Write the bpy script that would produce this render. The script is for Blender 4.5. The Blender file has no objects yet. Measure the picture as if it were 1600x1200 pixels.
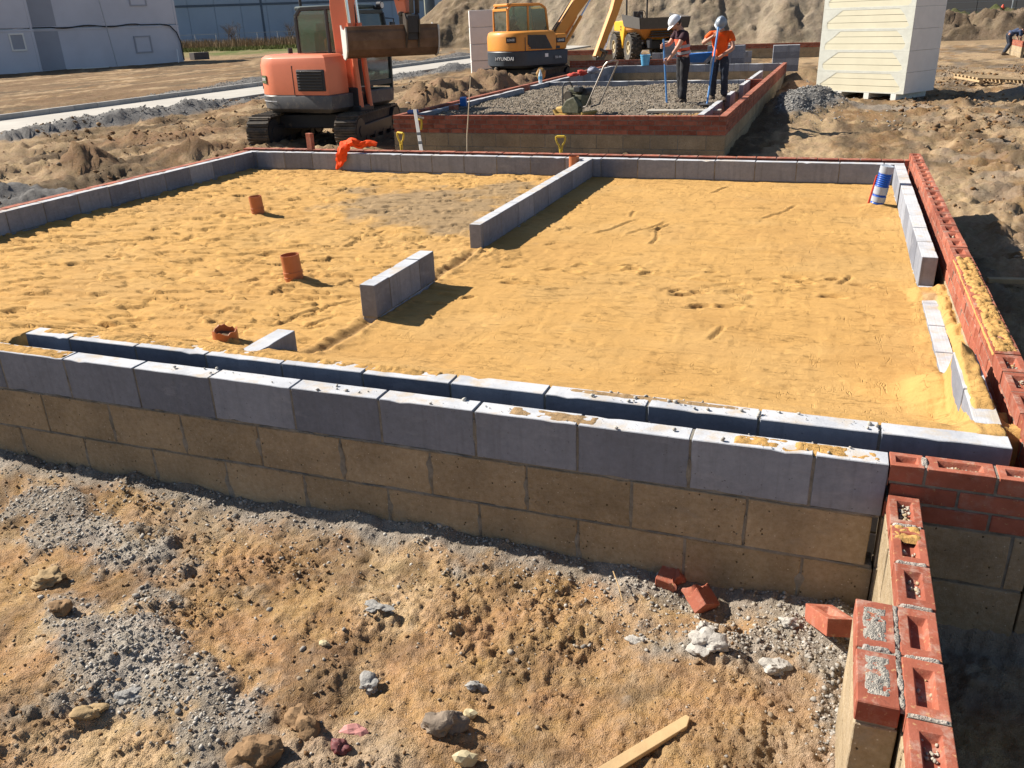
import bpy, bmesh, math, random
import numpy as np
from mathutils import Vector, Matrix, Euler, noise as mnoise

random.seed(11)
S = bpy.context.scene
COL = S.collection

# ------------------------------------------------------------------ camera, sky, sun, exposure
cam_data = bpy.data.cameras.new("camera")
cam = bpy.data.objects.new("camera", cam_data)
COL.objects.link(cam)
CF = Vector((-0.32749929, 0.85740125, -0.39699787))
CR = Vector((0.93874513, 0.34295896, -0.03371535))
CU = Vector((-0.10724639, 0.38372157, 0.91720007))
m = Matrix.Identity(4)
for i in range(3):
    m[i][0] = CR[i]; m[i][1] = CU[i]; m[i][2] = -CF[i]
m[0][3], m[1][3], m[2][3] = -0.3112, -2.9105, 1.4926
cam.matrix_world = m
cam_data.sensor_width = 36.0
cam_data.lens = 1312.78 / 1600 * 36.0
cam_data.clip_start = 0.05
cam_data.clip_end = 3000
S.camera = cam

TO_SUN = Vector((-0.29, 0.022, 0.222)).normalized()
SUN_EL = math.asin(TO_SUN.z)
SUN_AZ = math.atan2(TO_SUN.x, TO_SUN.y)
world = bpy.data.worlds.new("World")
S.world = world
world.use_nodes = True
wn = world.node_tree
wn.nodes.clear()
sky = wn.nodes.new("ShaderNodeTexSky")
sky.sky_type = 'NISHITA'
sky.sun_disc = False
sky.sun_elevation = SUN_EL
sky.sun_rotation = SUN_AZ
sky.altitude = 50
sky.air_density = 1.0
sky.dust_density = 0.6
sky.ozone_density = 1.8
bg = wn.nodes.new("ShaderNodeBackground")
bg.inputs[1].default_value = 0.05
wo = wn.nodes.new("ShaderNodeOutputWorld")
wn.links.new(sky.outputs[0], bg.inputs[0])
wn.links.new(bg.outputs[0], wo.inputs[0])
sd = bpy.data.lights.new("sun", 'SUN')
sd.energy = 5.0
sd.angle = math.radians(0.5)
sd.color = (1.0, 0.93, 0.82)
sun = bpy.data.objects.new("sun", sd)
sun.rotation_euler = TO_SUN.to_track_quat('Z', 'Y').to_euler()
sun.location = (-20, 0, 20)
COL.objects.link(sun)
S.view_settings.view_transform = 'Standard'
S.view_settings.look = 'None'
S.view_settings.gamma = 1
S.view_settings.use_curve_mapping = False
S.view_settings.exposure = 1.0
S.cycles.max_bounces = 6
S.cycles.diffuse_bounces = 3
S.cycles.use_denoising = True

# ------------------------------------------------------------------ helpers
def tag(o, label=None, cat=None, group=None, kind=None):
    if label: o["label"] = label
    if cat: o["category"] = cat
    if group: o["group"] = group
    if kind or cat: o["kind"] = kind or "thing"
    return o

def empty(name, loc=(0, 0, 0), rz=0.0, label=None, cat=None, group=None, rot=None):
    o = bpy.data.objects.new(name, None)
    o.empty_display_size = 0.1
    o.location = loc
    o.rotation_euler = rot if rot else (0, 0, rz)
    COL.objects.link(o)
    return tag(o, label, cat, group)

def link(name, me, parent=None, loc=(0, 0, 0), rot=(0, 0, 0), scale=(1, 1, 1)):
    o = bpy.data.objects.new(name, me)
    o.location = loc; o.rotation_euler = rot; o.scale = scale
    COL.objects.link(o)
    if parent: o.parent = parent
    return o

class MB:
    """collects simple solids and links them as one mesh"""
    def __init__(s):
        s.v = []; s.f = []; s.mi = []; s.cur = 0; s.T = None
    def add(s, vs, fs):
        n = len(s.v)
        if s.T is not None:
            vs = [tuple(s.T @ Vector(p)) for p in vs]
        s.v += [tuple(p) for p in vs]
        s.f += [tuple(i + n for i in f) for f in fs]
        s.mi += [s.cur] * len(fs)
        return s
    def box(s, c, d, rz=0.0, M=None):
        x, y, z = d[0] / 2, d[1] / 2, d[2] / 2
        vs = [Vector(p) for p in ((-x, -y, -z), (x, -y, -z), (x, y, -z), (-x, y, -z), (-x, -y, z), (x, -y, z), (x, y, z), (-x, y, z))]
        if rz: R = Matrix.Rotation(rz, 3, 'Z'); vs = [R @ p for p in vs]
        if M is not None: vs = [M @ p for p in vs]
        c = Vector(c)
        return s.add([p + c for p in vs], [(0, 3, 2, 1), (4, 5, 6, 7), (0, 1, 5, 4), (1, 2, 6, 5), (2, 3, 7, 6), (3, 0, 4, 7)])
    def span(s, a, b):
        c = [(a[i] + b[i]) / 2 for i in range(3)]; d = [abs(b[i] - a[i]) for i in range(3)]
        return s.box(c, d)
    def beam(s, p, q, w, h=None):
        p = Vector(p); q = Vector(q); h = h or w
        d = q - p; L = d.length
        R = d.to_track_quat('X', 'Z').to_matrix()
        return s.box((p + q) / 2, (L, w, h), M=R)
    def prism(s, prof, axis, a, b):
        """profile polygon extruded along axis between a and b; profile coordinates are the other two axes in xyz order"""
        n = len(prof)
        def pt(u, w, t):
            if axis == 'x': return (t, u, w)
            if axis == 'y': return (u, t, w)
            return (u, w, t)
        vs = [pt(u, w, a) for u, w in prof] + [pt(u, w, b) for u, w in prof]
        fs = [tuple(range(n)), tuple(range(2 * n - 1, n - 1, -1))]
        fs += [(i, n + i, n + (i + 1) % n, (i + 1) % n) for i in range(n)]
        return s.add(vs, fs)
    def layers(s, plans, cap=True):
        """stack of equal length rings [(points)], bottom to top"""
        n = len(plans[0]); vs = []
        for ring in plans: vs += list(ring)
        fs = []
        for k in range(len(plans) - 1):
            for i in range(n):
                j = (i + 1) % n
                fs.append((k * n + i, k * n + j, (k + 1) * n + j, (k + 1) * n + i))
        if cap:
            fs.append(tuple(range(n - 1, -1, -1)))
            fs.append(tuple(range((len(plans) - 1) * n, len(plans) * n)))
        return s.add(vs, fs)
    def tube(s, pts, r, n=8, closed=False, cap=True):
        pts = [Vector(p) for p in pts]
        if not isinstance(r, (list, tuple)): r = [r] * len(pts)
        rings = []
        up = Vector((0, 0, 1))
        prev = None
        for i, p in enumerate(pts):
            a = pts[i - 1] if (i > 0 or closed) else p
            b = pts[(i + 1) % len(pts)] if (i < len(pts) - 1 or closed) else p
            d = (b - a).normalized()
            if prev is None:
                u = d.cross(up)
                if u.length < 1e-3: u = d.cross(Vector((1, 0, 0)))
            else:
                u = prev - d * prev.dot(d)
            u.normalize(); prev = u
            w = d.cross(u)
            rings.append([p + (u * math.cos(2 * math.pi * k / n) + w * math.sin(2 * math.pi * k / n)) * r[i] for k in range(n)])
        vs = [q for R in rings for q in R]
        fs = []
        m_ = len(rings)
        for k in range(m_ if closed else m_ - 1):
            k2 = (k + 1) % m_
            for i in range(n):
                j = (i + 1) % n
                fs.append((k * n + i, k * n + j, k2 * n + j, k2 * n + i))
        if cap and not closed:
            fs.append(tuple(range(n - 1, -1, -1))); fs.append(tuple(range((m_ - 1) * n, m_ * n)))
        return s.add(vs, fs)
    def cyl(s, p, q, r, n=16, r2=None):
        return s.tube([p, q], [r, r if r2 is None else r2], n)
    def ring(s, c, axis, ro, ri, w, n=24):
        """hollow cylinder wall centred on c, length w along the axis"""
        c = Vector(c); ax = Vector(axis).normalized()
        u = ax.orthogonal().normalized(); v = ax.cross(u)
        vs = []
        for k in range(n):
            d = u * math.cos(2 * math.pi * k / n) + v * math.sin(2 * math.pi * k / n)
            vs += [c + d * ro - ax * w / 2, c + d * ro + ax * w / 2, c + d * ri + ax * w / 2, c + d * ri - ax * w / 2]
        fs = []
        for k in range(n):
            a = 4 * k; b = 4 * ((k + 1) % n)
            for i in range(4):
                j = (i + 1) % 4
                fs.append((a + i, b + i, b + j, a + j))
        return s.add(vs, fs)
    def ball(s, c, r, n=12, m_=8, sc=(1, 1, 1), zmin=-1.0):
        vs = []; c = Vector(c)
        t0 = math.asin(max(-1, zmin))
        for j in range(m_ + 1):
            t = t0 + (math.pi / 2 - t0) * j / m_
            for i in range(n):
                a = 2 * math.pi * i / n
                vs.append(c + Vector((math.cos(t) * math.cos(a) * r * sc[0], math.cos(t) * math.sin(a) * r * sc[1], math.sin(t) * r * sc[2])))
        fs = [(j * n + i, j * n + (i + 1) % n, (j + 1) * n + (i + 1) % n, (j + 1) * n + i) for j in range(m_) for i in range(n)]
        return s.add(vs, fs)
    def mesh(s, name, mats, bevel=0.0, seg=2, smooth=None):
        me = bpy.data.meshes.new(name)
        me.from_pydata(s.v, [], s.f)
        if not isinstance(mats, (list, tuple)): mats = [mats]
        for mm in mats: me.materials.append(mm)
        me.polygons.foreach_set("material_index", s.mi)
        bm = bmesh.new(); bm.from_mesh(me)
        bmesh.ops.remove_doubles(bm, verts=bm.verts, dist=1e-5)
        bmesh.ops.recalc_face_normals(bm, faces=bm.faces)
        if bevel > 0:
            ed = [e for e in bm.edges if len(e.link_faces) == 2 and e.calc_face_angle(0) > 0.5]
            bmesh.ops.bevel(bm, geom=ed, offset=bevel, segments=seg, affect='EDGES', profile=0.5, clamp_overlap=True)
        bm.to_mesh(me); bm.free()
        if smooth is None: smooth = bevel > 0
        if smooth:
            me.polygons.foreach_set("use_smooth", [True] * len(me.polygons))
            me.set_sharp_from_angle(angle=math.radians(20 if bevel > 0 else 35))
        me.update()
        return me
    def build(s, name, mats, parent=None, bevel=0.0, seg=2, smooth=None, loc=(0, 0, 0), rot=(0, 0, 0)):
        return link(name, s.mesh(name, mats, bevel, seg, smooth), parent, loc, rot)

# ------------------------------------------------------------------ numpy noise
_rng = np.random.RandomState(5)
_perm = _rng.permutation(4096).astype(np.int64)
_ga = _rng.rand(4096) * 2 * np.pi
_gx, _gy = np.cos(_ga), np.sin(_ga)
def _h(ix, iy): return _perm[(_perm[ix & 4095] + iy) & 4095]
def perlin(x, y):
    x0 = np.floor(x).astype(np.int64); y0 = np.floor(y).astype(np.int64)
    fx = x - x0; fy = y - y0
    u = fx * fx * fx * (fx * (fx * 6 - 15) + 10); v = fy * fy * fy * (fy * (fy * 6 - 15) + 10)
    def g(ix, iy, dx, dy):
        k = _h(ix, iy); return _gx[k] * dx + _gy[k] * dy
    a = g(x0, y0, fx, fy); b = g(x0 + 1, y0, fx - 1, fy)
    c = g(x0, y0 + 1, fx, fy - 1); d = g(x0 + 1, y0 + 1, fx - 1, fy - 1)
    return ((a + (b - a) * u) + ((c + (d - c) * u) - (a + (b - a) * u)) * v) * 1.5
def fbm(x, y, f, o=4, gain=0.5, off=0.0):
    r = 0; a = 1.0
    for k in range(o):
        r = r + a * perlin(x * f + off + 17.3 * k, y * f - off * 1.7 + 9.1 * k); f *= 2.03; a *= gain
    return r
def billow(x, y, f, o=3, gain=0.5, off=0.0):
    r = 0; a = 1.0
    for k in range(o):
        r = r + a * (np.abs(perlin(x * f + off + 31.7 * k, y * f + off + 5.9 * k)) * 2 - 0.5); f *= 2.1; a *= gain
    return r
def clods(x, y, f, off=0.0, dens=0.6):
    """rounded lumps on a jittered lattice: max over neighbours of a dome, 0..1"""
    x = x * f + off; y = y * f - off
    ix = np.floor(x).astype(np.int64); iy = np.floor(y).astype(np.int64)
    out = np.zeros_like(x)
    for dx in (-1, 0, 1):
        for dy in (-1, 0, 1):
            k = _h(ix + dx, iy + dy)
            px = ix + dx + (_perm[(k + 7) & 4095] / 4096.0); py = iy + dy + (_perm[(k + 77) & 4095] / 4096.0)
            rr = 0.25 + 0.55 * (_perm[(k + 777) & 4095] / 4096.0)
            on = (_perm[(k + 1777) & 4095] / 4096.0) < dens
            d2 = ((x - px) ** 2 + (y - py) ** 2) / rr ** 2
            out = np.maximum(out, np.where(on, np.sqrt(np.clip(1 - d2, 0, 1)) * rr, 0))
    return out
def sst(a, b, x):
    t = np.clip((x - a) / (b - a), 0, 1); return t * t * (3 - 2 * t)
def gauss(x, y, cx, cy, rx, ry, ang=0.0):
    c, s_ = math.cos(ang), math.sin(ang)
    u = ((x - cx) * c + (y - cy) * s_) / rx; v = (-(x - cx) * s_ + (y - cy) * c) / ry
    return np.exp(-(u * u + v * v))

def grid_mesh(name, X, Y, Z, mat, col=None, closed=False, smooth=True):
    """X, Y, Z arrays (rows, cols) -> quad mesh, made fast"""
    r, c = X.shape
    me = bpy.data.meshes.new(name)
    me.vertices.add(r * c)
    me.vertices.foreach_set("co", np.stack([X, Y, Z], -1).astype(np.float32).ravel())
    i = np.arange(r - 1)[:, None] * c + np.arange(c - 1)[None, :]
    q = np.stack([i, i + 1, i + c + 1, i + c], -1).reshape(-1, 4)
    if closed:
        j = np.arange(r - 1) * c
        q = np.concatenate([q, np.stack([j + c - 1, j, j + c, j + 2 * c - 1], -1)])
    me.loops.add(q.size); me.loops.foreach_set("vertex_index", q.astype(np.int32).ravel())
    me.polygons.add(len(q))
    me.polygons.foreach_set("loop_start", (np.arange(len(q)) * 4).astype(np.int32))
    me.polygons.foreach_set("use_smooth", np.full(len(q), smooth))
    me.update(calc_edges=True)
    me.materials.append(mat)
    if col is not None:
        a = me.attributes.new("tone", 'FLOAT_COLOR', 'POINT')
        cc = np.ones((r * c, 4), np.float32); cc[:, :3] = col.reshape(-1, 3)
        a.data.foreach_set("color", cc.ravel())
    return me

# ------------------------------------------------------------------ materials
class NT:
    def __init__(s, name):
        s.m = bpy.data.materials.new(name); s.m.use_nodes = True
        s.t = s.m.node_tree; s.t.nodes.clear()
        s.out = s.n("ShaderNodeOutputMaterial")
    def n(s, typ, **kw):
        nd = s.t.nodes.new(typ)
        for k, v in kw.items(): setattr(nd, k, v)
        return nd
    def l(s, a, b): s.t.links.new(a, b)
    def setin(s, sock, v):
        if isinstance(v, bpy.types.NodeSocket): s.l(v, sock)
        else: sock.default_value = v
    def math(s, op, a, b=0.0, c=0.0, clamp=False):
        nd = s.n("ShaderNodeMath", operation=op, use_clamp=clamp)
        s.setin(nd.inputs[0], a); s.setin(nd.inputs[1], b); s.setin(nd.inputs[2], c)
        return nd.outputs[0]
    def mix(s, f, a, b, mode='MIX'):
        nd = s.n("ShaderNodeMix", data_type='RGBA', blend_type=mode)
        s.setin(nd.inputs[0], f)
        for sock, v in ((nd.inputs[6], a), (nd.inputs[7], b)):
            if isinstance(v, bpy.types.NodeSocket): s.l(v, sock)
            else: sock.default_value = (*v[:3], 1)
        return nd.outputs[2]
    def pos(s, scale=(1, 1, 1), obj=False):
        if obj: src = s.n("ShaderNodeTexCoord").outputs['Object']
        else: src = s.n("ShaderNodeNewGeometry").outputs['Position']
        mp = s.n("ShaderNodeMapping"); mp.inputs['Scale'].default_value = scale
        s.l(src, mp.inputs['Vector']); return mp.outputs[0]
    def noise(s, vec, scale, detail=3, rough=0.55, w=None):
        nd = s.n("ShaderNodeTexNoise"); s.l(vec, nd.inputs['Vector'])
        nd.inputs['Scale'].default_value = scale; nd.inputs['Detail'].default_value = detail; nd.inputs['Roughness'].default_value = rough
        return nd.outputs['Fac']
    def vor(s, vec, scale, feat='F1', rnd=1.0):
        nd = s.n("ShaderNodeTexVoronoi", feature=feat); s.l(vec, nd.inputs['Vector'])
        nd.inputs['Scale'].default_value = scale; nd.inputs['Randomness'].default_value = rnd
        return nd
    def ramp(s, v, a, b, lo=0.0, hi=1.0):
        nd = s.n("ShaderNodeMapRange"); nd.clamp = True
        s.setin(nd.inputs[0], v); nd.inputs[1].default_value = a; nd.inputs[2].default_value = b
        nd.inputs[3].default_value = lo; nd.inputs[4].default_value = hi
        return nd.outputs[0]
    def bump(s, h, strength=0.5, dist=0.002, normal=None):
        nd = s.n("ShaderNodeBump"); nd.inputs['Strength'].default_value = strength; nd.inputs['Distance'].default_value = dist
        s.setin(nd.inputs['Height'], h)
        if normal is not None: s.l(normal, nd.inputs['Normal'])
        return nd.outputs[0]
    def rand(s): return s.n("ShaderNodeObjectInfo").outputs['Random']
    def hsv(s, col, h=0.5, sa=1.0, v=1.0):
        nd = s.n("ShaderNodeHueSaturation"); s.setin(nd.inputs['Hue'], h); s.setin(nd.inputs['Saturation'], sa); s.setin(nd.inputs['Value'], v)
        if isinstance(col, bpy.types.NodeSocket): s.l(col, nd.inputs['Color'])
        else: nd.inputs['Color'].default_value = (*col[:3], 1)
        return nd.outputs[0]
    def finish(s, col, rough=0.85, normal=None, metal=0.0, spec=0.3, **kw):
        p = s.n("ShaderNodeBsdfPrincipled")
        if isinstance(col, bpy.types.NodeSocket): s.l(col, p.inputs['Base Color'])
        else: p.inputs['Base Color'].default_value = (*col[:3], 1)
        s.setin(p.inputs['Roughness'], rough); p.inputs['Metallic'].default_value = metal
        p.inputs['Specular IOR Level'].default_value = spec
        for k, v in kw.items(): s.setin(p.inputs[k], v)
        if normal is not None: s.l(normal, p.inputs['Normal'])
        s.l(p.outputs[0], s.out.inputs[0]); return s.m

def simple(name, col, rough=0.6, metal=0.0, spec=0.3, var=0.12, nscale=6, dirt=0.0, dirtcol=(0.30, 0.22, 0.13), bump=0.0, bscale=60, bdist=0.001, coat=0.0, rnd=0.0):
    t = NT(name); p = t.pos()
    n1 = t.noise(p, nscale, 5, 0.6)
    c = t.mix(t.ramp(n1, 0.3, 0.7), [x * (1 - var) for x in col], [min(1, x * (1 + var)) for x in col])
    if dirt > 0:
        n2 = t.noise(p, nscale * 1.7, 8, 0.7)
        n3 = t.noise(p, nscale * 14, 3, 0.6)
        f = t.ramp(t.math('ADD', n2, t.math('MULTIPLY', n3, 0.35)), 0.95 - dirt * 0.5, 1.02 - dirt * 0.1)
        f = t.math('MULTIPLY', f, 0.85)
        c = t.mix(f, c, dirtcol)
    if rnd > 0:
        c = t.hsv(c, 0.5, 1.0, t.ramp(t.rand(), 0, 1, 1 - rnd, 1 + rnd))
    nm = t.bump(t.noise(p, bscale, 4, 0.6), bump, bdist) if bump > 0 else None
    kw = {}
    if coat > 0: kw = {'Coat Weight': coat, 'Coat Roughness': 0.15}
    return t.finish(c, rough, nm, metal, spec, **kw)

def mat_grey_block():
    t = NT("aerated block"); p = t.pos()
    r = t.rand()
    base = t.mix(r, (0.165, 0.178, 0.215), (0.285, 0.305, 0.355))
    n1 = t.noise(p, 3.5, 5, 0.6)
    c = t.mix(t.ramp(n1, 0.32, 0.7), t.hsv(base, 0.5, 1, 0.86), t.hsv(base, 0.5, 1, 1.08))
    # faint vertical saw streaks and stains
    st = t.noise(t.pos((22, 22, 1.2)), 1.0, 3, 0.6)
    c = t.mix(t.ramp(st, 0.52, 0.70, 0, 0.35), c, (0.12, 0.125, 0.14))
    c = t.mix(t.ramp(t.noise(t.pos((3, 3, 9)), 1.0, 6, 0.7), 0.56, 0.68, 0, 0.4), c, (0.33, 0.34, 0.37))
    # darker half: block dipped in a damp stain
    mm = t.noise(p, 30, 6, 0.75)
    c = t.hsv(c, 0.5, 1.0, t.ramp(mm, 0.3, 0.7, 0.86, 1.12))
    sp = t.vor(p, 46); spot = t.ramp(sp.outputs['Distance'], 0.07, 0.14, 1, 0)
    gate = t.ramp(t.noise(p, 17, 2), 0.50, 0.54)
    spot = t.math('MULTIPLY', spot, gate)
    c = t.mix(t.math('MULTIPLY', spot, 0.75), c, (0.10, 0.10, 0.11))
    # sunlit brightness painted pale onto top faces, then warm dust (mud, sand blown on)
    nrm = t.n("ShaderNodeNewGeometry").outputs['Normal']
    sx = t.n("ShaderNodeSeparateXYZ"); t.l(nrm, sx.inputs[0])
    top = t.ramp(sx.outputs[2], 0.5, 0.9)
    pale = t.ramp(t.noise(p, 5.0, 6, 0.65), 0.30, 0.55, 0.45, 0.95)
    c = t.mix(t.math('MULTIPLY', top, pale), c, (0.50, 0.51, 0.535))  # upward faces lightened in the base colour to look sunlit
    dn = t.ramp(t.noise(p, 7.5, 7, 0.65), 0.50, 0.64)
    c = t.mix(t.math('MULTIPLY', top, t.math('MULTIPLY', dn, 0.7)), c, (0.44, 0.36, 0.26))
    # comb grooves along the block on its top face
    gv = t.noise(t.pos((1.3, 70, 1.3), obj=True), 1.0, 3, 0.6)
    gh = t.math('MULTIPLY', t.math('MULTIPLY', gv, top), 1.6)
    h = t.math('ADD', t.math('ADD', t.noise(p, 110, 4, 0.65), gh), t.math('MULTIPLY', spot, -2.2))
    nm = t.bump(h, 0.55, 0.0022)
    return t.finish(c, 0.92, nm, 0, 0.15)

def mat_tan_block():
    t = NT("dense tan block"); p = t.pos(); r = t.rand()
    base = t.mix(r, (0.31, 0.238, 0.15), (0.38, 0.292, 0.187))
    n1 = t.noise(p, 4, 6, 0.62)
    c = t.mix(t.ramp(n1, 0.3, 0.7), t.hsv(base, 0.5, 1, 0.72), t.hsv(base, 0.5, 1, 1.14))
    mm = t.noise(p, 38, 5, 0.75)
    c = t.hsv(c, 0.5, t.ramp(mm, 0.3, 0.7, 1.1, 0.85), t.ramp(mm, 0.28, 0.72, 0.80, 1.18))
    sp = t.vor(p, 60)
    w = t.ramp(sp.outputs['Distance'], 0.10, 0.16, 1, 0)
    gate = t.ramp(t.noise(p, 60, 1), 0.54, 0.58)
    c = t.mix(t.math('MULTIPLY', t.math('MULTIPLY', w, gate), 0.8), c, (0.62, 0.56, 0.46))
    sp2 = t.vor(t.pos((1.1, 1, 0.9)), 38)
    d = t.math('MULTIPLY', t.ramp(sp2.outputs['Distance'], 0.1, 0.18, 1, 0), t.ramp(t.noise(p, 31, 1), 0.55, 0.59))
    c = t.mix(d, c, (0.10, 0.075, 0.045))
    # grey mortar smears
    sm = t.ramp(t.noise(t.pos((1, 1, 1.6)), 2.6, 7, 0.7), 0.60, 0.70)
    c = t.mix(t.math('MULTIPLY', sm, 0.55), c, (0.26, 0.24, 0.20))
    h = t.math('ADD', t.math('ADD', t.noise(p, 90, 5, 0.75), t.math('MULTIPLY', mm, 1.2)), t.math('MULTIPLY', d, -2))
    return t.finish(c, 0.95, t.bump(h, 0.9, 0.005), 0, 0.12)

def mat_brick(name="red facing brick", base0=(0.235, 0.062, 0.036), base1=(0.385, 0.115, 0.066)):
    t = NT(name); p = t.pos(); r = t.rand()
    base = t.mix(r, base0, base1)
    n1 = t.noise(p, 9, 5, 0.65)
    c = t.mix(t.ramp(n1, 0.3, 0.72), t.hsv(base, 0.5, 1, 0.8), t.hsv(base, 0.5, 0.95, 1.12))
    sm = t.ramp(t.noise(p, 13, 8, 0.72), 0.50, 0.66)
    nrm = t.n("ShaderNodeNewGeometry").outputs['Normal']; sx = t.n("ShaderNodeSeparateXYZ"); t.l(nrm, sx.inputs[0])
    top = t.ramp(sx.outputs[2], 0.5, 0.9, 0.28, 0.75)
    c = t.mix(t.math('MULTIPLY', sm, top), c, (0.42, 0.30, 0.24))
    soot = t.ramp(t.noise(p, 21, 6, 0.7), 0.60, 0.70)
    c = t.mix(t.math('MULTIPLY', soot, 0.45), c, (0.10, 0.04, 0.03))
    sa = t.ramp(t.noise(p, 55, 3, 0.7), 0.62, 0.68)
    c = t.mix(t.math('MULTIPLY', sa, 0.5), c, (0.50, 0.33, 0.16))
    h = t.math('ADD', t.noise(p, 130, 4, 0.7), t.math('MULTIPLY', t.noise(p, 24, 2), 1.4))
    return t.finish(c, 0.88, t.bump(h, 0.55, 0.0025), 0, 0.2)

def mat_mortar():
    t = NT("mortar"); p = t.pos()
    c = t.mix(t.ramp(t.noise(p, 12, 6, 0.7), 0.35, 0.65), (0.15, 0.135, 0.11), (0.30, 0.275, 0.235))
    return t.finish(c, 0.95, t.bump(t.noise(p, 120, 5, 0.75), 0.9, 0.006), 0, 0.1)

def mat_earth(name, mul=1.0, fine=1.0):
    """reads the 'tone' vertex colour: which soil lies there"""
    t = NT(name); p = t.pos()
    a = t.n("ShaderNodeAttribute", attribute_name="tone"); c = a.outputs['Color']
    n1 = t.noise(p, 1.9 * fine, 7, 0.68); n2 = t.noise(p, 24 * fine, 6, 0.72); n3 = t.noise(p, 140 * fine, 3, 0.7)
    v = t.math('ADD', t.ramp(n1, 0.3, 0.7, 0.86, 1.14), t.ramp(n2, 0.25, 0.75, -0.17, 0.17))
    v = t.math('ADD', v, t.ramp(n3, 0.3, 0.7, -0.10, 0.10))
    c = t.hsv(c, t.ramp(t.noise(p, 5 * fine, 4), 0.3, 0.7, 0.492, 0.508), t.ramp(n2, 0.3, 0.7, 1.12, 0.9), t.math('MULTIPLY', v, mul))
    g = t.vor(p, 75 * fine)
    peb = t.math('MULTIPLY', t.ramp(g.outputs['Distance'], 0.10, 0.30, 1, 0), t.ramp(t.noise(p, 33 * fine, 2), 0.5, 0.62))
    c = t.mix(t.math('MULTIPLY', peb, 0.35), c, (0.50, 0.44, 0.36))
    v2 = t.vor(p, 210 * fine); gr = t.ramp(v2.outputs['Distance'], 0.0, 0.7, 1, 0)
    h = t.math('ADD', t.math('ADD', t.math('MULTIPLY', n2, 1.8), t.math('MULTIPLY', gr, 0.28)), t.math('ADD', t.math('MULTIPLY', n3, 0.9), t.math('MULTIPLY', peb, 0.6)))
    big = t.math('ADD', t.noise(p, 6.5 * fine, 6, 0.7), t.math('MULTIPLY', t.vor(p, 15 * fine).outputs['Distance'], -0.35))
    nb = t.bump(big, 0.55, 0.05 / fine)
    return t.finish(c, 0.97, t.bump(h, 0.85, 0.013 / fine, nb), 0, 0.08)

def mat_sand():
    t = NT("yellow screeding sand"); p = t.pos()
    a = t.n("ShaderNodeAttribute", attribute_name="tone"); c = a.outputs['Color']
    n1 = t.noise(p, 1.4, 6, 0.65); n2 = t.noise(p, 60, 5, 0.75); n3 = t.noise(t.pos((6, 30, 6)), 1.0, 5, 0.65)
    v = t.math('ADD', t.ramp(n1, 0.3, 0.7, 0.94, 1.07), t.math('ADD', t.ramp(n2, 0.3, 0.7, -0.07, 0.07), t.ramp(n3, 0.3, 0.7, -0.05, 0.04)))
    c = t.hsv(c, 0.5, 1.0, v)
    n4 = t.noise(p, 190, 3, 0.7)
    lines = 0.0
    for sc_, w_ in (((1.1, 7.0, 1), 0.006), ((6.0, 0.9, 1), 0.006), ((2.2, 13.0, 1), 0.010)):
        nn = t.noise(t.pos(sc_), 1.0, 4, 0.6)
        ln = t.ramp(t.math('ABSOLUTE', t.math('SUBTRACT', nn, 0.47)), 0.0, w_, 1, 0)
        gt = t.ramp(t.noise(t.pos((1, 1, 1)), 1.9 + sc_[0], 3), 0.50, 0.56)
        lines = t.math('ADD', lines, t.math('MULTIPLY', ln, gt))
    h = t.math('ADD', t.math('ADD', t.math('MULTIPLY', n2, 0.8), t.math('MULTIPLY', n4, 0.5)), t.math('MULTIPLY', n3, 0.35))
    h = t.math('SUBTRACT', h, t.math('MULTIPLY', lines, 0.9))
    return t.finish(c, 0.96, t.bump(h, 0.75, 0.008), 0, 0.1)

def mat_stone(name, cols, bs=60):
    """stones whose tone varies by island"""
    t = NT(name); p = t.pos()
    isl = t.n("ShaderNodeNewGeometry").outputs['Random Per Island']
    cr = t.n("ShaderNodeValToRGB"); t.l(isl, cr.inputs[0])
    el = cr.color_ramp.elements
    el[0].color = (*cols[0], 1); el[1].color = (*cols[-1], 1)
    for k, cc in enumerate(cols[1:-1]):
        e = el.new((k + 1) / (len(cols) - 1)); e.color = (*cc, 1)
    c = t.hsv(cr.outputs[0], 0.5, 1, t.ramp(t.noise(p, 45, 4, 0.7), 0.3, 0.7, 0.82, 1.15))
    return t.finish(c, 0.93, t.bump(t.noise(p, bs * 2, 4, 0.7), 0.6, 0.003), 0, 0.12)

def mat_glass(name="cab glass", tint=(0.55, 0.66, 0.62), clear=0.72):
    t = NT(name)
    tr = t.n("ShaderNodeBsdfTransparent"); tr.inputs[0].default_value = (*tint, 1)
    gl = t.n("ShaderNodeBsdfGlossy"); gl.inputs['Roughness'].default_value = 0.06; gl.inputs[0].default_value = (0.9, 0.95, 1, 1)
    di = t.n("ShaderNodeBsdfDiffuse"); di.inputs[0].default_value = (0.42, 0.44, 0.38, 1)
    fr = t.n("ShaderNodeFresnel"); fr.inputs[0].default_value = 1.5
    f = t.math('ADD', fr.outputs[0], 0.05)
    m1 = t.n("ShaderNodeMixShader"); m2 = t.n("ShaderNodeMixShader")
    t.l(f, m1.inputs[0]); t.l(tr.outputs[0], m1.inputs[1]); t.l(gl.outputs[0], m1.inputs[2])
    du = t.ramp(t.noise(t.pos(), 6, 6, 0.7), 0.35, 0.8, 0.02, 0.25)
    t.l(du, m2.inputs[0]); t.l(m1.outputs[0], m2.inputs[1]); t.l(di.outputs[0], m2.inputs[2])
    t.l(m2.outputs[0], t.out.inputs[0]); return t.m

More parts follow.
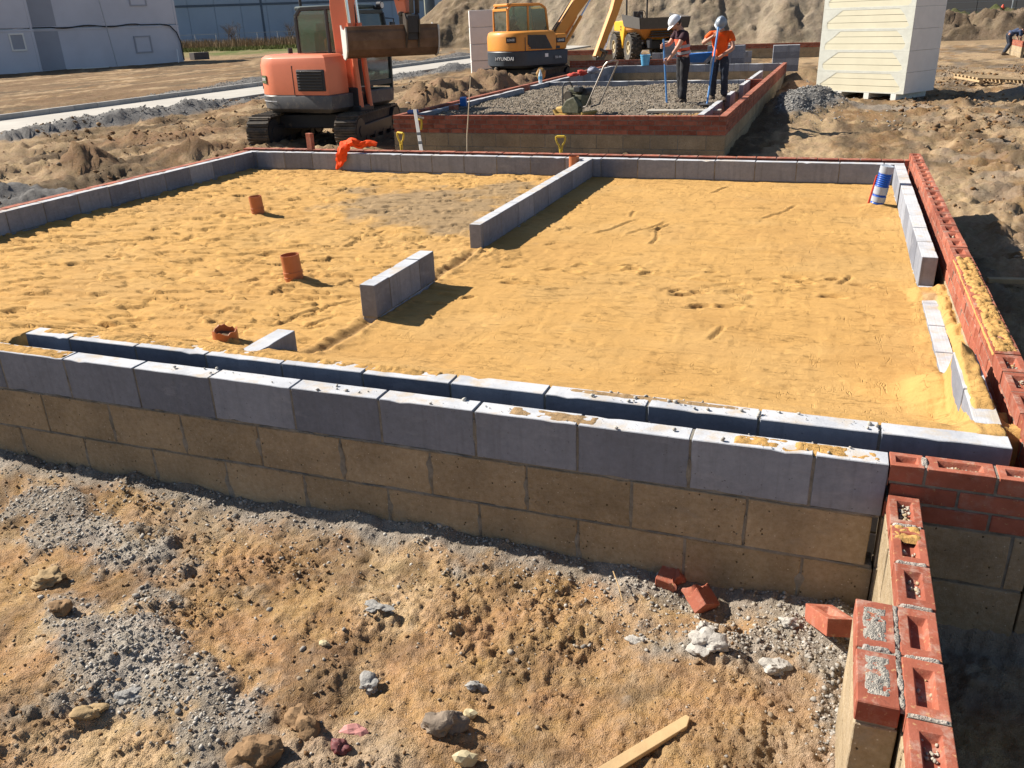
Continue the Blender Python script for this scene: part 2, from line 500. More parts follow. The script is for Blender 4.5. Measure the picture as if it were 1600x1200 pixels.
GREYB = mat_grey_block(); TANB = mat_tan_block(); BRICK = mat_brick(); MORTAR = mat_mortar()
EARTH = mat_earth("site earth", 0.66); EARTH_FAR = mat_earth("spoil earth", 0.62, 0.25)
SAND = mat_sand()
GRAVEL = mat_stone("grey gravel", [(0.20, 0.185, 0.165), (0.34, 0.315, 0.28), (0.27, 0.245, 0.215), (0.46, 0.43, 0.385), (0.28, 0.22, 0.15)])
CRUMB = mat_stone("clay crumbs", [(0.20, 0.115, 0.055), (0.15, 0.085, 0.042), (0.26, 0.165, 0.085), (0.19, 0.13, 0.08), (0.30, 0.25, 0.19)])
GLASS = mat_glass()

# ------------------------------------------------------------------ the ground: one sheet to the horizon
CLAY = np.array([0.57, 0.355, 0.180]); LCLAY = np.array([0.70, 0.50, 0.30]); DBROWN = np.array([0.22, 0.14, 0.08])
GREY = np.array([0.43, 0.37, 0.305]); LGREY = np.array([0.60, 0.53, 0.45]); TAN = np.array([0.36, 0.255, 0.15]); GBROWN = np.array([0.20, 0.145, 0.093])
DGREY = np.array([0.25, 0.24, 0.23]); GREEN = np.array([0.13, 0.15, 0.05]); STRAW = np.array([0.36, 0.27, 0.15])
def mixc(c, w, d): return c + (d - c) * w[..., None]

def ground_z_tone(x, y):
    z = np.full_like(x, -0.665)
    near = 1 - sst(1.0, 3.5, np.hypot(x + 1.5, y + 1.2) - 2.2)
    fore = (1 - sst(-0.05, 0.25, y)) * (1 - sst(5.0, 7.0, -x))          # the strip in front of the long wall
    far = 1 - fore
    z += 0.035 * fbm(x, y, 0.8, 2, off=3)
    # ---- foreground
    gp = gauss(x, y, -2.55, -1.08, 0.62, 0.30, -0.30) + 0.9 * gauss(x, y, -3.55, -0.42, 0.75, 0.24, -0.15) + 0.8 * gauss(x, y, -0.12, -0.55, 0.10, 0.62) \
        + 0.75 * gauss(x, y, -0.5, -0.36, 0.38, 0.14, 0.2) + 0.6 * gauss(x, y, -3.0, -1.75, 0.5, 0.3)
    band = np.exp(-np.clip(-y, 0, 9) / (0.15 + 0.05 * fbm(x, y, 1.5, 2))) * sst(-6.5, -5.0, x)
    gn = fbm(x, y, 3.2, 5, 0.62, off=11)
    grey = sst(0.34, 0.86, gp * 1.0 + 0.50 * gn) 
    bandw = sst(0.28, 0.55, band + 0.22 * gn)
    z += fore * (0.030 * fbm(x, y, 2.6, 4, 0.55, off=7) + 0.018 * grey + 0.035 * band)
    rough = sst(-0.10, 0.35, fbm(x, y, 1.7, 3, off=21) + 0.25 * grey)
    c1 = clods(x, y, 13, 3.1, 0.5); c2 = clods(x, y, 31, 9.7, 0.6); c3 = clods(x, y, 62, 1.7, 0.7); c4 = clods(x, y, 110, 4.7, 0.7)
    z += fore * (rough * (0.011 * c1 + 0.012 * c2) + (0.45 + 0.55 * rough) * (0.011 * c3 + 0.005 * c4) + 0.011 * fbm(x, y, 19, 4, 0.62) * (0.5 + 0.5 * rough))
    # boot prints and trampled steps
    for (px, py, an, ln) in ((-1.78, -0.72, 0.5, 0.10), (-0.78, -0.98, 0.9, 0.12), (-1.02, -0.62, 0.6, 0.12), (-0.62, -0.62, 1.2, 0.11), (-1.35, -0.85, 0.3, 0.11)):
        c_, s_ = math.cos(an), math.sin(an)
        u = (x - px) * c_ + (y - py) * s_; v = -(x - px) * s_ + (y - py) * c_
        w = (1 - sst(ln * 0.8, ln, np.abs(u))) * (1 - sst(0.035, 0.045, np.abs(v)))
        z += w * (0.0022 * np.clip(2 * np.sin((u + 3 * v * v) * 2 * np.pi / 0.019), -1, 1) - 0.004)
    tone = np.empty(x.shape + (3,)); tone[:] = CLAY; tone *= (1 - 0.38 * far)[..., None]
    tone = mixc(tone, sst(-0.1, 0.5, fbm(x, y, 1.3, 4, off=41)) * 0.75, LCLAY)
    tone = mixc(tone, sst(0.0, 0.5, fbm(x, y, 2.4, 5, 0.6, off=51)) * 0.72, DBROWN * 1.35)
    tone = mixc(tone, sst(0.05, 0.6, fbm(x, y, 0.9, 3, off=61)) * fore * 0.45, GREY * 1.02)
    gg = np.maximum(grey, bandw * 0.92) * fore
    tone = mixc(tone, gg * 0.95, GREY)
    tone = mixc(tone, gg * sst(0.1, 0.6, fbm(x, y, 2.1, 3, off=71)) * 0.7, LGREY)
    # ---- the churned site beyond
    dist = np.hypot(x + 0.3, y + 2.9)
    sc = far * (1 - 0.75 * sst(22, 45, dist))
    streak = fbm(x * 1.0, y * 0.12, 1.3, 4, 0.6, off=5)                   # ruts that run along the haul road
    left = 1 - sst(-9.0, -7.5, x)
    right = sst(0.7, 1.4, x)
    z += sc * left * 0.085 * streak
    z += sc * (0.05 * fbm(x, y, 0.7, 3, off=13) + 0.035 * billow(x, y, 2.2, 3, 0.55, off=2))
    rg = sst(-0.25, 0.3, fbm(x, y, 0.55, 3, off=33))
    z += sc * (0.035 * clods(x, y, 2.9, 5.5, 0.4) * rg + 0.04 * clods(x, y, 6.5, 2.5, 0.5) * (0.3 + 0.7 * rg) + 0.025 * clods(x, y, 13, 7.5, 0.6))
    z += sc * 0.028 * fbm(x, y, 3.3, 4, 0.66, off=55) * sst(2.0, 4.0, dist)
    z += sc * right * (0.045 * clods(x, y, 4.4, 8.5, 0.45) + 0.04 * clods(x, y, 9.1, 3.5, 0.6)) * (0.25 + 0.75 * sst(-0.1, 0.3, fbm(x, y, 0.8, 3, off=133)))
    z += sc * left * (0.03 * clods(x, y, 3.9, 6.5, 0.4) + 0.025 * clods(x, y, 8.1, 3.5, 0.6)) * sst(-0.1, 0.3, streak)
    z += sc * right * 0.05 * billow(x * 0.8 + y * 0.3, y - x * 0.2, 1.6, 3, 0.6, off=8)
    # tread marks of tracked machines
    def tread(x0, y0, x1, y1, w=0.42, pitch=0.19, dep=0.045):
        nonlocal z
        L = math.hypot(x1 - x0, y1 - y0); dx, dy = (x1 - x0) / L, (y1 - y0) / L
        u = (x - x0) * dx + (y - y0) * dy; v = -(x - x0) * dy + (y - y0) * dx
        ww = sst(0, 0.6, u) * (1 - sst(L - 0.6, L, u)) * (1 - sst(w / 2, w / 2 + 0.07, np.abs(v)))
        z += ww * (dep * np.clip(np.sin(u * 2 * np.pi / pitch) * 1.6, -1, 1) * 0.5 - dep * 0.9)
    for a in ((0.5, 15.6, 2.2, 11.0), (1.6, 15.9, 3.2, 11.2), (4.0, 19.0, 4.6, 10.0), (5.7, 19.0, 6.3, 10.0), (-14.8, 8.0, -10.6, 13.5), (-13.6, 5.5, -10.2, 9.6), (-19, 10, -12.2, 17.5), (2.6, 10.6, 1.6, 6.4)):
        tread(*a)
    # hollows and mounds
    def bump(cx, cy, rx, ry, h, an=0.0, dark=0.0, n=0.35, tcol=None, f=2.0):
        nonlocal z, tone
        g = gauss(x, y, cx, cy, rx, ry, an)
        g = g * (1 + n * fbm(x, y, f, 4, 0.6, off=cx)) + (g > 0.12) * 0.09 * clods(x, y, 5, cx, 0.7) / max(h, .3)
        z = z + h * g
        if tcol is not None: tone = mixc(tone, sst(0.12, 0.42, g + 0.12 * fbm(x, y, 3, 3)), tcol)
    tone = mixc(tone, far * sst(-0.15, 0.35, streak + 0.4 * fbm(x, y, 0.4, 3, off=81)) * 0.85, TAN)
    tone = mixc(tone, far * sst(-0.1, 0.30, fbm(x * 1.0, y * 0.22, 0.8, 4, 0.6, off=91) + 0.3 * rg - 0.05) * 0.88, GBROWN)
    tone = mixc(tone, far * right * sst(-0.1, 0.4, fbm(x, y, 0.9, 4, off=101)) * 0.45, GREY * 0.9)
    tone = mixc(tone, far * sst(0.02, 0.35, fbm(x, y * 0.25, 0.6, 5, 0.62, off=111)) * 0.8, LCLAY * 0.86)
    bump(-12.5, 8.55, 0.50, 0.42, 0.42, 0.3, tcol=DBROWN * 1.5)
    bump(-11.7, 10.5, 0.65, 0.38, 0.26, 0.9, tcol=DBROWN * 1.35)
    bump(-11.3, 6.1, 0.8, 0.5, 0.16, 0.2, tcol=DGREY)
    bump(-14.3, 12.5, 1.2, 0.5, 0.2, 0.9, tcol=DBROWN * 1.7)
    bump(-16.5, 20.0, 1.3, 0.6, 0.22, 1.2, tcol=DBROWN * 1.6)
    # excavated soil heaped along the left of the farther foundation
    g = np.exp(-((x + 9.75) / 0.95) ** 2) * sst(15.6, 17.3, y) * (1 - 0.45 * sst(20, 23, y)) * (1 - sst(23.5, 26, y))
    g = g * (1 + 0.45 * fbm(x, y, 0.9, 4, 0.6, off=6)) 
    z += 0.72 * g + sst(0.05, 0.3, g) * (0.14 * clods(x, y, 2.4, 4.4, 0.8) + 0.08 * clods(x, y, 6, 1.4, 0.8))
    tone = mixc(tone, sst(0.10, 0.35, g), DBROWN * 1.55 + 0.02)
    tone = mixc(tone, sst(0.3, 0.8, g) * sst(0, 0.5, fbm(x, y, 2, 3)) * 0.6, TAN)
    # grey crushed stone ridges along both sides of the haul road
    for (cx, w, y0, y1, h, o) in ((-18.0, 0.62, 10, 60, 0.27, 1.0), (-23.4, 0.75, 20, 60, 0.26, 4.0), (-17.6, 0.4, 8, 14, 0.1, 2.0)):
        g = np.exp(-((x - cx) / w) ** 2) * sst(y0, y0 + 3, y) * (1 - sst(y1 - 6, y1, y))
        g = g * (0.72 + 0.75 * np.clip(fbm(x, y * 0.8, 0.32, 3, 0.6, off=o), -0.9, 1))
        z += h * np.clip(g, 0, 2) + sst(0.1, 0.4, g) * 0.07 * clods(x, y, 5, o, 0.8)
        tone = mixc(tone, sst(0.10, 0.34, g + 0.06 * fbm(x, y, 2, 3)), DGREY * 1.08)
    # ballast heap right of the farther foundation
    g = gauss(x, y, -0.95, 19.6, 0.75, 1.5, 0.1) + 0.7 * gauss(x, y, -1.2, 17.6, 0.4, 1.3)
    z += 0.42 * g + sst(.15, .4, g) * 0.05 * clods(x, y, 8, 2, 0.9); tone = mixc(tone, sst(0.2, 0.5, g), DGREY)
    g = gauss(x, y, 0.6, 19.3, 1.8, 0.7, -0.2) + gauss(x, y, 5.4, 22.5, 2.2, 1.2, 0.3)
    tone = mixc(tone, sst(0.3, 0.8, g + 0.3 * fbm(x, y, 1, 3)) * 0.8, GREY)
    bump(5.4, 22.6, 1.4, 0.8, 0.3, 0.3, tcol=GREY * 0.9)
    bump(-0.9, 26.5, 1.2, 2.0, 0.45, 0.2, tcol=TAN * 0.95)
    bump(-1.2, 22.8, 0.6, 0.8, 0.3, 0.2, tcol=DBROWN * 1.6)
    # level ground under the yellow digger lies a little higher
    z += 0.0 * sst(24.5, 28.0, y) * (1 - sst(-7.2, -4.5, x)) * sst(-17, -13, x) * (1 - sst(33, 40, y))
    beyond = far * sst(-21, -25, -(-x)) if False else far * (1 - sst(-25, -22.5, x)) * (1 - sst(84, 88, dist))
    tone = mixc(tone, beyond * sst(-0.25, 0.25, fbm(x, y * 0.16, 0.55, 4, 0.6, off=151)) * 0.85, DBROWN * 1.25)
    # smooth driven tracks, pale
    w = (1 - sst(1.6, 2.6, np.abs(y - 56 - 0.04 * x))) * sst(30, 35, dist) * sst(-60, -40, -np.abs(x))
    tone = mixc(tone, w * 0.85, TAN * 1.12); z = z * (1 - 0.7 * w) + w * 0.7 * (-0.5)
    w = (1 - sst(3, 5.5, np.abs(np.hypot(x + 60, y - 66) - 9))) * sst(60, 70, dist)
    tone = mixc(tone, w * 0.8, TAN * 1.15)
    # field of weeds beyond, left, and green verge right
    fld = sst(88, 94, dist + 2 * fbm(x, y, 0.2, 2)) * (1 - sst(-46, -40, x))
    tone = mixc(tone, fld, GREEN * 1.25); tone = mixc(tone, fld * sst(-0.1, 0.4, fbm(x, y, 0.25, 3)) * 0.7, STRAW)
    tone = mixc(tone, sst(76, 84, y) * sst(-2, 8, x) * 0.9, GREEN)
    # under the slabs, keep the sheet low
    foot = (sst(-8.25, -8.1, x) * (1 - sst(0.5, 0.6, x)) * sst(0.05, 0.12, y) * (1 - sst(7.35, 7.45, y))) + (sst(-7.7, -7.6, x) * (1 - sst(-2.05, -1.95, x)) * sst(11.2, 11.3, y) * (1 - sst(26.3, 26.5, y)))
    z = z * (1 - foot) + foot * (-0.74)
    road = sst(-22.1, -22.0, x) * (1 - sst(-19.25, -19.15, x))
    z = z * (1 - road) + road * (-0.78)
    # the pit on the right of the near brick wall lies in its shade, a bit deeper
    z -= 0.10 * sst(0.05, 0.12, x) * (1 - sst(-0.05, 0.02, y)) * (1 - sst(1.5, 2.5, x)) * sst(-2.2, -1.9, y)
    return z, np.clip(tone, 0.02, 0.9)

th = np.concatenate([np.radians(np.arange(58, 164, 0.18)), np.radians(np.arange(168, 416, 4.0))])
rr = [0.5, 0.7, 0.9, 1.05, 1.2]
while rr[-1] < 4.6: rr.append(rr[-1] * 1.0041)
while rr[-1] < 62: rr.append(rr[-1] * 1.0092)
while rr[-1] < 900: rr.append(rr[-1] * 1.05)
rr = np.array(rr)
R_, T_ = np.meshgrid(rr, th, indexing='ij')
GX = -0.3 + R_ * np.cos(T_); GY = -2.9 + R_ * np.sin(T_)
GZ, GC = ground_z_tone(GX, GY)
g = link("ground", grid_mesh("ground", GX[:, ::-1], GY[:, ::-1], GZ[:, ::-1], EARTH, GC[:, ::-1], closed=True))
tag(g, kind="structure")
def gz(x, y):
    a, _ = ground_z_tone(np.array([[float(x)]]), np.array([[float(y)]])); return float(a[0, 0])

# ------------------------------------------------------------------ sand bed inside the near foundation
SANDC = np.array([0.475, 0.280, 0.098])
def sand_z_tone(x, y):
    z = np.full_like(x, -0.292)
    z += 0.27 * (1 - sst(0.33, 1.25, y)) ** 1.3                            # banked up to the front blockwork
    z -= 0.03 * (1 - sst(-7.7, -6.5, x)) * 0
    z += 0.008 * fbm(x, y, 0.7, 2, off=1) + 0.0012 * fbm(x, y, 3.1, 3, off=2)
    trod = (1 - sst(-3.6, -2.9, x)) * 0.9 + 0.38 * gauss(x, y, -1.3, 3.0, 1.8, 0.45) + 0.04
    # trodden crescents: sharp small scarps
    s1 = fbm(x * 0.62 + 0.25 * y, y * 1.8 - 0.2 * x, 2.3, 3, 0.55, off=15); s2 = fbm(x * 0.6, y * 1.9, 5.0, 2, 0.5, off=25)
    z += trod * (0.017 * (sst(0.02, 0.07, s1) - 0.5) + 0.012 * (sst(0.0, 0.06, s2) - 0.5) - 0.012 * np.exp(-(s1 / 0.05) ** 2))
    # straight-edge drag lines, both ways
    st = fbm(x * 0.25, y, 7.0, 3, 0.6, off=35)
    z += (1 - 0.6 * trod) * 0.0060 * (sst(0.05, 0.09, st) - 0.5) + 0.0022 * (sst(0.10, 0.15, fbm(x, y * 0.25, 6.0, 3, 0.6, off=75)) - 0.5)
    rs = np.random.RandomState(3)
    for k in range(46):
        cx, cy = rs.uniform(-7.3, 0.2), rs.uniform(0.7, 6.8); an = rs.choice([0.0, 0.08, 1.5, 1.62, 1.2, -0.1]) + rs.uniform(-.08, .08); ln = rs.uniform(0.1, 0.42)
        c_, s_ = math.cos(an), math.sin(an)
        u = (x - cx) * c_ + (y - cy) * s_; v = -(x - cx) * s_ + (y - cy) * c_ + 0.02 * np.sin(u * 9 + k)
        w = np.exp(-(v / 0.012) ** 2) * (1 - sst(ln * 0.7, ln, np.abs(u)))
        z += w * (-0.014) + 0.006 * np.exp(-((v - 0.03) / 0.018) ** 2) * (1 - sst(ln * 0.7, ln, np.abs(u)))
    for k in range(170):                                                   # heel and toe marks
        cx, cy = rs.uniform(-7.7, -2.4), rs.uniform(1.0, 7.0); an = rs.uniform(-0.5, 0.9); ln = rs.uniform(0.05, 0.10); dd = rs.uniform(0.008, 0.018)
        if k > 135: cx, cy = rs.uniform(-2.6, 0.0), rs.uniform(2.5, 3.4)
        m_ = (np.abs(x - cx) < 0.3) & (np.abs(y - cy) < 0.3)
        if not m_.any(): continue
        xx = x[m_] - cx; yy = y[m_] - cy
        u = xx * math.cos(an) + yy * math.sin(an); v = -xx * math.sin(an) + yy * math.cos(an)
        q_ = (u / ln) ** 2 + (v / (ln * 0.42)) ** 2
        z[m_] += -dd * (1 - sst(0.45, 1.0, q_)) + 0.5 * dd * np.exp(-((np.sqrt(q_) - 1.3) / 0.25) ** 2) * (v > 0)
    # disturbed strip along the line of the partition
    tr = np.exp(-((x + 3.06 + 0.012 * np.sin(y * 7)) / 0.035) ** 2) * (1 - sst(3.4, 3.6, y)); ed = np.exp(-((np.abs(x + 3.06) - 0.075) / 0.03) ** 2) * (1 - sst(3.4, 3.6, y))
    z += -0.026 * tr + ed * (0.008 + 0.016 * np.clip(fbm(x, y, 9, 3), -0.4, 1))
    z += 0.03 * gauss(x, y, -2.9, 3.45, 0.28, 0.18) * (1 + fbm(x, y, 12, 3))
    # little collars where sand was heaped about the pipes
    for (px, py) in ((-5.88, 4.42), (-4.06, 2.33), (-3.66, 0.98), (0.16, 6.0)):
        z += 0.035 * gauss(x, y, px, py - 0.02, 0.15, 0.13) * (1 + 0.4 * fbm(x, y, 14, 2))
    # banked against the right leaf: a door gap filled level, the short block run half buried
    rt = sst(0.26, 0.34, x)
    gap = sst(0.30, 0.5, y) * (1 - sst(3.15, 3.28, y))
    z += rt * gap * (0.006 + 0.008 * fbm(x, y, 6, 3)) + rt * 0.03 * sst(2.85, 3.0, y) * (1 - sst(3.15, 3.28, y)) + rt * 0.025 * (1 - sst(1.5, 1.7, y))
    heap = sst(0.415, 0.47, x) * sst(0.45, 0.75, y) * (1 - sst(3.16, 3.25, y))
    zb = -0.292 + 0.16 * (1 - sst(0.4, 1.6, y)) + 0.05
    z = z * (1 - heap) + heap * (zb + 0.025 * fbm(x, y, 8, 4) + 0.012 * clods(x, y, 40, 2, 0.8))
    kb = sst(0.325, 0.35, x) * (1 - heap) * sst(0.55, 0.7, y) * (1 - sst(1.25, 1.5, y))
    z = z * (1 - kb) + kb * (-0.015 + 0.02 * fbm(x, y, 8, 3))
    z += gauss(x, y, 0.28, 1.35, 0.10, 0.22) * 0.10
    z -= 1.0 * sst(0.435, 0.45, x) * sst(3.24, 3.27, y)                    # open cavity beyond the gap
    z -= 1.0 * sst(0.425, 0.44, x) * (1 - sst(0.42, 0.52, y))
    z -= 1.0 * sst(-4.42, -4.39, x) * (1 - sst(0.30, 0.34, y))
    z += 0.0010 * fbm(x, y, 38, 2)
    tone = np.empty(x.shape + (3,)); tone[:] = SANDC
    tone = mixc(tone, sst(-0.1, 0.5, fbm(x, y, 1.1, 4, off=5)) * 0.35, np.array([0.47, 0.30, 0.125]))
    tone = mixc(tone, sst(0.0, 0.5, fbm(x, y, 0.8, 4, off=9)) * 0.30, np.array([0.40, 0.225, 0.08]))
    g = gauss(x, y, -4.45, 5.2, 1.35, 0.85, -0.6) + 0.6 * gauss(x, y, -3.7, 6.3, 0.6, 0.7) + 0.45 * gauss(x, y, -3.5, 4.2, 0.35, 0.5)
    tone = mixc(tone, sst(0.32, 0.72, g + 0.30 * fbm(x, y, 1.7, 5, 0.62, off=3)) * 0.8, np.array([0.25, 0.185, 0.115]))
    tone = mixc(tone, np.clip(tr * 0.5 + ed * 0.15, 0, 0.6), np.array([0.28, 0.185, 0.10]))
    tone = mixc(tone, sst(0.34, 0.36, x) * (1 - sst(0.43, 0.44, x)) * sst(1.55, 1.7, y) * (1 - sst(3.0, 3.1, y)) * 0.5, np.array([0.46, 0.34, 0.22]))
    return z, tone
xs = np.concatenate([np.arange(-7.93, -4.6, 0.022), np.arange(-4.6, 0.24, 0.0145), np.arange(0.24, 0.505, 0.0075)])
ys = np.concatenate([np.arange(0.105, 3.4, 0.0125), np.arange(3.4, 7.2, 0.021)])
SX, SY = np.meshgrid(xs, ys)
SZ, SC = sand_z_tone(SX, SY)
o = link("sand_bed", grid_mesh("sand_bed", SX, SY, SZ, SAND, SC)); tag(o, kind="structure")

def sand_spill(name, x0, x1, y0, y1, z0, h, f=7, thr=0.0, mat=SAND, tone=SANDC, parent=None, step=0.008, label=None, soft=0.03):
    """a loose skin of sand lying on a wall top"""
    xs = np.linspace(x0, x1, max(4, int((x1 - x0) / step))); ys = np.linspace(y0, y1, max(4, int((y1 - y0) / step)))
    X, Y = np.meshgrid(xs, ys)
    e = np.minimum(np.minimum(X - x0, x1 - X), np.minimum(Y - y0, y1 - Y))
    n_ = fbm(X, Y, f, 4, 0.6, off=x0 * 3) - thr
    Z = np.clip(n_ + 0.45, -0.4, 1) * h * sst(0, soft, e) + 0.35 * h * clods(X, Y, 38, 1, 0.8) * sst(0.0, 0.4, n_ + 0.4) - h * 0.30 - (1 - sst(0, 0.012, e)) * h * 0.7
    T = np.empty(X.shape + (3,)); T[:] = tone; T = mixc(T, sst(-0.2, 0.5, fbm(X, Y, 9, 3)) * 0.4, np.array(tone) * 0.75)
    o = link(name, grid_mesh(name, X, Y, Z + z0, mat, T), parent)
    o["kind"] = "stuff"; return o

# ------------------------------------------------------------------ masonry units
def unit_mesh(name, L, W, H, mat, seed, rough=0.0014, nx=9, ny=3, nz=5, chips=3):
    """a block with slightly uneven faces, worn edges and a few knocked corners"""
    bm = bmesh.new()
    bmesh.ops.create_cube(bm, size=1.0)
    bmesh.ops.scale(bm, vec=(L, W, H), verts=bm.verts)
    bmesh.ops.bevel(bm, geom=list(bm.edges), offset=0.003, segments=1, affect='EDGES')
    for n_, ax in ((nx, 0), (ny, 1), (nz, 2)):
        d = (L, W, H)[ax]; no = [0, 0, 0]; no[ax] = 1
        for k in range(1, n_):
            co = [0, 0, 0]; co[ax] = -d / 2 + d * k / n_
            bmesh.ops.bisect_plane(bm, geom=list(bm.verts) + list(bm.edges) + list(bm.faces), plane_co=co, plane_no=no)
    rs = random.Random(seed)
    ch = [(Vector((rs.uniform(-L, L) / 2, rs.choice((-W, W)) / 2, rs.choice((H, H, -H)) / 2)), rs.uniform(0.012, 0.03)) for _ in range(chips)]
    for v in bm.verts:
        p = v.co * 9 + Vector((seed * 7.1, 3, 1))
        v.co += Vector((mnoise.noise(p), mnoise.noise(p + Vector((9, 0, 0))), mnoise.noise(p + Vector((0, 9, 0))))) * rough
        for c, r in ch:
            d = (v.co - c).length
            if d < r: v.co += (Vector((v.co.x, 0, 0)) - v.co).normalized() * (r - d) * 0.45
    me = bpy.data.meshes.new(name); bm.to_mesh(me); bm.free(); me.materials.append(mat)
    me.polygons.foreach_set("use_smooth", [True] * len(me.polygons)); me.set_sharp_from_angle(angle=math.radians(30))
    return me

def frog_brick_mesh(name, mat, L=0.215, W=0.1025, H=0.065, fl=0.142, fw=0.050, dep=0.024, seed=0, fill=0.0):
    """brick with a sloped hollow in its top; thinner solid ring around it"""
    b = MB(); x, y, z = L / 2, W / 2, H / 2
    o4 = [(-x, -y), (x, -y), (x, y), (-x, y)]
    fx, fy = fl / 2, fw / 2; gx, gy = fx - 0.010, fy - 0.008
    vs = [(p[0], p[1], -z) for p in o4] + [(p[0], p[1], z) for p in o4] + [(-fx, -fy, z), (fx, -fy, z), (fx, fy, z), (-fx, fy, z)] + [(-gx, -gy, z - dep), (gx, -gy, z - dep), (gx, gy, z - dep), (-gx, gy, z - dep)]
    fs = [(3, 2, 1, 0), (0, 1, 5, 4), (1, 2, 6, 5), (2, 3, 7, 6), (3, 0, 4, 7)]
    for i in range(4):
        j = (i + 1) % 4
        fs.append((4 + i, 4 + j, 8 + j, 8 + i)); fs.append((8 + i, 8 + j, 12 + j, 12 + i))
    fs.append((12, 13, 14, 15))
    b.add(vs, fs)
    me = b.mesh(name, mat, bevel=0.0028, seg=2)
    rs = random.Random(seed)
    for v in me.vertices:
        p = v.co * 16 + Vector((seed * 5.3, 1, 2)); v.co += Vector((mnoise.noise(p), mnoise.noise(p + Vector((7, 0, 0))), mnoise.noise(p + Vector((0, 7, 0))))) * 0.0011
    return me

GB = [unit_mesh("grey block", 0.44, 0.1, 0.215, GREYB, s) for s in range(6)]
TB = [unit_mesh("tan block", 0.44, 0.1, 0.215, TANB, 20 + s, rough=0.0022) for s in range(4)]
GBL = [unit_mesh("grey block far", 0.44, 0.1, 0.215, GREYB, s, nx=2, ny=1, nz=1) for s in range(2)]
TBL = [unit_mesh("tan block far", 0.44, 0.1, 0.215, TANB, 20 + s, nx=2, ny=1, nz=1) for s in range(2)]
BR = [unit_mesh("brick", 0.215, 0.1025, 0.065, BRICK, 40 + s, rough=0.001, nx=2, ny=1, nz=1, chips=1) for s in range(4)]
FB = [frog_brick_mesh("frogged brick", BRICK, seed=s) for s in range(4)]
def _bx(mat, name):
    b = MB(); b.box((0, 0, 0), (0.215, 0.1025, 0.065)); return b.mesh(name, mat)
BRL = [_bx(BRICK, "brick far")]

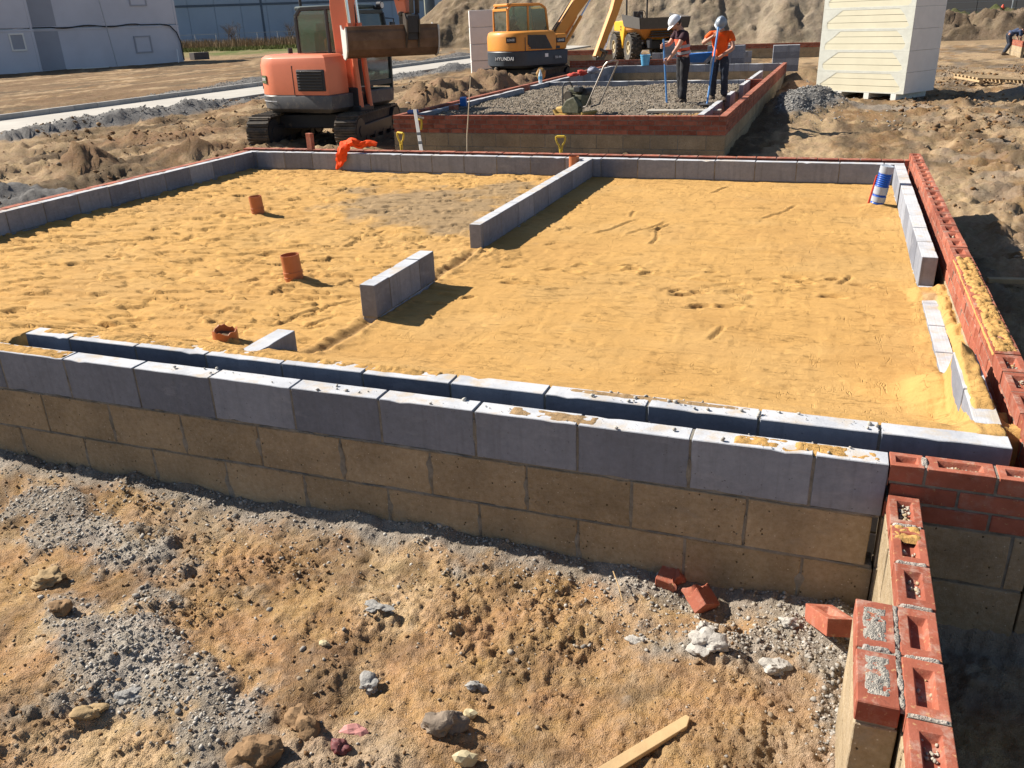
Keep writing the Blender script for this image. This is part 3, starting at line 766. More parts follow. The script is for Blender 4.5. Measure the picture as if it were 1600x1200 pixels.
def wall(name, label, cat, axis, t0, th_, a0, a1, ztop, courses, far=False, group=None, frog=False, jit=0.0016, top_gap=0.004, smear=False):
    """courses from the top: (kind, joint position). kind: 'g' grey block, 't' tan block, 'b' brick.
    axis 'x': runs along x with its thickness from t0 to t0+th_"""
    mid = t0 + th_ / 2
    root = empty(name, ((a0 + a1) / 2, mid, 0) if axis == 'x' else (mid, (a0 + a1) / 2, 0), 0, label, cat, group)
    rx, ry = root.location.x, root.location.y
    rs = random.Random(hash((round(a0, 3), round(t0, 3), len(courses))) & 0xffff)
    z = ztop; mb = MB()
    for ci, (kd, j0) in enumerate(courses):
        ch = 0.075 if kd == 'b' else 0.225; L = 0.225 if kd == 'b' else 0.45; h = ch - 0.010
        meshes = {'g': GBL if far else GB, 't': TBL if far else TB, 'b': (FB if (frog and ci == 0) else (BRL if far else BR))}[kd]
        nL = L - 0.010
        k = math.floor((a0 - j0) / L); pos = j0 + k * L
        zt = z if ci == 0 else z - 0.010
        hh = ch if ci == 0 else h
        hh = ch - 0.010
        while pos < a1 - 0.03:
            s0 = max(pos + 0.005, a0); s1 = min(pos + L - 0.005, a1)
            if s1 - s0 > 0.03:
                me = meshes[rs.randrange(len(meshes))]
                c = (s0 + s1) / 2; zz = z - hh / 2
                off = rs.uniform(-jit, jit); rz_ = rs.uniform(-0.005, 0.005); fl = math.pi if rs.random() < .5 else 0
                tz = rs.uniform(-0.0025, 0.0015) if ci == 0 else 0
                loc = (c - rx, mid + off - ry, zz + tz) if axis == 'x' else (mid + off - rx, c - ry, zz + tz)
                nm = "brick" if kd == 'b' else "block"
                link(nm, me, root, loc, (rs.uniform(-.003, .003), rs.uniform(-.004, .004), rz_ + fl + (0 if axis == 'x' else math.pi / 2)),
                     ((s1 - s0) / nL, th_ / (0.1025 if kd == 'b' else 0.1), hh / (0.065 if kd == 'b' else 0.215)))
            if pos > a0 + 0.02:                                            # upright joint of this course
                r_ = rs.uniform(0.002, 0.006)
                lo, hi = t0 + r_, t0 + th_ - r_
                ztj = z - (top_gap + rs.uniform(0, 0.010) if ci == 0 else 0)
                if axis == 'x': mb.span((pos - 0.0075 - rx, lo - ry, z - ch + 0.004), (pos + 0.0075 - rx, hi - ry, ztj))
                else: mb.span((lo - rx, pos - 0.0075 - ry, z - ch + 0.004), (hi - rx, pos + 0.0075 - ry, ztj))
            pos += L
        # bed joint under the course
        r_ = 0.0055
        lo, hi = t0 + r_, t0 + th_ - r_
        if axis == 'x': mb.span((a0 + 0.004 - rx, lo - ry, z - ch - 0.003), (a1 - 0.004 - rx, hi - ry, z - ch + 0.0135))
        else: mb.span((lo - rx, a0 + 0.004 - ry, z - ch - 0.003), (hi - rx, a1 - 0.004 - ry, z - ch + 0.0135))
        z -= ch
    mb.build("mortar", MORTAR, root)
    if smear:                                                              # squeezed-out mortar left rough over the joints of the outer face
        sb = MB(); z = ztop
        def ribbon(p, q, w0, w1):
            n = max(4, int(abs((Vector(q) - Vector(p)).length) / 0.012)); vs = []; P_, Q_ = Vector(p), Vector(q); d = (Q_ - P_).normalized(); s_ = Vector((-d.z, 0, d.x))
            for i in range(n + 1):
                c = P_.lerp(Q_, i / n); o = rs.uniform(0, 9); e = min(1, 0.25 + 4 * min(i, n - i) / n)
                a = (w0 + w1 * max(0, mnoise.noise(Vector((c.x * 14, c.z * 14, 1 + ci))) + 0.25)) * e; b_ = (w0 + w1 * max(0, mnoise.noise(Vector((c.x * 17, c.z * 17, 7 + ci))) + 0.25)) * e
                vs += [c + s_ * a, c + Vector((0, -0.0028 - 0.002 * rs.random(), 0)), c - s_ * b_]
            sb.add(vs, [(3 * i, 3 * i + 1, 3 * i + 4, 3 * i + 3) for i in range(n)] + [(3 * i + 1, 3 * i + 2, 3 * i + 5, 3 * i + 4) for i in range(n)])
        for ci, (kd, j0) in enumerate(courses[:3]):
            L = 0.45; pos = j0 + math.floor((a0 - j0) / L) * L
            while pos < a1 - 0.03:
                if pos > a0 + 0.05 and rs.random() < (0.9 if kd == 't' else 0.45):
                    t0_ = rs.uniform(0.0, 0.35) if kd == 't' else rs.uniform(0.1, 0.6); t1_ = rs.uniform(0.75, 1.0)
                    ribbon((pos - rx, t0 - ry + 0.001, z - 0.22 * t0_), (pos - rx + rs.uniform(-.004, .004), t0 - ry + 0.001, z - 0.222 * t1_), 0.006, 0.020 if kd == 't' else 0.008)
                pos += L
            x = a0
            while x < a1 - 0.1:
                ln = rs.uniform(0.15, 0.8)
                if rs.random() < 0.6: ribbon((x - rx, t0 - ry + 0.001, z - 0.2205), (min(x + ln, a1 - 0.02) - rx, t0 - ry + 0.001, z - 0.2205), 0.005, 0.009)
                x += ln + rs.uniform(0.02, 0.3)
            z -= 0.225
        link("mortar_smear", sb.mesh("mortar smear", MORTAR, smooth=True), root)["kind"] = "stuff"
    return root

# near foundation ----------------------------------------------------
G1 = "walls of the near foundation"
wall("block_wall", "long outer wall across the front, blue-grey blocks over two courses of tan blocks", "block wall", 'x', 0.0, 0.1, -7.95, 0.0, 0.0, [('g', -0.25), ('t', -0.473), ('t', -0.25), ('t', -0.47)], group=G1, smear=True)
wall("block_wall", "inner leaf of grey blocks just behind the long front wall, banked with yellow sand", "block wall", 'x', 0.25, 0.1, -4.38, 0.43, 0.0, [('g', -0.02), ('g', 0.2), ('g', -0.02)], group=G1)
wall("block_wall", "grey block wall along the left side of the yellow sand", "block wall", 'y', -8.01, 0.1, 0.9, 7.17, -0.07, [('g', 4.49), ('g', 4.7), ('g', 4.49)], group=G1)
wall("block_wall", "grey block wall across the back of the yellow sand, orange vest hung on it", "block wall", 'x', 7.17, 0.1, -8.01, 0.44, -0.07, [('g', -6.06), ('g', -5.84), ('g', -6.06)], group=G1)
wall("block_wall", "grey block leaf lit white along the right side, beside the blue duct", "block wall", 'y', 0.34, 0.1, 3.25, 7.165, -0.07, [('g', 3.25), ('g', 3.47), ('g', 3.25)], group=G1)
wall("block_wall", "short white-lit grey block run half buried in sand at the right front corner", "block wall", 'y', 0.335, 0.1, 0.36, 1.32, -0.03, [('g', 0.86), ('g', 0.62), ('g', 0.86)], group=G1)
wall("block_wall", "sunken grey block course flush with the sand in the gap of the right wall", "block wall", 'y', 0.345, 0.09, 1.33, 3.24, -0.268, [('g', 1.5), ('g', 1.7)], group=G1)
wall("block_wall", "long grey partition wall that runs from the middle of the sand to the back wall", "partition", 'y', -3.11, 0.1, 3.55, 7.165, -0.07, [('g', 3.6), ('g', 3.8)], group="partition pieces on the sand")
wall("block_wall", "free-standing piece of grey partition, three blocks, mid sand", "partition", 'y', -3.1, 0.11, 1.68, 2.58, -0.05, [('g', 1.885), ('g', 1.68)], group="partition pieces on the sand")
wall("block_wall", "single sand-buried grey block end behind the front leaf, by the broken pipe", "partition", 'y', -3.12, 0.11, 0.36, 0.80, -0.05, [('g', 0.36), ('g', 0.2)], group="partition pieces on the sand")
wall("brick_wall", "red brick leaf along the right side, row of open frogs on top", "brick wall", 'y', 0.50, 0.11, 0.0, 7.53, 0.0, [('b', 0.135), ('b', 0.02), ('b', 0.135), ('t', 0.2), ('t', 0.0)], frog=True, group=G1)
wall("brick_wall", "red brick leaf behind the back wall, only its top edge showing", "brick wall", 'x', 7.42, 0.11, -8.26, 0.495, -0.065, [('b', 0.0), ('b', 0.11), ('b', 0.0), ('t', 0.2), ('t', 0.0)], group=G1)
wall("brick_wall", "red brick leaf outside the left block wall", "brick wall", 'y', -8.26, 0.11, 0.0, 7.415, -0.095, [('b', 0.0), ('b', 0.11), ('b', 0.0), ('t', 0.2), ('t', 0.0)], group=G1)
wall("brick_wall", "shaded red brick end of the front wall, right of the stub wall", "brick wall", 'x', 0.0, 0.1025, 0.005, 0.495, 0.0, [('b', -0.105), ('b', 0.01), ('b', -0.105), ('t', -0.02), ('t', 0.2)], frog=True, group=G1, top_gap=0.0)
# stub wall running towards the camera
wall("brick_wall", "narrow stub wall running towards the viewer, frogged red bricks over tan block", "brick wall", 'y', 0.012, 0.1025, -1.98, -0.012, -0.115, [('b', -0.66), ('t', -0.70), ('t', -0.5), ('t', -0.3)], frog=True, group="near stub wall", top_gap=-0.002)
wall("brick_pier", "two-brick pier against the stub wall, frogs filled with grey mortar", "brick pier", 'y', -0.102, 0.1025, -1.095, -0.66, -0.115, [('b', -0.66), ('t', -1.10), ('t', -1.10), ('t', -1.1)], group="near stub wall", top_gap=-0.002)

# ------------------------------------------------------------------ farther foundation
G2 = "walls of the farther foundation"
wall("brick_wall", "front wall of the farther foundation, four red brick courses over tan blocks", "brick wall", 'x', 11.13, 0.11, -7.78, -1.92, 0.0, [('b', 0.0), ('b', 0.11), ('b', 0.0), ('b', 0.11), ('t', -7.61), ('t', -7.4), ('t', -7.61)], far=True, group=G2)
wall("brick_wall", "right wall of the farther foundation, beside the ballast heap", "brick wall", 'y', -2.03, 0.11, 11.245, 26.4, 0.0, [('b', 0.1), ('b', 0.2), ('b', 0.1), ('b', 0.2), ('t', 0.1), ('t', 0.3), ('t', 0.1)], far=True, group=G2)
wall("brick_wall", "left brick leaf of the farther foundation, running back past the soil heap", "brick wall", 'y', -7.78, 0.11, 11.245, 26.4, 0.0, [('b', 0.1), ('b', 0.2), ('b', 0.1), ('b', 0.2), ('t', 0.1), ('t', 0.3)], far=True, group=G2)
wall("block_wall", "grey block leaf along the left of the stony fill, blue lump on its top", "block wall", 'y', -7.50, 0.1, 11.5, 17.2, -0.01, [('g', 11.6), ('g', 11.4), ('g', 11.6)], far=True, group=G2)
wall("block_wall", "grey block leaf on the left beyond the gap, level with the water bottle", "block wall", 'y', -7.50, 0.1, 17.9, 26.1, -0.01, [('g', 11.6), ('g', 11.4), ('g', 11.6)], far=True, group=G2)
wall("block_wall", "grey cross wall behind the plate compactor", "block wall", 'x', 19.15, 0.1, -7.39, -2.45, -0.01, [('g', 0.1), ('g', 0.3), ('g', 0.1)], far=True, group=G2)
wall("block_wall", "back wall of the farther foundation, grey course over tan blocks, blue bucket on top", "block wall", 'x', 26.15, 0.1, -7.62, -2.04, -0.01, [('g', 0.1), ('t', 0.3), ('t', 0.1)], far=True, group=G2)
wall("brick_wall", "low run of red brick standing proud at the back left of the farther foundation", "brick wall", 'x', 26.45, 0.11, -9.0, -5.3, 0.16, [('b', 0.1), ('b', 0.2), ('b', 0.1), ('t', 0.2), ('t', 0.0)], far=True, group=G2)
for (a, b_, lb) in ((11.5, 13.9, "nearest pale-topped piece of grey block leaf inside the right brick wall"), (15.1, 16.0, "shortest piece of grey block leaf inside the right brick wall"), (17.6, 22.6, "farthest pale-topped piece of grey block leaf inside the right brick wall")):
    wall("block_wall", lb, "block wall", 'y', -2.42, 0.1, a, b_, -0.01, [('g', 11.5), ('g', 11.7)], far=True, group=G2)
wall("brick_pier", "little red brick end where the cross wall meets the right side", "brick pier", 'x', 19.13, 0.11, -2.44, -2.05, 0.0, [('b', 0.0), ('b', 0.1), ('b', 0.0)], far=True)
# stony fill
xs = np.arange(-7.42, -2.0, 0.035); ys = np.concatenate([np.arange(11.22, 19.2, 0.035), np.arange(19.2, 26.2, 0.12)])
X, Y = np.meshgrid(xs, ys)
deep = sst(19.2, 19.3, Y); rgt = sst(-2.43, -2.40, X)
Z = -0.10 - 0.40 * deep - 0.35 * rgt + 0.05 * fbm(X, Y, 0.6, 3) + 0.030 * clods(X, Y, 7, 1, 0.8) + 0.025 * clods(X, Y, 14, 3, 0.8) + 0.010 * fbm(X, Y, 9, 3) - 0.04 * gauss(X, Y, -4.6, 12.3, 2.2, 0.5)
Z -= 0.02
T = np.empty(X.shape + (3,)); T[:] = np.array([0.36, 0.30, 0.235]); T = mixc(T, sst(-0.1, 0.5, fbm(X, Y, 0.8, 4, off=3)) * 0.7, np.array([0.30, 0.25, 0.19]))
T = mixc(T, gauss(X, Y, -4.2, 12.0, 2.4, 0.5) * 0.8, np.array([0.60, 0.52, 0.43])); T = mixc(T, sst(.3, .7, gauss(X, Y, -2.9, 12.3, 0.7, 0.35) + .2 * fbm(X, Y, 3, 3)), np.array([0.55, 0.33, 0.13]))
o = link("stony_fill", grid_mesh("stony_fill", X, Y, Z, EARTH, T)); tag(o, kind="structure")
# concrete screed offcut at the corner by the rake
b = MB(); b.box((0, 0, 0), (1.3, 0.22, 0.05))
CONC = simple("pale concrete", (0.36, 0.33, 0.28), 0.9, nscale=4, bump=0.4, bscale=50, bdist=0.004)
o = b.build("concrete_strip", CONC, loc=(-2.85, 12.75, -0.085), rot=(0, 0, 0.03), bevel=0.01); tag(o, "pale concrete strip lying on the fill where the workers rake", "concrete strip")

# third foundation, far
G3 = "walls of the distant foundations"
wall("brick_wall", "distant brick-on-block wall behind the two workers, foot of the spoil heap", "brick wall", 'x', 43.5, 0.11, -8.6, 2.0, 0.02, [('b', 0.1), ('b', 0.2), ('b', 0.1), ('t', 0.1), ('t', 0.3)], far=True, group=G3)
wall("brick_wall", "distant brick-on-block wall left of the dumper, behind the yellow digger's bucket", "brick wall", 'x', 40.2, 0.11, -13.9, -10.9, 0.02, [('b', 0.1), ('b', 0.2), ('b', 0.1), ('t', 0.1), ('t', 0.3)], far=True, group=G3)
wall("brick_wall", "sunlit end of a brick-on-pale-block wall at the right edge", "brick wall", 'y', 6.62, 0.11, 39.5, 43.0, -0.02, [('b', 0.1), ('b', 0.2), ('b', 0.1), ('t', 0.1), ('t', 0.3)], far=True, group=G3)
wall("block_wall", "distant grey block wall with a pier, between the two workers", "block wall", 'x', 35.0, 0.1, -7.9, -3.8, 0.02, [('g', 0.1), ('g', 0.3), ('t', 0.1)], far=True, group=G3)

# ------------------------------------------------------------------ haul road: slab and kerbs
ROADM = simple("road concrete", (0.40, 0.375, 0.335), 0.92, nscale=1.1, var=0.12, dirt=0.35, dirtcol=(0.34, 0.29, 0.23), bump=0.3, bscale=30, bdist=0.004)
b = MB(); b.span((-21.9, -6, -0.95), (-19.22, 120, -0.56))
tag(b.build("road", ROADM), kind="structure")
KERB = simple("kerb concrete", (0.40, 0.385, 0.36), 0.9, nscale=3, bump=0.3, bscale=40, bdist=0.003, rnd=0.08)
b = MB(); b.box((0, 0, 0), (0.125, 0.905, 0.5)); km = b.mesh("kerb stone", KERB, bevel=0.012)
kr = empty("road_kerb", (-21.97, 0, -0.665), 0, "raised concrete kerb along the far side of the haul road", "kerb")
for k in range(64): link("kerb_stone", km, kr, (random.uniform(-.006, .006), -4 + k * 0.915, random.uniform(-.004, .004)), (0, 0, random.uniform(-.004, .004)))
kr2 = empty("road_kerb", (-19.15, 0, -0.80), 0, "low concrete kerb along the near side of the haul road", "kerb")
for k in range(64): link("kerb_stone", km, kr2, (random.uniform(-.006, .006), -4 + k * 0.915, random.uniform(-.004, .004)), (0, 0, random.uniform(-.004, .004)))

# ------------------------------------------------------------------ spoil heap and banks
X, Y = np.meshgrid(np.arange(-62, 8, 0.16), np.concatenate([np.arange(60, 80, 0.16), np.arange(80, 96, 0.8)]))
yb = 64.6 + 3.6 * sst(-15, -30, -(-X)) * 0 + np.where(X < -15, (-15 - X) * 0.42, 0) + 1.5 * fbm(X, Y * 0.2, 0.16, 3)
env = sst(-50, -33, X) * (1 - sst(-1.5, 3.5, X))
s_ = np.clip((Y - yb) / 9.5, 0, 1)
prof = np.where(s_ < 0.45, s_ * 1.15, 0.5175 + (s_ - 0.45) * 0.88)
gul = billow(X + 0.35 * Y, Y * 0.25, 0.35, 3, 0.55, off=4)
Hh = env * (6.6 * prof) * (1 + 0.10 * fbm(X, Y, 0.12, 3)) + env * sst(0, 0.1, s_) * (0.26 * gul + 0.20 * fbm(X, Y, 0.8, 4, 0.6) + 0.10 * clods(X, Y, 2.5, 2, 0.5))
Hh -= env * 0.45 * sst(0.05, 0.2, gul) * s_ * sst(-20, -12, X)
Zs = -0.9 + Hh + 0.25 * (env > 0.02)
T = np.empty(X.shape + (3,)); T[:] = np.array([0.44, 0.36, 0.265])
T = mixc(T, sst(-0.2, 0.4, fbm(X + 0.3 * Y, Y * 0.4, 0.3, 4, off=7)) * 0.6, np.array([0.33, 0.25, 0.165])); T = mixc(T, sst(-22, -34, X) * 0 + (1 - sst(-34, -24, X)) * 0.8, np.array([0.25, 0.18, 0.11]))
T = mixc(T, sst(0.1, 0.5, fbm(X, Y, 0.9, 4)) * 0.4, np.array([0.52, 0.41, 0.29]))
o = link("spoil_heap", grid_mesh("spoil_heap", X, Y, Zs, EARTH_FAR, T)); tag(o, kind="structure")
X, Y = np.meshgrid(np.arange(-2, 34, 0.14), np.arange(58.5, 72, 0.14))
e = sst(58.7, 62.5, Y + 1.2 * fbm(X, Y, 0.25, 2)) * (1 - sst(67, 71, Y)) * sst(-1.5, 2, X)
Zs = -1.0 + e * (1.75 + 0.5 * fbm(X, Y, 0.35, 3)) + e * (0.22 * clods(X, Y, 1.1, 3, 0.8) + 0.20 * clods(X, Y, 2.6, 6, 0.8) + 0.16 * fbm(X, Y, 1.3, 4, 0.65)) - 0.75 * e * sst(0.1, 0.45, fbm(X, Y * 1.8, 0.3, 2, off=31)) * (1 - sst(64, 66, Y))
T = np.empty(X.shape + (3,)); T[:] = np.array([0.27, 0.20, 0.135]); T = mixc(T, sst(-0.1, 0.4, fbm(X, Y, 0.8, 3)) * 0.6, np.array([0.38, 0.29, 0.2])); T = mixc(T, sst(64.5, 66.5, Y + fbm(X, Y, 0.5, 3)), np.array([0.13, 0.15, 0.06]))
o = link("earth_bank", grid_mesh("earth_bank", X, Y, Zs, EARTH_FAR, T)); tag(o, kind="structure")

# ------------------------------------------------------------------ warehouses
def cladding(name, col, ribs=3.0):
    t = NT(name); p = t.pos()
    n1 = t.noise(p, 0.25, 5, 0.6)
    c = t.mix(t.ramp(n1, 0.3, 0.7), [x * 0.93 for x in col], [x * 1.05 for x in col])
    return t.finish(c, 0.55, None, 0.0, 0.35)
CLAD = cladding("blue grey cladding", (0.36, 0.43, 0.54)); CLAD2 = cladding("pale grey cladding", (0.60, 0.63, 0.68)); CLAD3 = cladding("mid grey cladding", (0.27, 0.30, 0.35)); CLADD = cladding("dark cladding", (0.10, 0.095, 0.10))
TRIM = simple("dark trim", (0.10, 0.13, 0.18), 0.5)
def warehouse(label, p0, p1, depth, h, zb, mats, band_h, panel=3.0, doors=()):
    p0 = Vector(p0); p1 = Vector(p1); d = p1 - p0; L = d.length; an = math.atan2(d.y, d.x)
    r = empty("warehouse", (p0.x, p0.y, zb), an, label, "warehouse")
    n = int(L / panel)
    b = MB(); b.span((0, 0.14, 0), (L, depth, h)); b.build("wall", mats[0], r)
    b = MB(); b.span((0, 0.0, 0), (panel - 0.05, 0.11, band_h - 0.05)); lo = b.mesh("lower panel", mats[0], bevel=0.02)
    b = MB(); b.span((0, 0.0, 0), (panel - 0.05, 0.11, h - band_h - 0.4)); hi = b.mesh("upper panel", mats[1], bevel=0.02)
    for k in range(n):
        link("cladding_panel", lo, r, (k * panel, 0.0, 0)); link("cladding_panel", hi, r, (k * panel, 0.0, band_h + 0.3))
    b = MB(); b.span((0, -0.06, band_h), (L, 0.12, band_h + 0.28)); b.build("band", TRIM, r)
    b = MB(); b.span((-0.3, -0.4, h), (L + 0.3, depth, h + 0.5)); b.build("roof", TRIM, r)
    for x in doors:
        b = MB(); b.span((x, -0.05, 0), (x + 0.35, 0.13, h)); b.build("downpipe", TRIM, r)
    return r
warehouse("large blue-grey warehouse behind the weedy field, left of the orange digger", (-128, 96, 0), (-66.5, 136, 0), 40, 15, -1.5, (CLAD, CLAD), 6.6, 4.0, (24, 47, 66))
warehouse("pale end block of warehouse seen past the orange digger's cab", (-65.5, 138, 0), (-54.5, 144, 0), 30, 15, -1.5, (CLAD2, CLAD2), 9, 2.0)
warehouse("grey warehouse with a dark band above the left end of the spoil heap", (-53.5, 140, 0), (-18, 152, 0), 40, 15, -1.5, (CLAD3, CLAD3), 4.6, 5.0)
warehouse("dark warehouse in shade beyond the bank at the right edge", (6, 118, 0), (60, 104, 0), 30, 15, -1.5, (CLADD, CLADD), 8, 4.0)

# ------------------------------------------------------------------ site cabins, left
CAB1 = simple("cabin paint", (0.56, 0.58, 0.66), 0.5, nscale=0.6, var=0.06, dirt=0.12, dirtcol=(0.3, 0.28, 0.26))
CAB1D = simple("cabin paint dark", (0.34, 0.36, 0.42), 0.5, nscale=0.6, var=0.06)
WHITE = simple("white plastic", (0.78, 0.78, 0.76), 0.4, var=0.05); DARK = simple("dark rubber", (0.035, 0.035, 0.038), 0.6, nscale=8, dirt=0.15); STEEL = simple("bare steel", (0.45, 0.45, 0.45), 0.35, 0.7)
def cabin(label, p0, ang, L, D, z0, dark=(), win=(), nm="site_cabin"):
    r = empty(nm, (p0[0], p0[1], z0), ang, label, "site cabin", "stacked site cabins")
    H = 2.8
    b = MB(); b.span((0, 0, 0.06), (L, D, H)); b.build("wall", CAB1, r, bevel=0.05)
    for x in (0.06, L - 0.2):
        b = MB(); b.span((x, -0.03, 0), (x + 0.14, 0.1, H + 0.03)); b.build("corner_post", CAB1, r, bevel=0.02)
    b = MB(); b.span((0, -0.035, H - 0.12), (L, D, H + 0.02)); b.build("roof_rail", CAB1, r, bevel=0.015)
    for (x0, x1) in dark:
        b = MB(); b.span((x0, -0.012, 0.15), (x1, 0.05, H - 0.14)); b.build("end_panel", CAB1D, r)
    for (x0, z0_, w, h, fl) in win:
        f = MB(); f.span((x0, -0.07, z0_), (x0 + w, 0.0, z0_ + 0.1)); f.span((x0, -0.07, z0_ + h - 0.1), (x0 + w, 0.0, z0_ + h)); f.span((x0, -0.07, z0_ + 0.1), (x0 + 0.1, 0.0, z0_ + h - 0.1)); f.span((x0 + w - 0.1, -0.07, z0_ + 0.1), (x0 + w, 0.0, z0_ + h - 0.1))
        wf = f.build("window", WHITE if fl else CAB1D, r)
        b = MB(); b.span((x0 + 0.1, -0.03, z0_ + 0.1), (x0 + w - 0.1, -0.005, z0_ + h - 0.1)); b.build("shutter", CAB1D if fl else CAB1, wf)
    return r
AC = math.radians(67)
cx, cy = -53.1, 44.4
dx, dy = math.cos(AC), math.sin(AC)
A1 = (cx - dx * 9.8 + 1.35 * dy, cy - dy * 9.8 - 1.35 * dx)
cabin("lower site cabin at the left edge with a small white-framed window", A1, AC, 9.8, 3.0, -0.78, win=((8.15, 1.5, 0.95, 1.1, True),))
cabin("upper site cabin at the left edge, above the small window", A1, AC, 9.8, 3.0, 2.05)
A2 = (cx + dx * 0.15, cy + dy * 0.15)
cabin("lower site cabin behind the leaning grey pole", A2, AC, 10.9, 3.0, -0.78, dark=((0.2, 1.9),), win=((7.2, 0.95, 1.3, 1.2, False),))
cabin("upper site cabin above the slack black cable", A2, AC, 10.9, 3.0, 2.05, dark=((0.2, 1.9),), win=((7.4, 1.35, 1.3, 1.0, False),))
def P2(u, out, z): return (cx + dx * u + dy * out, cy + dy * u - dx * out, z)
b = MB(); b.tube([P2(5.2, 0.35, 4.2), P2(5.55, 0.45, -0.75)], 0.035, 8); tag(b.build("pole", simple("grey pole", (0.42, 0.44, 0.48), 0.5)), "pale grey pole standing against the site cabin", "pole")
b = MB(); pts = [P2(u, 0.12, 2.12 + 0.07 * math.sin(u * 1.9) * (u > 1.5) * (u < 8)) for u in np.linspace(0.1, 9.6, 26)] + [P2(10.3, 0.13, 2.0), P2(10.75, 0.14, 1.5), P2(10.95, 0.14, 0.8), P2(10.98, 0.14, -0.5)]
b.tube(pts, 0.045, 6); tag(b.build("power_cable", DARK), "black cable looped along the joint between the stacked cabins", "cable")
b = MB(); b.tube([P2(10.1, 0.9, -0.7), P2(10.5, 0.2, 0.3)], 0.04, 6); tag(b.build("prop", WHITE), "short white prop leaning on the cabin's right corner", "prop")
for (u, w_, out, L, lb) in ((2.3, 0.25, 1.0, 1.1, "shorter white plank on the ground before the cabins"), (3.4, 0.2, 1.8, 1.8, "longer white plank on the ground before the cabins")):
    b = MB(); b.box((0, 0, 0), (L, w_, 0.05)); p = P2(u, out, -0.60)
    tag(b.build("plank", WHITE, loc=p, rot=(0, 0, AC), bevel=0.006), lb, "plank")
b = MB(); b.box((0, 0, 0), (1.3, 0.8, 0.55)); b2 = b.build("crate", simple("dark crate", (0.09, 0.08, 0.08), 0.8), loc=P2(13.0, -1.2, -0.3), rot=(0, 0, AC), bevel=0.02); tag(b2, "low dark crate on the ground right of the cabins", "crate")

# ------------------------------------------------------------------ fence, weeds and scrub before the left warehouse
FENCE = simple("galvanised fence", (0.42, 0.44, 0.46), 0.5, 0.3)
fr = empty("site_fence", (-85, 108, -0.7), 0, "low wire fence with a pale top rail before the blue-grey warehouse", "fence")
pa = Vector((-101, 93)); pb = Vector((-62, 122)); dd = (pb - pa); nf = 17
for k in range(nf + 1):
    q = pa + dd * k / nf; b = MB(); b.cyl((0, 0, 0), (0, 0, 1.9), 0.05, 6); b.build("post", FENCE, fr, loc=(q.x + 85, q.y - 108, 0))
    if k < nf:
        q2 = pa + dd * (k + 1) / nf
        b = MB(); b.beam((q.x + 85, q.y - 108, 1.82), (q2.x + 85, q2.y - 108, 1.82), 0.07); b.build("top_rail", FENCE, fr)
b = MB()
for k in range(nf):
    q = pa + dd * k / nf; q2 = pa + dd * (k + 1) / nf
    for j in range(6):
        z_ = 0.2 + j * 0.27; b.beam((q.x + 85, q.y - 108, z_), (q2.x + 85, q2.y - 108, z_), 0.012)
b.build("wire", FENCE, fr)["kind"] = "stuff"
fr = empty("site_fence", (12, 76, -0.4), 0, "wire fence on the green verge at the right edge", "fence")
for k in range(9):
    b = MB(); b.cyl((0, 0, 0), (0, 0, 2.6), 0.045, 6); b.build("post", FENCE, fr, loc=(-7.4 + k * 3.4 * (0.3 if k == 1 else 1), 0, 0))
b = MB()
for j in range(5): b.beam((-7.4, 0, 0.5 + j * 0.5), (22, 0, 0.5 + j * 0.5), 0.014)
b.build("wire", FENCE, fr)["kind"] = "stuff"

def weeds(name, n, fx, hmin, hmax, cols, seed, wid=0.03):
    rs = np.random.RandomState(seed)
    P = fx(rs, n); n = len(P)
    h = rs.uniform(hmin, hmax, n); a = rs.uniform(0, np.pi, n); w = wid * (0.6 + rs.rand(n)); lx = rs.normal(0, 0.22, n) * h; ly = rs.normal(0, 0.22, n) * h
    ca, sa = np.cos(a) * w, np.sin(a) * w
    V = np.stack([np.stack([P[:, 0] - ca, P[:, 1] - sa, P[:, 2]], -1), np.stack([P[:, 0] + ca, P[:, 1] + sa, P[:, 2]], -1), np.stack([P[:, 0] + lx, P[:, 1] + ly, P[:, 2] + h], -1)], 1).reshape(-1, 3)
    me = bpy.data.meshes.new(name); me.vertices.add(n * 3); me.vertices.foreach_set("co", V.astype(np.float32).ravel())
    me.loops.add(n * 3); me.loops.foreach_set("vertex_index", np.arange(n * 3, dtype=np.int32)); me.polygons.add(n); me.polygons.foreach_set("loop_start", np.arange(n, dtype=np.int32) * 3)
    me.update(calc_edges=True); me.materials.append(mat_stone(name + " leaf", cols)); return link(name, me)
def reg(rs, n, far_):
    t = rs.uniform(0, 1, n); u = rs.uniform(0, 1, n)
    # between the near field edge and the fence
    a = np.array([-92, 74]); b_ = np.array([-44, 92]); c = np.array([-106, 92]); d = np.array([-58, 121])
    lo = a + (b_ - a) * t[:, None]; hi = c + (d - c) * t[:, None]
    uu = (0.45 + 0.6 * u) if far_ else (0.02 + 0.75 * u)
    p = lo + (hi - lo) * uu[:, None]
    k = fbm(p[:, 0], p[:, 1], 0.3, 3, off=far_ * 5) + rs.normal(0, .2, n) > -0.15
    p = p[k]; return np.column_stack([p, np.full(len(p), -0.75)])
tag(weeds("grass", 26000, lambda r, n: reg(r, n, 0), 0.15, 0.55, [(0.10, 0.12, 0.035), (0.16, 0.18, 0.05), (0.24, 0.22, 0.09), (0.12, 0.14, 0.05)], 1, 0.07), "low green grass of the field before the blue-grey warehouse", "grass", kind="stuff")
tag(weeds("tall_weeds", 26000, lambda r, n: reg(r, n, 1), 0.5, 1.5, [(0.23, 0.15, 0.09), (0.32, 0.23, 0.13), (0.18, 0.13, 0.08), (0.27, 0.20, 0.12)], 2, 0.05), "tall brown dead weeds along the fence", "weeds", kind="stuff")
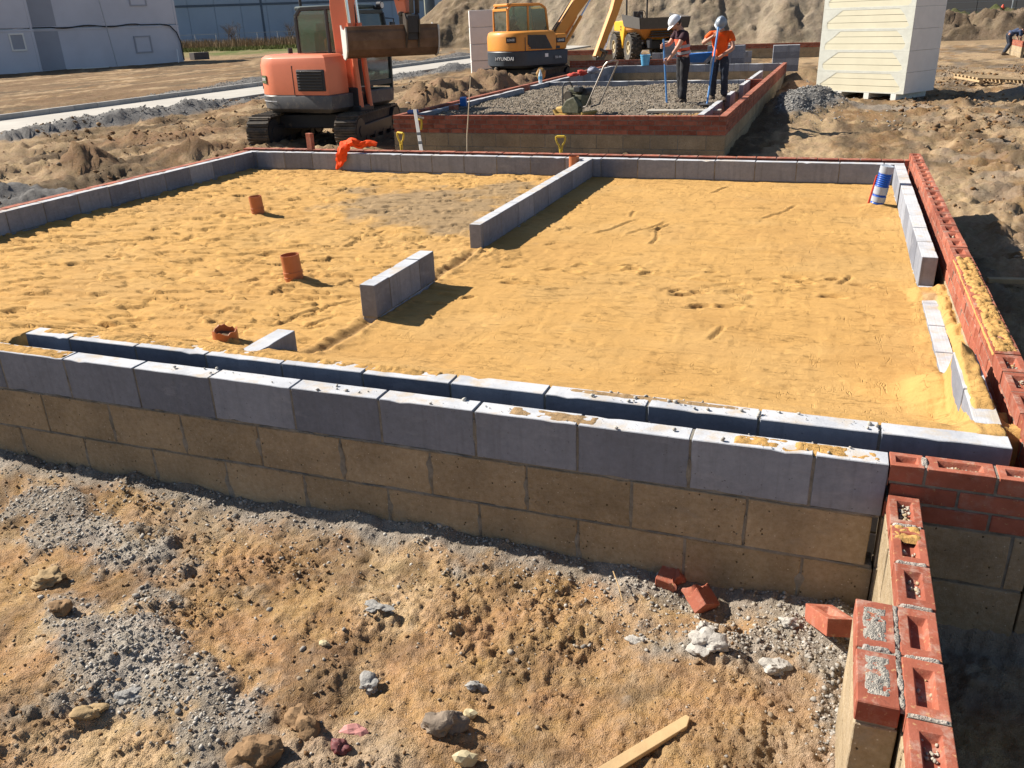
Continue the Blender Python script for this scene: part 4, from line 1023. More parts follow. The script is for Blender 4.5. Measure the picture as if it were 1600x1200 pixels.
def reg2(rs, n):
    x = rs.uniform(3, 34, n); y = rs.uniform(66, 80, n)
    k = fbm(x, y, 0.35, 3) + rs.normal(0, .2, n) > -0.2
    return np.column_stack([x[k], y[k], np.full(k.sum(), 0.1) - 0.05 * (y[k] - 66)])
tag(weeds("verge_grass", 14000, reg2, 0.3, 1.1, [(0.06, 0.09, 0.03), (0.10, 0.13, 0.04), (0.16, 0.15, 0.07)], 3, 0.06), "green verge on top of the bank at the right edge", "grass", kind="stuff")

def scrub(loc, h, w, seed, label, leaf=False):
    rs = random.Random(seed); r = empty("bush", loc, 0, label, "bush")
    b = MB()
    def br(p, d, L, rad, lv):
        q = p + d * L; b.tube([p, (p + q) / 2 + Vector((rs.uniform(-1, 1), rs.uniform(-1, 1), 0)) * L * 0.06, q], [rad, rad * 0.8, rad * 0.55], 4, cap=False)
        if lv == 0: return
        for _ in range(4 if lv > 1 else 5):
            nd = (d + Vector((rs.gauss(0, 0.5), rs.gauss(0, 0.5), rs.gauss(0.1, 0.3)))).normalized(); br(p + d * L * rs.uniform(0.4, 1.0), nd, L * rs.uniform(0.5, 0.75), rad * 0.5, lv - 1)
    for _ in range(5): br(Vector((rs.uniform(-.3, .3) * w, rs.uniform(-.3, .3) * w, 0)), Vector((rs.gauss(0, .25), rs.gauss(0, .25), 1)).normalized(), h * 0.42, 0.05, 3)
    b.build("branches", simple("twig", (0.17, 0.13, 0.10), 0.9), r); return r
for i, (x, y, h, w, lb) in enumerate(((-92.5, 101, 3.6, 2, "leafless bush nearest the cabins before the blue-grey warehouse"), (-83, 106.5, 4.4, 2.6, "tallest leafless bush before the blue-grey warehouse"), (-77.2, 112, 3.9, 2, "leafless bush right of the tallest one by the fence"), (-57, 118, 3.2, 2.4, "leafless bush beside the orange digger's cab window"), (-44.5, 116, 4.2, 2.8, "leafless bush behind the orange digger's mirror"))):
    scrub((x, y, -0.8), h, w, i + 3, lb)
for i, (x, y) in enumerate(((13.6, 69), (20.1, 70))):
    pass

# ------------------------------------------------------------------ pipes and duct in the sand bed
CLAYP = simple("orange brown drain pipe", (0.42, 0.145, 0.06), 0.45, nscale=9, var=0.12, dirt=0.28, dirtcol=(0.45, 0.30, 0.14))
INNER = simple("pipe mouth dark", (0.10, 0.045, 0.03), 0.8)
def drain(loc, h, r, lean, label, jag=0.0, seed=0, socket=True):
    b = MB(); rs = random.Random(seed); n = 28
    top = [h + (rs.uniform(-1, 1) * jag + jag * math.sin(i * 0.7)) for i in range(n)]
    z0 = -0.25
    rings = []
    for (rr_, zf) in ((r, z0), (r, 0.0), (r, h * 0.30), (r * 1.0, None), (r * 0.93, None), (r * 0.93, z0)):
        rings.append([(rr_ * math.cos(2 * math.pi * i / n), rr_ * math.sin(2 * math.pi * i / n), top[i] if zf is None else zf) for i in range(n)])
    b.layers(rings, cap=False)
    o = b.build("drain_pipe", CLAYP, loc=loc, rot=lean, smooth=True); tag(o, label, "drain pipe", "drain pipes standing in the sand")
    if socket:
        b = MB(); b.ring((0, 0, h * 0.36), (0, 0, 1), r * 1.07, r * 0.98, h * 0.10, 28); b.build("collar", CLAYP, o, smooth=True, bevel=0.002)
        b = MB(); b.ring((0, 0, h * 0.20), (0, 0, 1), r * 1.05, r * 0.98, h * 0.05, 28); b.build("collar", CLAYP, o, smooth=True, bevel=0.002)
    if jag > 0:
        b = MB(); b.add([(r * .9 * math.cos(a), r * .9 * math.sin(a), h - 0.035 + 0.01 * math.sin(a * 3)) for a in np.linspace(0, 2 * math.pi, 20, endpoint=False)], [tuple(range(20))])
        b.build("soil_plug", simple("soil in pipe", (0.16, 0.10, 0.055), 0.95), o)
    return o
drain((-5.885, 4.42, -0.29), 0.195, 0.066, (0.03, -0.05, 0), "farther orange drain pipe with ribbed collars, nearest the left wall", seed=1)
drain((-4.065, 2.34, -0.29), 0.215, 0.070, (0.02, -0.06, 0), "middle orange drain pipe left of the free-standing blocks, long curved shadow", seed=2)
drain((-3.665, 1.00, -0.27), 0.095, 0.075, (0.02, 0.03, 0), "broken jagged drain pipe stump near the front wall", jag=0.008, seed=3, socket=False)
drain((-3.19, 6.98, -0.29), 0.27, 0.062, (0.0, 0.0, 0), "slim orange pipe in the corner where partition meets back wall", seed=4, socket=False)
BLUE = simple("blue duct", (0.02, 0.09, 0.42), 0.35, nscale=10, var=0.1, dirt=0.12, dirtcol=(0.4, 0.35, 0.28))
TAPE = simple("pale tape", (0.36, 0.39, 0.44), 0.5, nscale=14, dirt=0.3, dirtcol=(0.3, 0.33, 0.42))
du = empty("service_duct", (0.155, 6.02, -0.30), 0, "blue ribbed duct bandaged with pale tape, leaning by the right block wall", "duct", rot=(0.03, 0.13, 0)); du.scale = (0.84, 0.84, 0.86)
def ribbed(z0, z1, r, n=10, amp=0.006):
    b = MB(); k = max(4, int((z1 - z0) / 0.011)); zs = [z0 + (z1 - z0) * i / k for i in range(k + 1)]
    b.tube([(0, 0, z) for z in zs], [r + amp * (1 if i % 2 else -1) * 0.5 for i in range(k + 1)], 22); return b
for (a, c, nm, mt, r, am) in ((-0.1, 0.07, "ribbed_tube", BLUE, .074, .007), (0.065, 0.125, "tape_band", TAPE, .079, .002), (0.12, 0.155, "ribbed_tube", BLUE, .074, .007), (0.15, 0.235, "tape_band", TAPE, .078, .003), (0.23, 0.39, "ribbed_tube", BLUE, .073, .008), (0.385, 0.46, "tape_band", TAPE, .076, .002)):
    ribbed(a, c, r, amp=am).build(nm, mt, du, smooth=True)
b = MB(); b.ring((0, 0, 0.461), (0, 0, 1), 0.076, 0.058, 0.006, 22); b.build("rim", TAPE, du)
b = MB(); b.tube([(-0.09, 0.05, -0.05), (-0.085, 0.04, 0.2), (-0.08, 0.04, 0.34)], 0.012, 8); b.build("red_tube", simple("red tube", (0.5, 0.05, 0.03), 0.5), du)

# ------------------------------------------------------------------ things on and about the walls
o = link("brick", BR[0], None, (-7.08, 7.36, 0.055), (0, math.pi / 2, 0.25)); tag(o, "single red brick stood on end on the back wall's left part", "brick")
o.rotation_euler = (0, math.pi / 2, 1.35); o.scale = (1, 0.9, 1)
# orange hi-vis garment hung over the back wall
HIVIS = simple("hi-vis orange cloth", (0.92, 0.085, 0.012), 0.75, nscale=12, var=0.15, spec=0.2)
def cloth():
    rs = random.Random(8); n, m_ = 46, 18; vs = []; fs = []
    path = [(-6.05, 7.36, 0.02), (-6.16, 7.32, 0.06), (-6.26, 7.27, 0.02), (-6.34, 7.24, 0.075), (-6.42, 7.20, 0.05), (-6.455, 7.145, -0.02), (-6.475, 7.13, -0.11), (-6.50, 7.12, -0.19), (-6.555, 7.10, -0.27)]
    wid = [0.03, 0.05, 0.055, 0.06, 0.065, 0.065, 0.07, 0.05, 0.012]
    hgt = [0.02, 0.03, 0.035, 0.04, 0.03, 0.022, 0.022, 0.02, 0.008]
    for i in range(n):
        t = i / (n - 1) * (len(path) - 1); k = min(int(t), len(path) - 2); f = t - k
        p = Vector(path[k]).lerp(Vector(path[k + 1]), f); d = (Vector(path[k + 1]) - Vector(path[k])).normalized()
        w = wid[k] + (wid[k + 1] - wid[k]) * f; h = hgt[k] + (hgt[k + 1] - hgt[k]) * f
        u = d.cross(Vector((0.0, -0.5, 1)) if k < 4 else Vector((0, -1, 0.2))).normalized(); v = u.cross(d).normalized()
        for j in range(m_):
            a = 2 * math.pi * j / m_
            fold = 1 + 0.30 * math.sin(3 * a + i * 0.35) + 0.16 * math.sin(7 * a - i * 0.5) + 0.2 * mnoise.noise(Vector((i * 0.22, a, 3)))
            vs.append(p + u * math.cos(a) * w * fold + v * math.sin(a) * h * fold)
    for i in range(n - 1):
        for j in range(m_): fs.append((i * m_ + j, i * m_ + (j + 1) % m_, (i + 1) * m_ + (j + 1) % m_, (i + 1) * m_ + j))
    b = MB(); b.add(vs, fs); return b
tag(cloth().build("hi_vis_vest", HIVIS, smooth=True), "crumpled orange hi-vis garment draped over the back block wall", "garment")

YEL = simple("yellow plastic handle", (0.72, 0.50, 0.06), 0.45, nscale=10, var=0.12, dirt=0.18)
BSTEEL = simple("spade steel", (0.20, 0.18, 0.16), 0.5, 0.6, dirt=0.4)
def spade(loc, rz, lean, label):
    r = empty("spade", loc, 0, label, "spade", "spades stuck in the ground by the back wall", rot=(lean[0], lean[1], rz))
    b = MB(); b.cyl((0, 0, -0.12), (0, 0, 0.62), 0.019, 10); b.build("shaft", YEL, r, smooth=True)
    b = MB(); b.tube([(-0.052, 0, 0.775), (0.052, 0, 0.775)], 0.016, 8); b.build("grip", YEL, r, smooth=True)
    b = MB()
    for s_ in (-1, 1): b.tube([(s_ * 0.060, 0, 0.778), (s_ * 0.062, 0, 0.74), (s_ * 0.045, 0, 0.69), (s_ * 0.018, 0, 0.655), (s_ * 0.010, 0, 0.58)], 0.0125, 8)
    b.build("yoke", YEL, r, smooth=True)
    b = MB(); b.prism([(-0.1, -0.12), (0.1, -0.12), (0.095, -0.36), (0.05, -0.42), (-0.05, -0.42), (-0.095, -0.36)], 'y', -0.003, 0.003); b.build("blade", BSTEEL, r)
    return r
spade((-5.98, 7.92, -0.66), -0.30, (0.04, 0.05), "yellow-handled spade stuck upright left of the leaning level")
spade((-3.68, 8.05, -0.705), 0.1, (0.03, 0.0), "yellow-handled spade stuck upright near the middle of the back wall")
# builder's level leaning against the farther foundation
lv = empty("spirit_level", (-6.12, 8.9, -0.62), 0, "long worn grey builder's level leaning on the far brick wall", "spirit level")
LVM = simple("worn aluminium", (0.38, 0.36, 0.34), 0.5, 0.3, nscale=20, dirt=0.5, dirtcol=(0.5, 0.46, 0.42))
p0 = Vector((0.0, 0.0, 0.0)); p1 = Vector((-1.18, 2.18, 0.72))
b = MB(); b.beam(p0, p1, 0.055, 0.03); b.build("body", LVM, lv, bevel=0.003)
for f in (0.42, 0.56):
    q = p0.lerp(p1, f); b = MB(); b.beam(q, q + (p1 - p0).normalized() * 0.10, 0.065, 0.042); b.build("vial_housing", DARK, lv, bevel=0.003)
hs = empty("hand_saw", (-7.22, 10.98, -0.10), 0, "yellow saw handle hanging left of the leaning level on the shaded brick wall", "hand saw", rot=(0, 0.25, 0))
b = MB(); b.tube([(0.0, 0, 0.05), (0.07, 0, 0.06), (0.085, 0, 0.0), (0.09, 0, -0.09), (0.055, 0, -0.12), (0.02, 0, -0.08), (0.01, 0, -0.02)], 0.020, 8, closed=True); b.build("handle", YEL, hs, smooth=True)
b = MB(); b.box((0.05, 0, 0.10), (0.12, 0.03, 0.03)); b.build("grip_top", simple("cream plastic", (0.6, 0.55, 0.42), 0.5), hs, bevel=0.004)
# setting-out pin with a string
b = MB(); b.tube([(-4.93, 7.75, -0.62), (-4.895, 7.75, 0.1), (-4.80, 7.75, 0.84)], [0.009, 0.008, 0.005], 6); tag(b.build("line_pin", simple("thin cane", (0.5, 0.42, 0.30), 0.7)), "thin pale cane standing between the two foundations", "cane")
# small things on the farther foundation
def prop(name, b, mat, label, cat, loc=(0, 0, 0), rot=(0, 0, 0), bevel=0.004, group=None):
    o = b.build(name, mat, None, bevel=bevel, loc=loc, rot=rot); return tag(o, label, cat, group)
BLUEP = simple("blue plastic", (0.03, 0.14, 0.45), 0.4, dirt=0.2); LBLUE = simple("light blue plastic", (0.12, 0.38, 0.62), 0.4, dirt=0.15)
b = MB(); b.tube([(-0.1, 0, 0), (-0.085, 0, 0), (-0.08, 0, 0), (0.08, 0, 0), (0.1, 0, 0)], [0.02, 0.02, 0.038, 0.038, 0.038], 12)
prop("drink_can", b, simple("blue can", (0.10, 0.18, 0.42), 0.35), "blue bottle lying on the near left corner of the farther foundation", "bottle", (-7.48, 11.35, 0.04), (0, 0, 0.3))
b = MB(); b.box((0, 0, 0), (0.13, 0.18, 0.16)); prop("plastic_block", b, BLUEP, "dark blue lump of plastic on the left block leaf of the farther foundation", "plastic offcut", (-7.32, 13.3, 0.04), (0.1, 0, 0.3), 0.02)
b = MB(); b.box((0, 0, 0), (0.13, 0.24, 0.13)); prop("brick_stack", b, BRICK, "dark red brick ends against the left block leaf below the blue lump", "bricks", (-7.36, 12.9, -0.06), (0, 0, 0.1), 0.006)
wb = empty("water_bottle", (-7.45, 18.6, 0.0), 0, "clear water bottle standing on the left wall before the yellow digger", "bottle")
b = MB(); b.tube([(0, 0, 0), (0, 0, 0.02), (0, 0, 0.21), (0, 0, 0.27), (0, 0, 0.30)], [0.04, 0.048, 0.048, 0.022, 0.017], 16); b.build("body", simple("bottle plastic", (0.66, 0.75, 0.80), 0.15, spec=0.6), wb, smooth=True)
b = MB(); b.cyl((0, 0, 0.30), (0, 0, 0.33), 0.02, 12); b.build("cap", WHITE, wb)
b = MB(); b.cyl((0, 0, 0.09), (0, 0, 0.17), 0.050, 16); b.build("label_band", LBLUE, wb)
bk = empty("bucket", (-6.35, 26.2, -0.01), 0, "light blue bucket on the back wall of the farther foundation", "bucket")
b = MB(); n = 20; b.layers([[(r * math.cos(2 * math.pi * i / n), r * math.sin(2 * math.pi * i / n), z) for i in range(n)] for r, z in ((0.12, 0), (0.165, 0.30), (0.172, 0.30), (0.172, 0.33), (0.155, 0.33), (0.115, 0.02))]); b.build("body", LBLUE, bk, smooth=True)
b = MB(); b.tube([(0.17 * math.cos(a), 0, 0.31 + 0.17 * math.sin(a) * 0.9) for a in np.linspace(0, math.pi, 12)], 0.006, 6); b.build("handle", STEEL, bk)
rb = empty("rag_heap", (-7.3, 21.4, 0.02), 0, "red and grey work clothes dumped on the left wall below the yellow bucket", "clothes")
b = MB(); b.ball((0, -0.3, 0.03), 0.16, 14, 8, (0.8, 2.2, 0.45)); b.ball((0.1, 0.2, 0.08), 0.13, 14, 8, (1, 1, 0.8)); x_ = b.build("red_cloth", simple("red cloth", (0.52, 0.07, 0.05), 0.85), rb, smooth=True)
b = MB(); b.ball((0.25, 0.9, 0.10), 0.17, 14, 8, (1.0, 1, 0.9)); x2_ = b.build("grey_cloth", simple("grey cloth", (0.25, 0.26, 0.32), 0.85), rb, smooth=True)
for q in (x_, x2_):
    for v in q.data.vertices: v.co += Vector((mnoise.noise(v.co * 9), mnoise.noise(v.co * 9 + Vector((5, 0, 0))), mnoise.noise(v.co * 8 + Vector((0, 5, 0))))) * 0.09; v.co.z *= 0.62

# block packs and oddments between the farther foundations
def block_pack(loc, rz, nx_, ny_, nz_, label, mats=GBL):
    r = empty("block_pack", loc, rz, label, "block stack", "stacked blocks beyond the farther foundation"); rs = random.Random(nx_ * 7 + nz_)
    for k in range(nz_):
        for i in range(nx_):
            for j in range(ny_):
                link("block", mats[rs.randrange(len(mats))], r, ((i - nx_ / 2 + .5) * 0.445, (j - ny_ / 2 + .5) * 0.104 + rs.uniform(-.003, .003), 0.11 + k * 0.218), (0, 0, rs.uniform(-.006, .006)))
    return r
block_pack((-6.35, 30.6, -0.5), 0.05, 1, 6, 5, "tallest upright stack of grey blocks behind the worker in the white helmet")
block_pack((-4.4, 31.5, -0.5), -0.04, 3, 4, 4, "wide stack of grey blocks behind the two workers")
block_pack((-2.2, 30.4, -0.5), 0.1, 2, 4, 4, "stack of grey blocks right of the worker in orange")
wbw = empty("wheelbarrow", (-5.25, 29.4, -0.45), 0.2, "blue wheelbarrow tub behind the worker in the white helmet", "wheelbarrow")
b = MB(); b.layers([[(-0.3, -0.2, 0.35), (0.3, -0.2, 0.35), (0.3, 0.2, 0.35), (-0.3, 0.2, 0.35)], [(-0.5, -0.32, 0.62), (0.62, -0.3, 0.68), (0.62, 0.3, 0.68), (-0.5, 0.32, 0.62)]]); b.build("tub", BLUEP, wbw, bevel=0.01)
b = MB(); b.ring((0.6, 0, 0.2), (0, 1, 0), 0.19, 0.1, 0.09, 18); b.build("wheel", DARK, wbw)
b = MB()
for s_ in (-.25, .25): b.tube([(0.6, s_ * .3, 0.2), (-0.2, s_, 0.33), (-0.95, s_, 0.55)], 0.017, 6); b.tube([(-0.25, s_, 0.33), (-0.35, s_, 0.0)], 0.015, 6)
b.build("frame", STEEL, wbw)

# ------------------------------------------------------------------ insulation board stacks
FOAM = simple("cream foam board", (0.66, 0.62, 0.47), 0.85, nscale=2.5, var=0.05, bump=0.15, bscale=60)
WRAP = simple("white shrink wrap", (0.60, 0.605, 0.54), 0.35, nscale=7, var=0.08, spec=0.5, bump=0.4, bscale=14, bdist=0.01)
WRAPS = simple("shrink wrap side", (0.74, 0.70, 0.68), 0.45, nscale=4, var=0.05, spec=0.4, bump=0.3, bscale=10, bdist=0.01)
st = empty("insulation_stack", (1.19, 20.9, -0.60), math.atan2(20.9 - 22.25, 1.19 + 0.98), "tall stack of cream foam boards in white wrap, sunlit, on white bearers", "insulation stack")
W_, D_ = 2.45, 1.45; packs = 6; bt = 0.165
for x in (-0.25, -0.98, -1.75):
    b = MB(); b.span((x - 0.07, 0.0, -0.06), (x + 0.07, D_, 0.09)); b.build("bearer", simple("white foam bearer", (0.7, 0.7, 0.66), 0.7), st, bevel=0.004)
z = 0.095; rs = random.Random(2)
for k in range(packs):
    zb = z
    for j in range(3):
        b = MB(); e = rs.uniform(-0.006, 0.006); b.span((-W_ + 0.012 + e, 0.005 + abs(e) * 0.3, z + 0.003), (-0.012 + e, D_ - 0.012, z + bt - 0.005)); b.build("foam_board", FOAM, st, bevel=0.003)
        z += bt
    # wrap: open trapezoid window on the front, closed sides
    zt = z - 0.004
    def rect(x0, z0, x1, z1): return [(x0, z0), (x1, z0), (x1, z1), (x0, z1)]
    L0, L1 = -W_ - 0.004, 0.004; H = zt - zb
    win = [(-W_ + 0.18, zb + 0.03), (-0.22, zb + 0.03), (-0.12, zb + 0.08), (-0.13, zb + 0.16), (-0.26, zb + H * 0.66), (-0.40, zb + H - 0.03), (-W_ + 0.55, zb + H - 0.03), (-W_ + 0.34, zb + H * 0.66), (-W_ + 0.13, zb + 0.18), (-W_ + 0.11, zb + 0.08)]
    win = [(x + rs.uniform(-.03, .03), zz) for x, zz in win]
    out_ = [(L0 + 0.25, zb - 0.002), (L1 - 0.25, zb - 0.002), (L1, zb - 0.002), (L1, zb + H * 0.4), (L1, zt), (L1 - 0.35, zt), (L0 + 0.35, zt), (L0, zt), (L0, zb + H * 0.4), (L0, zb - 0.002)]
    n = len(win); y_ = 0.0015; y2 = 0.0065; vs = [(x, y_, zz) for x, zz in out_] + [(x, y_, zz) for x, zz in win] + [(x, y2, zz) for x, zz in out_] + [(x, y2, zz) for x, zz in win]
    fs = [(i, (i + 1) % n, n + (i + 1) % n, n + i) for i in range(n)] + [(n + i, n + (i + 1) % n, 3 * n + (i + 1) % n, 3 * n + i) for i in range(n)] + [(2 * n + i, (2 * n + (i + 1) % n), (i + 1) % n, i) for i in range(n)]
    wb_ = MB(); wb_.add(vs, fs); wb_.build("wrap", WRAP, st)
    b = MB(); b.span((-0.006, 0.012, zb + 0.002), (0.008, D_ + 0.004, zt)); b.build("wrap_side", WRAPS, st)
    b = MB(); b.span((L0, 0.012, zb + 0.002), (L0 + 0.010, D_ + 0.004, zt)); b.build("wrap_side", WRAPS, st)
    for j in (1, 2):
        b = MB(); b.span((0.006, 0.02, zb + j * bt - 0.004), (0.0105, D_, zb + j * bt + 0.002)); b.build("wrap_crease", WRAPS, st)
pst = empty("insulation_stack", (-13.6, 28.8, -0.55), 0.42, "pale grey wrapped board stack in shade behind the yellow digger", "insulation stack")
z = 0.08
for k in range(4):
    b = MB(); b.span((0, 0, z), (1.5, 1.2, z + 0.58)); b.build("wrapped_pack", WRAPS, pst, bevel=0.015); z += 0.592
for x in (0.1, 0.7, 1.3):
    b = MB(); b.span((x, 0, 0), (x + 0.1, 1.2, 0.08)); b.build("bearer", WRAPS, pst)

# pallet at the right
PALW = simple("pallet wood", (0.42, 0.30, 0.17), 0.85, nscale=5, var=0.2, dirt=0.3)
pl = empty("pallet", (3.7, 25.6, gz(3.7, 25.6) + 0.08), 0.35, "broken wooden pallet lying on the rubble right of the insulation stack", "pallet", rot=(0.05, 0.08, 0.5))
for k in range(7):
    b = MB(); b.box((0, k * 0.17 - 0.5, 0.12), (1.6, 0.10, 0.025)); b.build("slat", PALW, pl)
for x in (-0.7, 0, 0.7):
    b = MB(); b.box((x, 0.0, 0.06), (0.10, 1.15, 0.09)); b.build("bearer", PALW, pl)
b = MB(); b.box((0, 0, 0), (0.9, 0.06, 0.04)); prop("timber_offcut", b, PALW, "timber offcut in the shade of the right brick wall", "timber", (1.45, 4.75, gz(1.45, 4.75) + 0.03), (0, 0, 0.15))
# red and white marker and white sack on the bank at the right
b = MB(); b.layers([[(r * math.cos(a), r * math.sin(a), z_) for a in np.linspace(0, 2 * math.pi, 14, endpoint=False)] for r, z_ in ((0.3, 0), (0.24, 0.1), (0.2, 0.5), (0.14, 0.8), (0.05, 0.95))]); prop("traffic_cone", b, simple("red marker", (0.62, 0.08, 0.04), 0.5), "orange-red marker on the bank before the dark warehouse", "marker", (9.3, 65.5, 0.8)).scale = (0.6, 0.6, 0.6)
b = MB(); b.ball((0, 0, 0.2), 0.4, 12, 6, (1, .7, .7)); prop("sack", b, WHITE, "white sack on the bank at the right edge", "sack", (12.6, 66.5, 0.8), bevel=0)

# ------------------------------------------------------------------ debris in the foreground
def rock(name, loc, d, seed, mat, label, cat="stone", flat=0.65, ang=0.0, rough=0.28, facet=False, group=None, parent=None, sink=0.36):
    bm = bmesh.new(); bmesh.ops.create_icosphere(bm, subdivisions=2 if facet else 4, radius=0.5)
    for v in bm.verts:
        p = v.co * 1.7 + Vector((seed * 3.7, seed, 0)); n_ = v.co.normalized()
        k = mnoise.noise(p) * rough * 1.3 + mnoise.noise(p * 2.3) * rough * 0.6 + (0 if facet else mnoise.noise(p * 6) * rough * 0.22 + mnoise.noise(p * 14) * rough * 0.09)
        v.co += n_ * k
        q = mnoise.cell(v.co * 2.0 + Vector((seed, 0, 0))); v.co += n_ * (q - 0.5) * rough * 0.05 + n_ * mnoise.noise(p * 30) * rough * 0.05
        v.co.x *= d[0]; v.co.y *= d[1]; v.co.z *= d[2] if len(d) > 2 else flat * d[1]
    me = bpy.data.meshes.new(name); bm.to_mesh(me); bm.free(); me.materials.append(mat)
    if not facet: me.polygons.foreach_set("use_smooth", [True] * len(me.polygons)); me.set_sharp_from_angle(angle=math.radians(32))
    h = (d[2] if len(d) > 2 else flat * d[1])
    z = gz(loc[0], loc[1]) if len(loc) < 3 else loc[2]
    o = link(name, me, parent, (loc[0], loc[1], z + h * (0.5 - sink)), (0.1, -0.05, ang))
    if label: tag(o, label, cat, group)
    return o
RC = simple("brown clay lump", (0.21, 0.13, 0.068), 0.95, nscale=14, var=0.25, bump=0.8, bscale=70, bdist=0.006)
RB = simple("buff clay lump", (0.30, 0.21, 0.11), 0.95, nscale=14, var=0.2, bump=0.8, bscale=70, bdist=0.005)
RG = simple("grey mortar lump", (0.26, 0.25, 0.235), 0.95, nscale=20, var=0.25, bump=0.9, bscale=80, bdist=0.006)
RW = simple("white mortar lump", (0.38, 0.355, 0.32), 0.95, nscale=20, var=0.2, bump=0.9, bscale=80, bdist=0.006)
RY = simple("pale yellow stone", (0.44, 0.37, 0.23), 0.9, nscale=20, var=0.12, bump=0.5, bscale=60, bdist=0.003)
RP = simple("pink stone", (0.48, 0.22, 0.20), 0.85, nscale=20, var=0.15, bump=0.4, bscale=60, bdist=0.002)
RGB = simple("grey brown lump", (0.19, 0.15, 0.115), 0.95, nscale=16, var=0.25, bump=0.9, bscale=70, bdist=0.006)
rock("stone", (-3.27, -0.83), (0.15, 0.11, 0.06), 1, RB, "flat buff clay lump at the left, above the brown one", ang=0.1)
rock("stone", (-3.015, -0.985), (0.075, 0.085, 0.06), 2, RC, "brown clay lump above the big grey dust patch", ang=0.5)
rock("stone", (-2.535, -1.34), (0.12, 0.06, 0.05), 3, RB, "long buff clay lump on the grey dust patch, lower left", ang=0.35)
rock("stone", (-1.86, -1.31), (0.15, 0.125, 0.10), 4, RC, "largest brown clay clod at the bottom edge", ang=0.2)
rock("stone", (-1.775, -1.165), (0.10, 0.13, 0.11), 5, RC, "upright brown clay clod behind the largest one", ang=0.9)
rock("stone", (-1.32, -1.04), (0.13, 0.10, 0.08), 6, RGB, "big grey-brown lump with a deep shadow, bottom middle", ang=0.1)
rock("stone", (-1.195, -1.135), (0.075, 0.06, 0.06), 7, RY, "angular pale yellow stone below the grey-brown lump", facet=True, ang=0.4)
rock("stone", (-1.605, -1.125), (0.085, 0.045, 0.035), 8, RP, "flat pink stone near the bottom edge", facet=True, ang=0.25)
rock("stone", (-1.60, -1.215), (0.05, 0.05, 0.04), 18, simple("dark red stone", (0.16, 0.05, 0.05), 0.6), "dark red wet stone below the pink one")
rock("stone", (-1.26, -0.94), (0.05, 0.04, 0.035), 9, RY, "pale pebble above the big grey-brown lump, right of it", facet=True)
rock("stone", (-1.92, -0.80), (0.045, 0.03, 0.028), 10, RY, "small cream stone alone in the middle of the clay", facet=True)
rock("stone", (-1.66, -0.925), (0.065, 0.055, 0.035), 11, RG, "crusty grey mortar lump below the middle of the clay", rough=0.5)
rock("stone", (-2.45, -1.24), (0.10, 0.065, 0.05), 12, RG, "dark grey lump in the middle of the grey dust patch", ang=0.2)
rock("stone", (-1.83, -0.55), (0.09, 0.045, 0.02), 13, RG, "flat grey mortar crust toward the wall", rough=0.5)
rock("stone", (-1.30, -0.80), (0.06, 0.04, 0.03), 21, RG, "grey mortar scrap in line with the two stones", rough=0.5)
rock("mortar_lump", (-0.79, -0.405), (0.10, 0.045, 0.03), 14, RW, "whitest flat mortar splat left of the broken bricks' shadow", "mortar", rough=0.36, ang=-0.3)
rock("mortar_lump", (-0.545, -0.425), (0.11, 0.09, 0.065), 15, RW, "largest knobbly mortar lump below the broken brick", "mortar", rough=0.38)
rock("mortar_lump", (-0.30, -0.44), (0.085, 0.06, 0.05), 16, RW, "mortar lump nearest the leaning frogged brick", "mortar", rough=0.38)
rock("mortar_lump", (-0.565, -0.30), (0.06, 0.055, 0.05), 17, RW, "small mortar lump right under the broken brick", "mortar", rough=0.38)
rock("mortar_lump", (-0.27, -0.20), (0.06, 0.045, 0.035), 19, RW, "rounded mortar pebble beside the wall shadow, left of the frogged brick", "mortar", rough=0.4)
# broken bricks
def broken_brick(L, seed, cut=True):
    bm = bmesh.new(); bmesh.ops.create_cube(bm, size=1.0); bmesh.ops.scale(bm, vec=(L, 0.1025, 0.065), verts=bm.verts)
    bmesh.ops.bevel(bm, geom=list(bm.edges), offset=0.003, segments=1, affect='EDGES')
    for ax, n_, d in ((0, 9, L), (1, 7, .1025), (2, 5, .065)):
        no = [0, 0, 0]; no[ax] = 1
        for k in range(1, n_):
            co = [0, 0, 0]; co[ax] = -d / 2 + d * k / n_
            bmesh.ops.bisect_plane(bm, geom=list(bm.verts) + list(bm.edges) + list(bm.faces), plane_co=co, plane_no=no)
    for v in bm.verts:
        p = v.co * 20 + Vector((seed * 4, 0, 0))
        w = max(0, (v.co.x + L / 2) / L - 0.35) if cut else 0
        v.co.x -= w * (0.045 + 0.05 * mnoise.noise(p) + 0.3 * abs(v.co.z + v.co.y * 0.4) )
        v.co += Vector((mnoise.noise(p * 2), mnoise.noise(p * 2 + Vector((3, 0, 0))), mnoise.noise(p * 2 + Vector((0, 3, 0))))) * (0.004 * w * 3 + 0.0008)
    me = bpy.data.meshes.new("broken brick"); bm.to_mesh(me); bm.free(); me.materials.append(BRICK)
    me.polygons.foreach_set("use_smooth", [True] * len(me.polygons)); me.set_sharp_from_angle(angle=math.radians(28)); return me
o = link("broken_brick", broken_brick(0.13, 1), None, (-0.615, -0.125, gz(-.615, -.125) + 0.055), (0.5, -0.45, 2.35)); tag(o, "broken red brick half tilted into the sun at the foot of the front wall", "broken brick")
o = link("broken_brick", broken_brick(0.12, 2), None, (-0.735, -0.03, gz(-.735, -.03) + 0.02), (0.15, 0.1, -0.15)); tag(o, "shaded broken red brick against the front wall, left of the sunlit one", "broken brick")
o = link("brick", FB[1], None, (-0.135, -0.205, gz(-.135, -.205) + 0.052), (0.10, 0.42, 1.95)); tag(o, "loose frogged red brick leaning by the stub wall, pebbles in its frog", "brick")
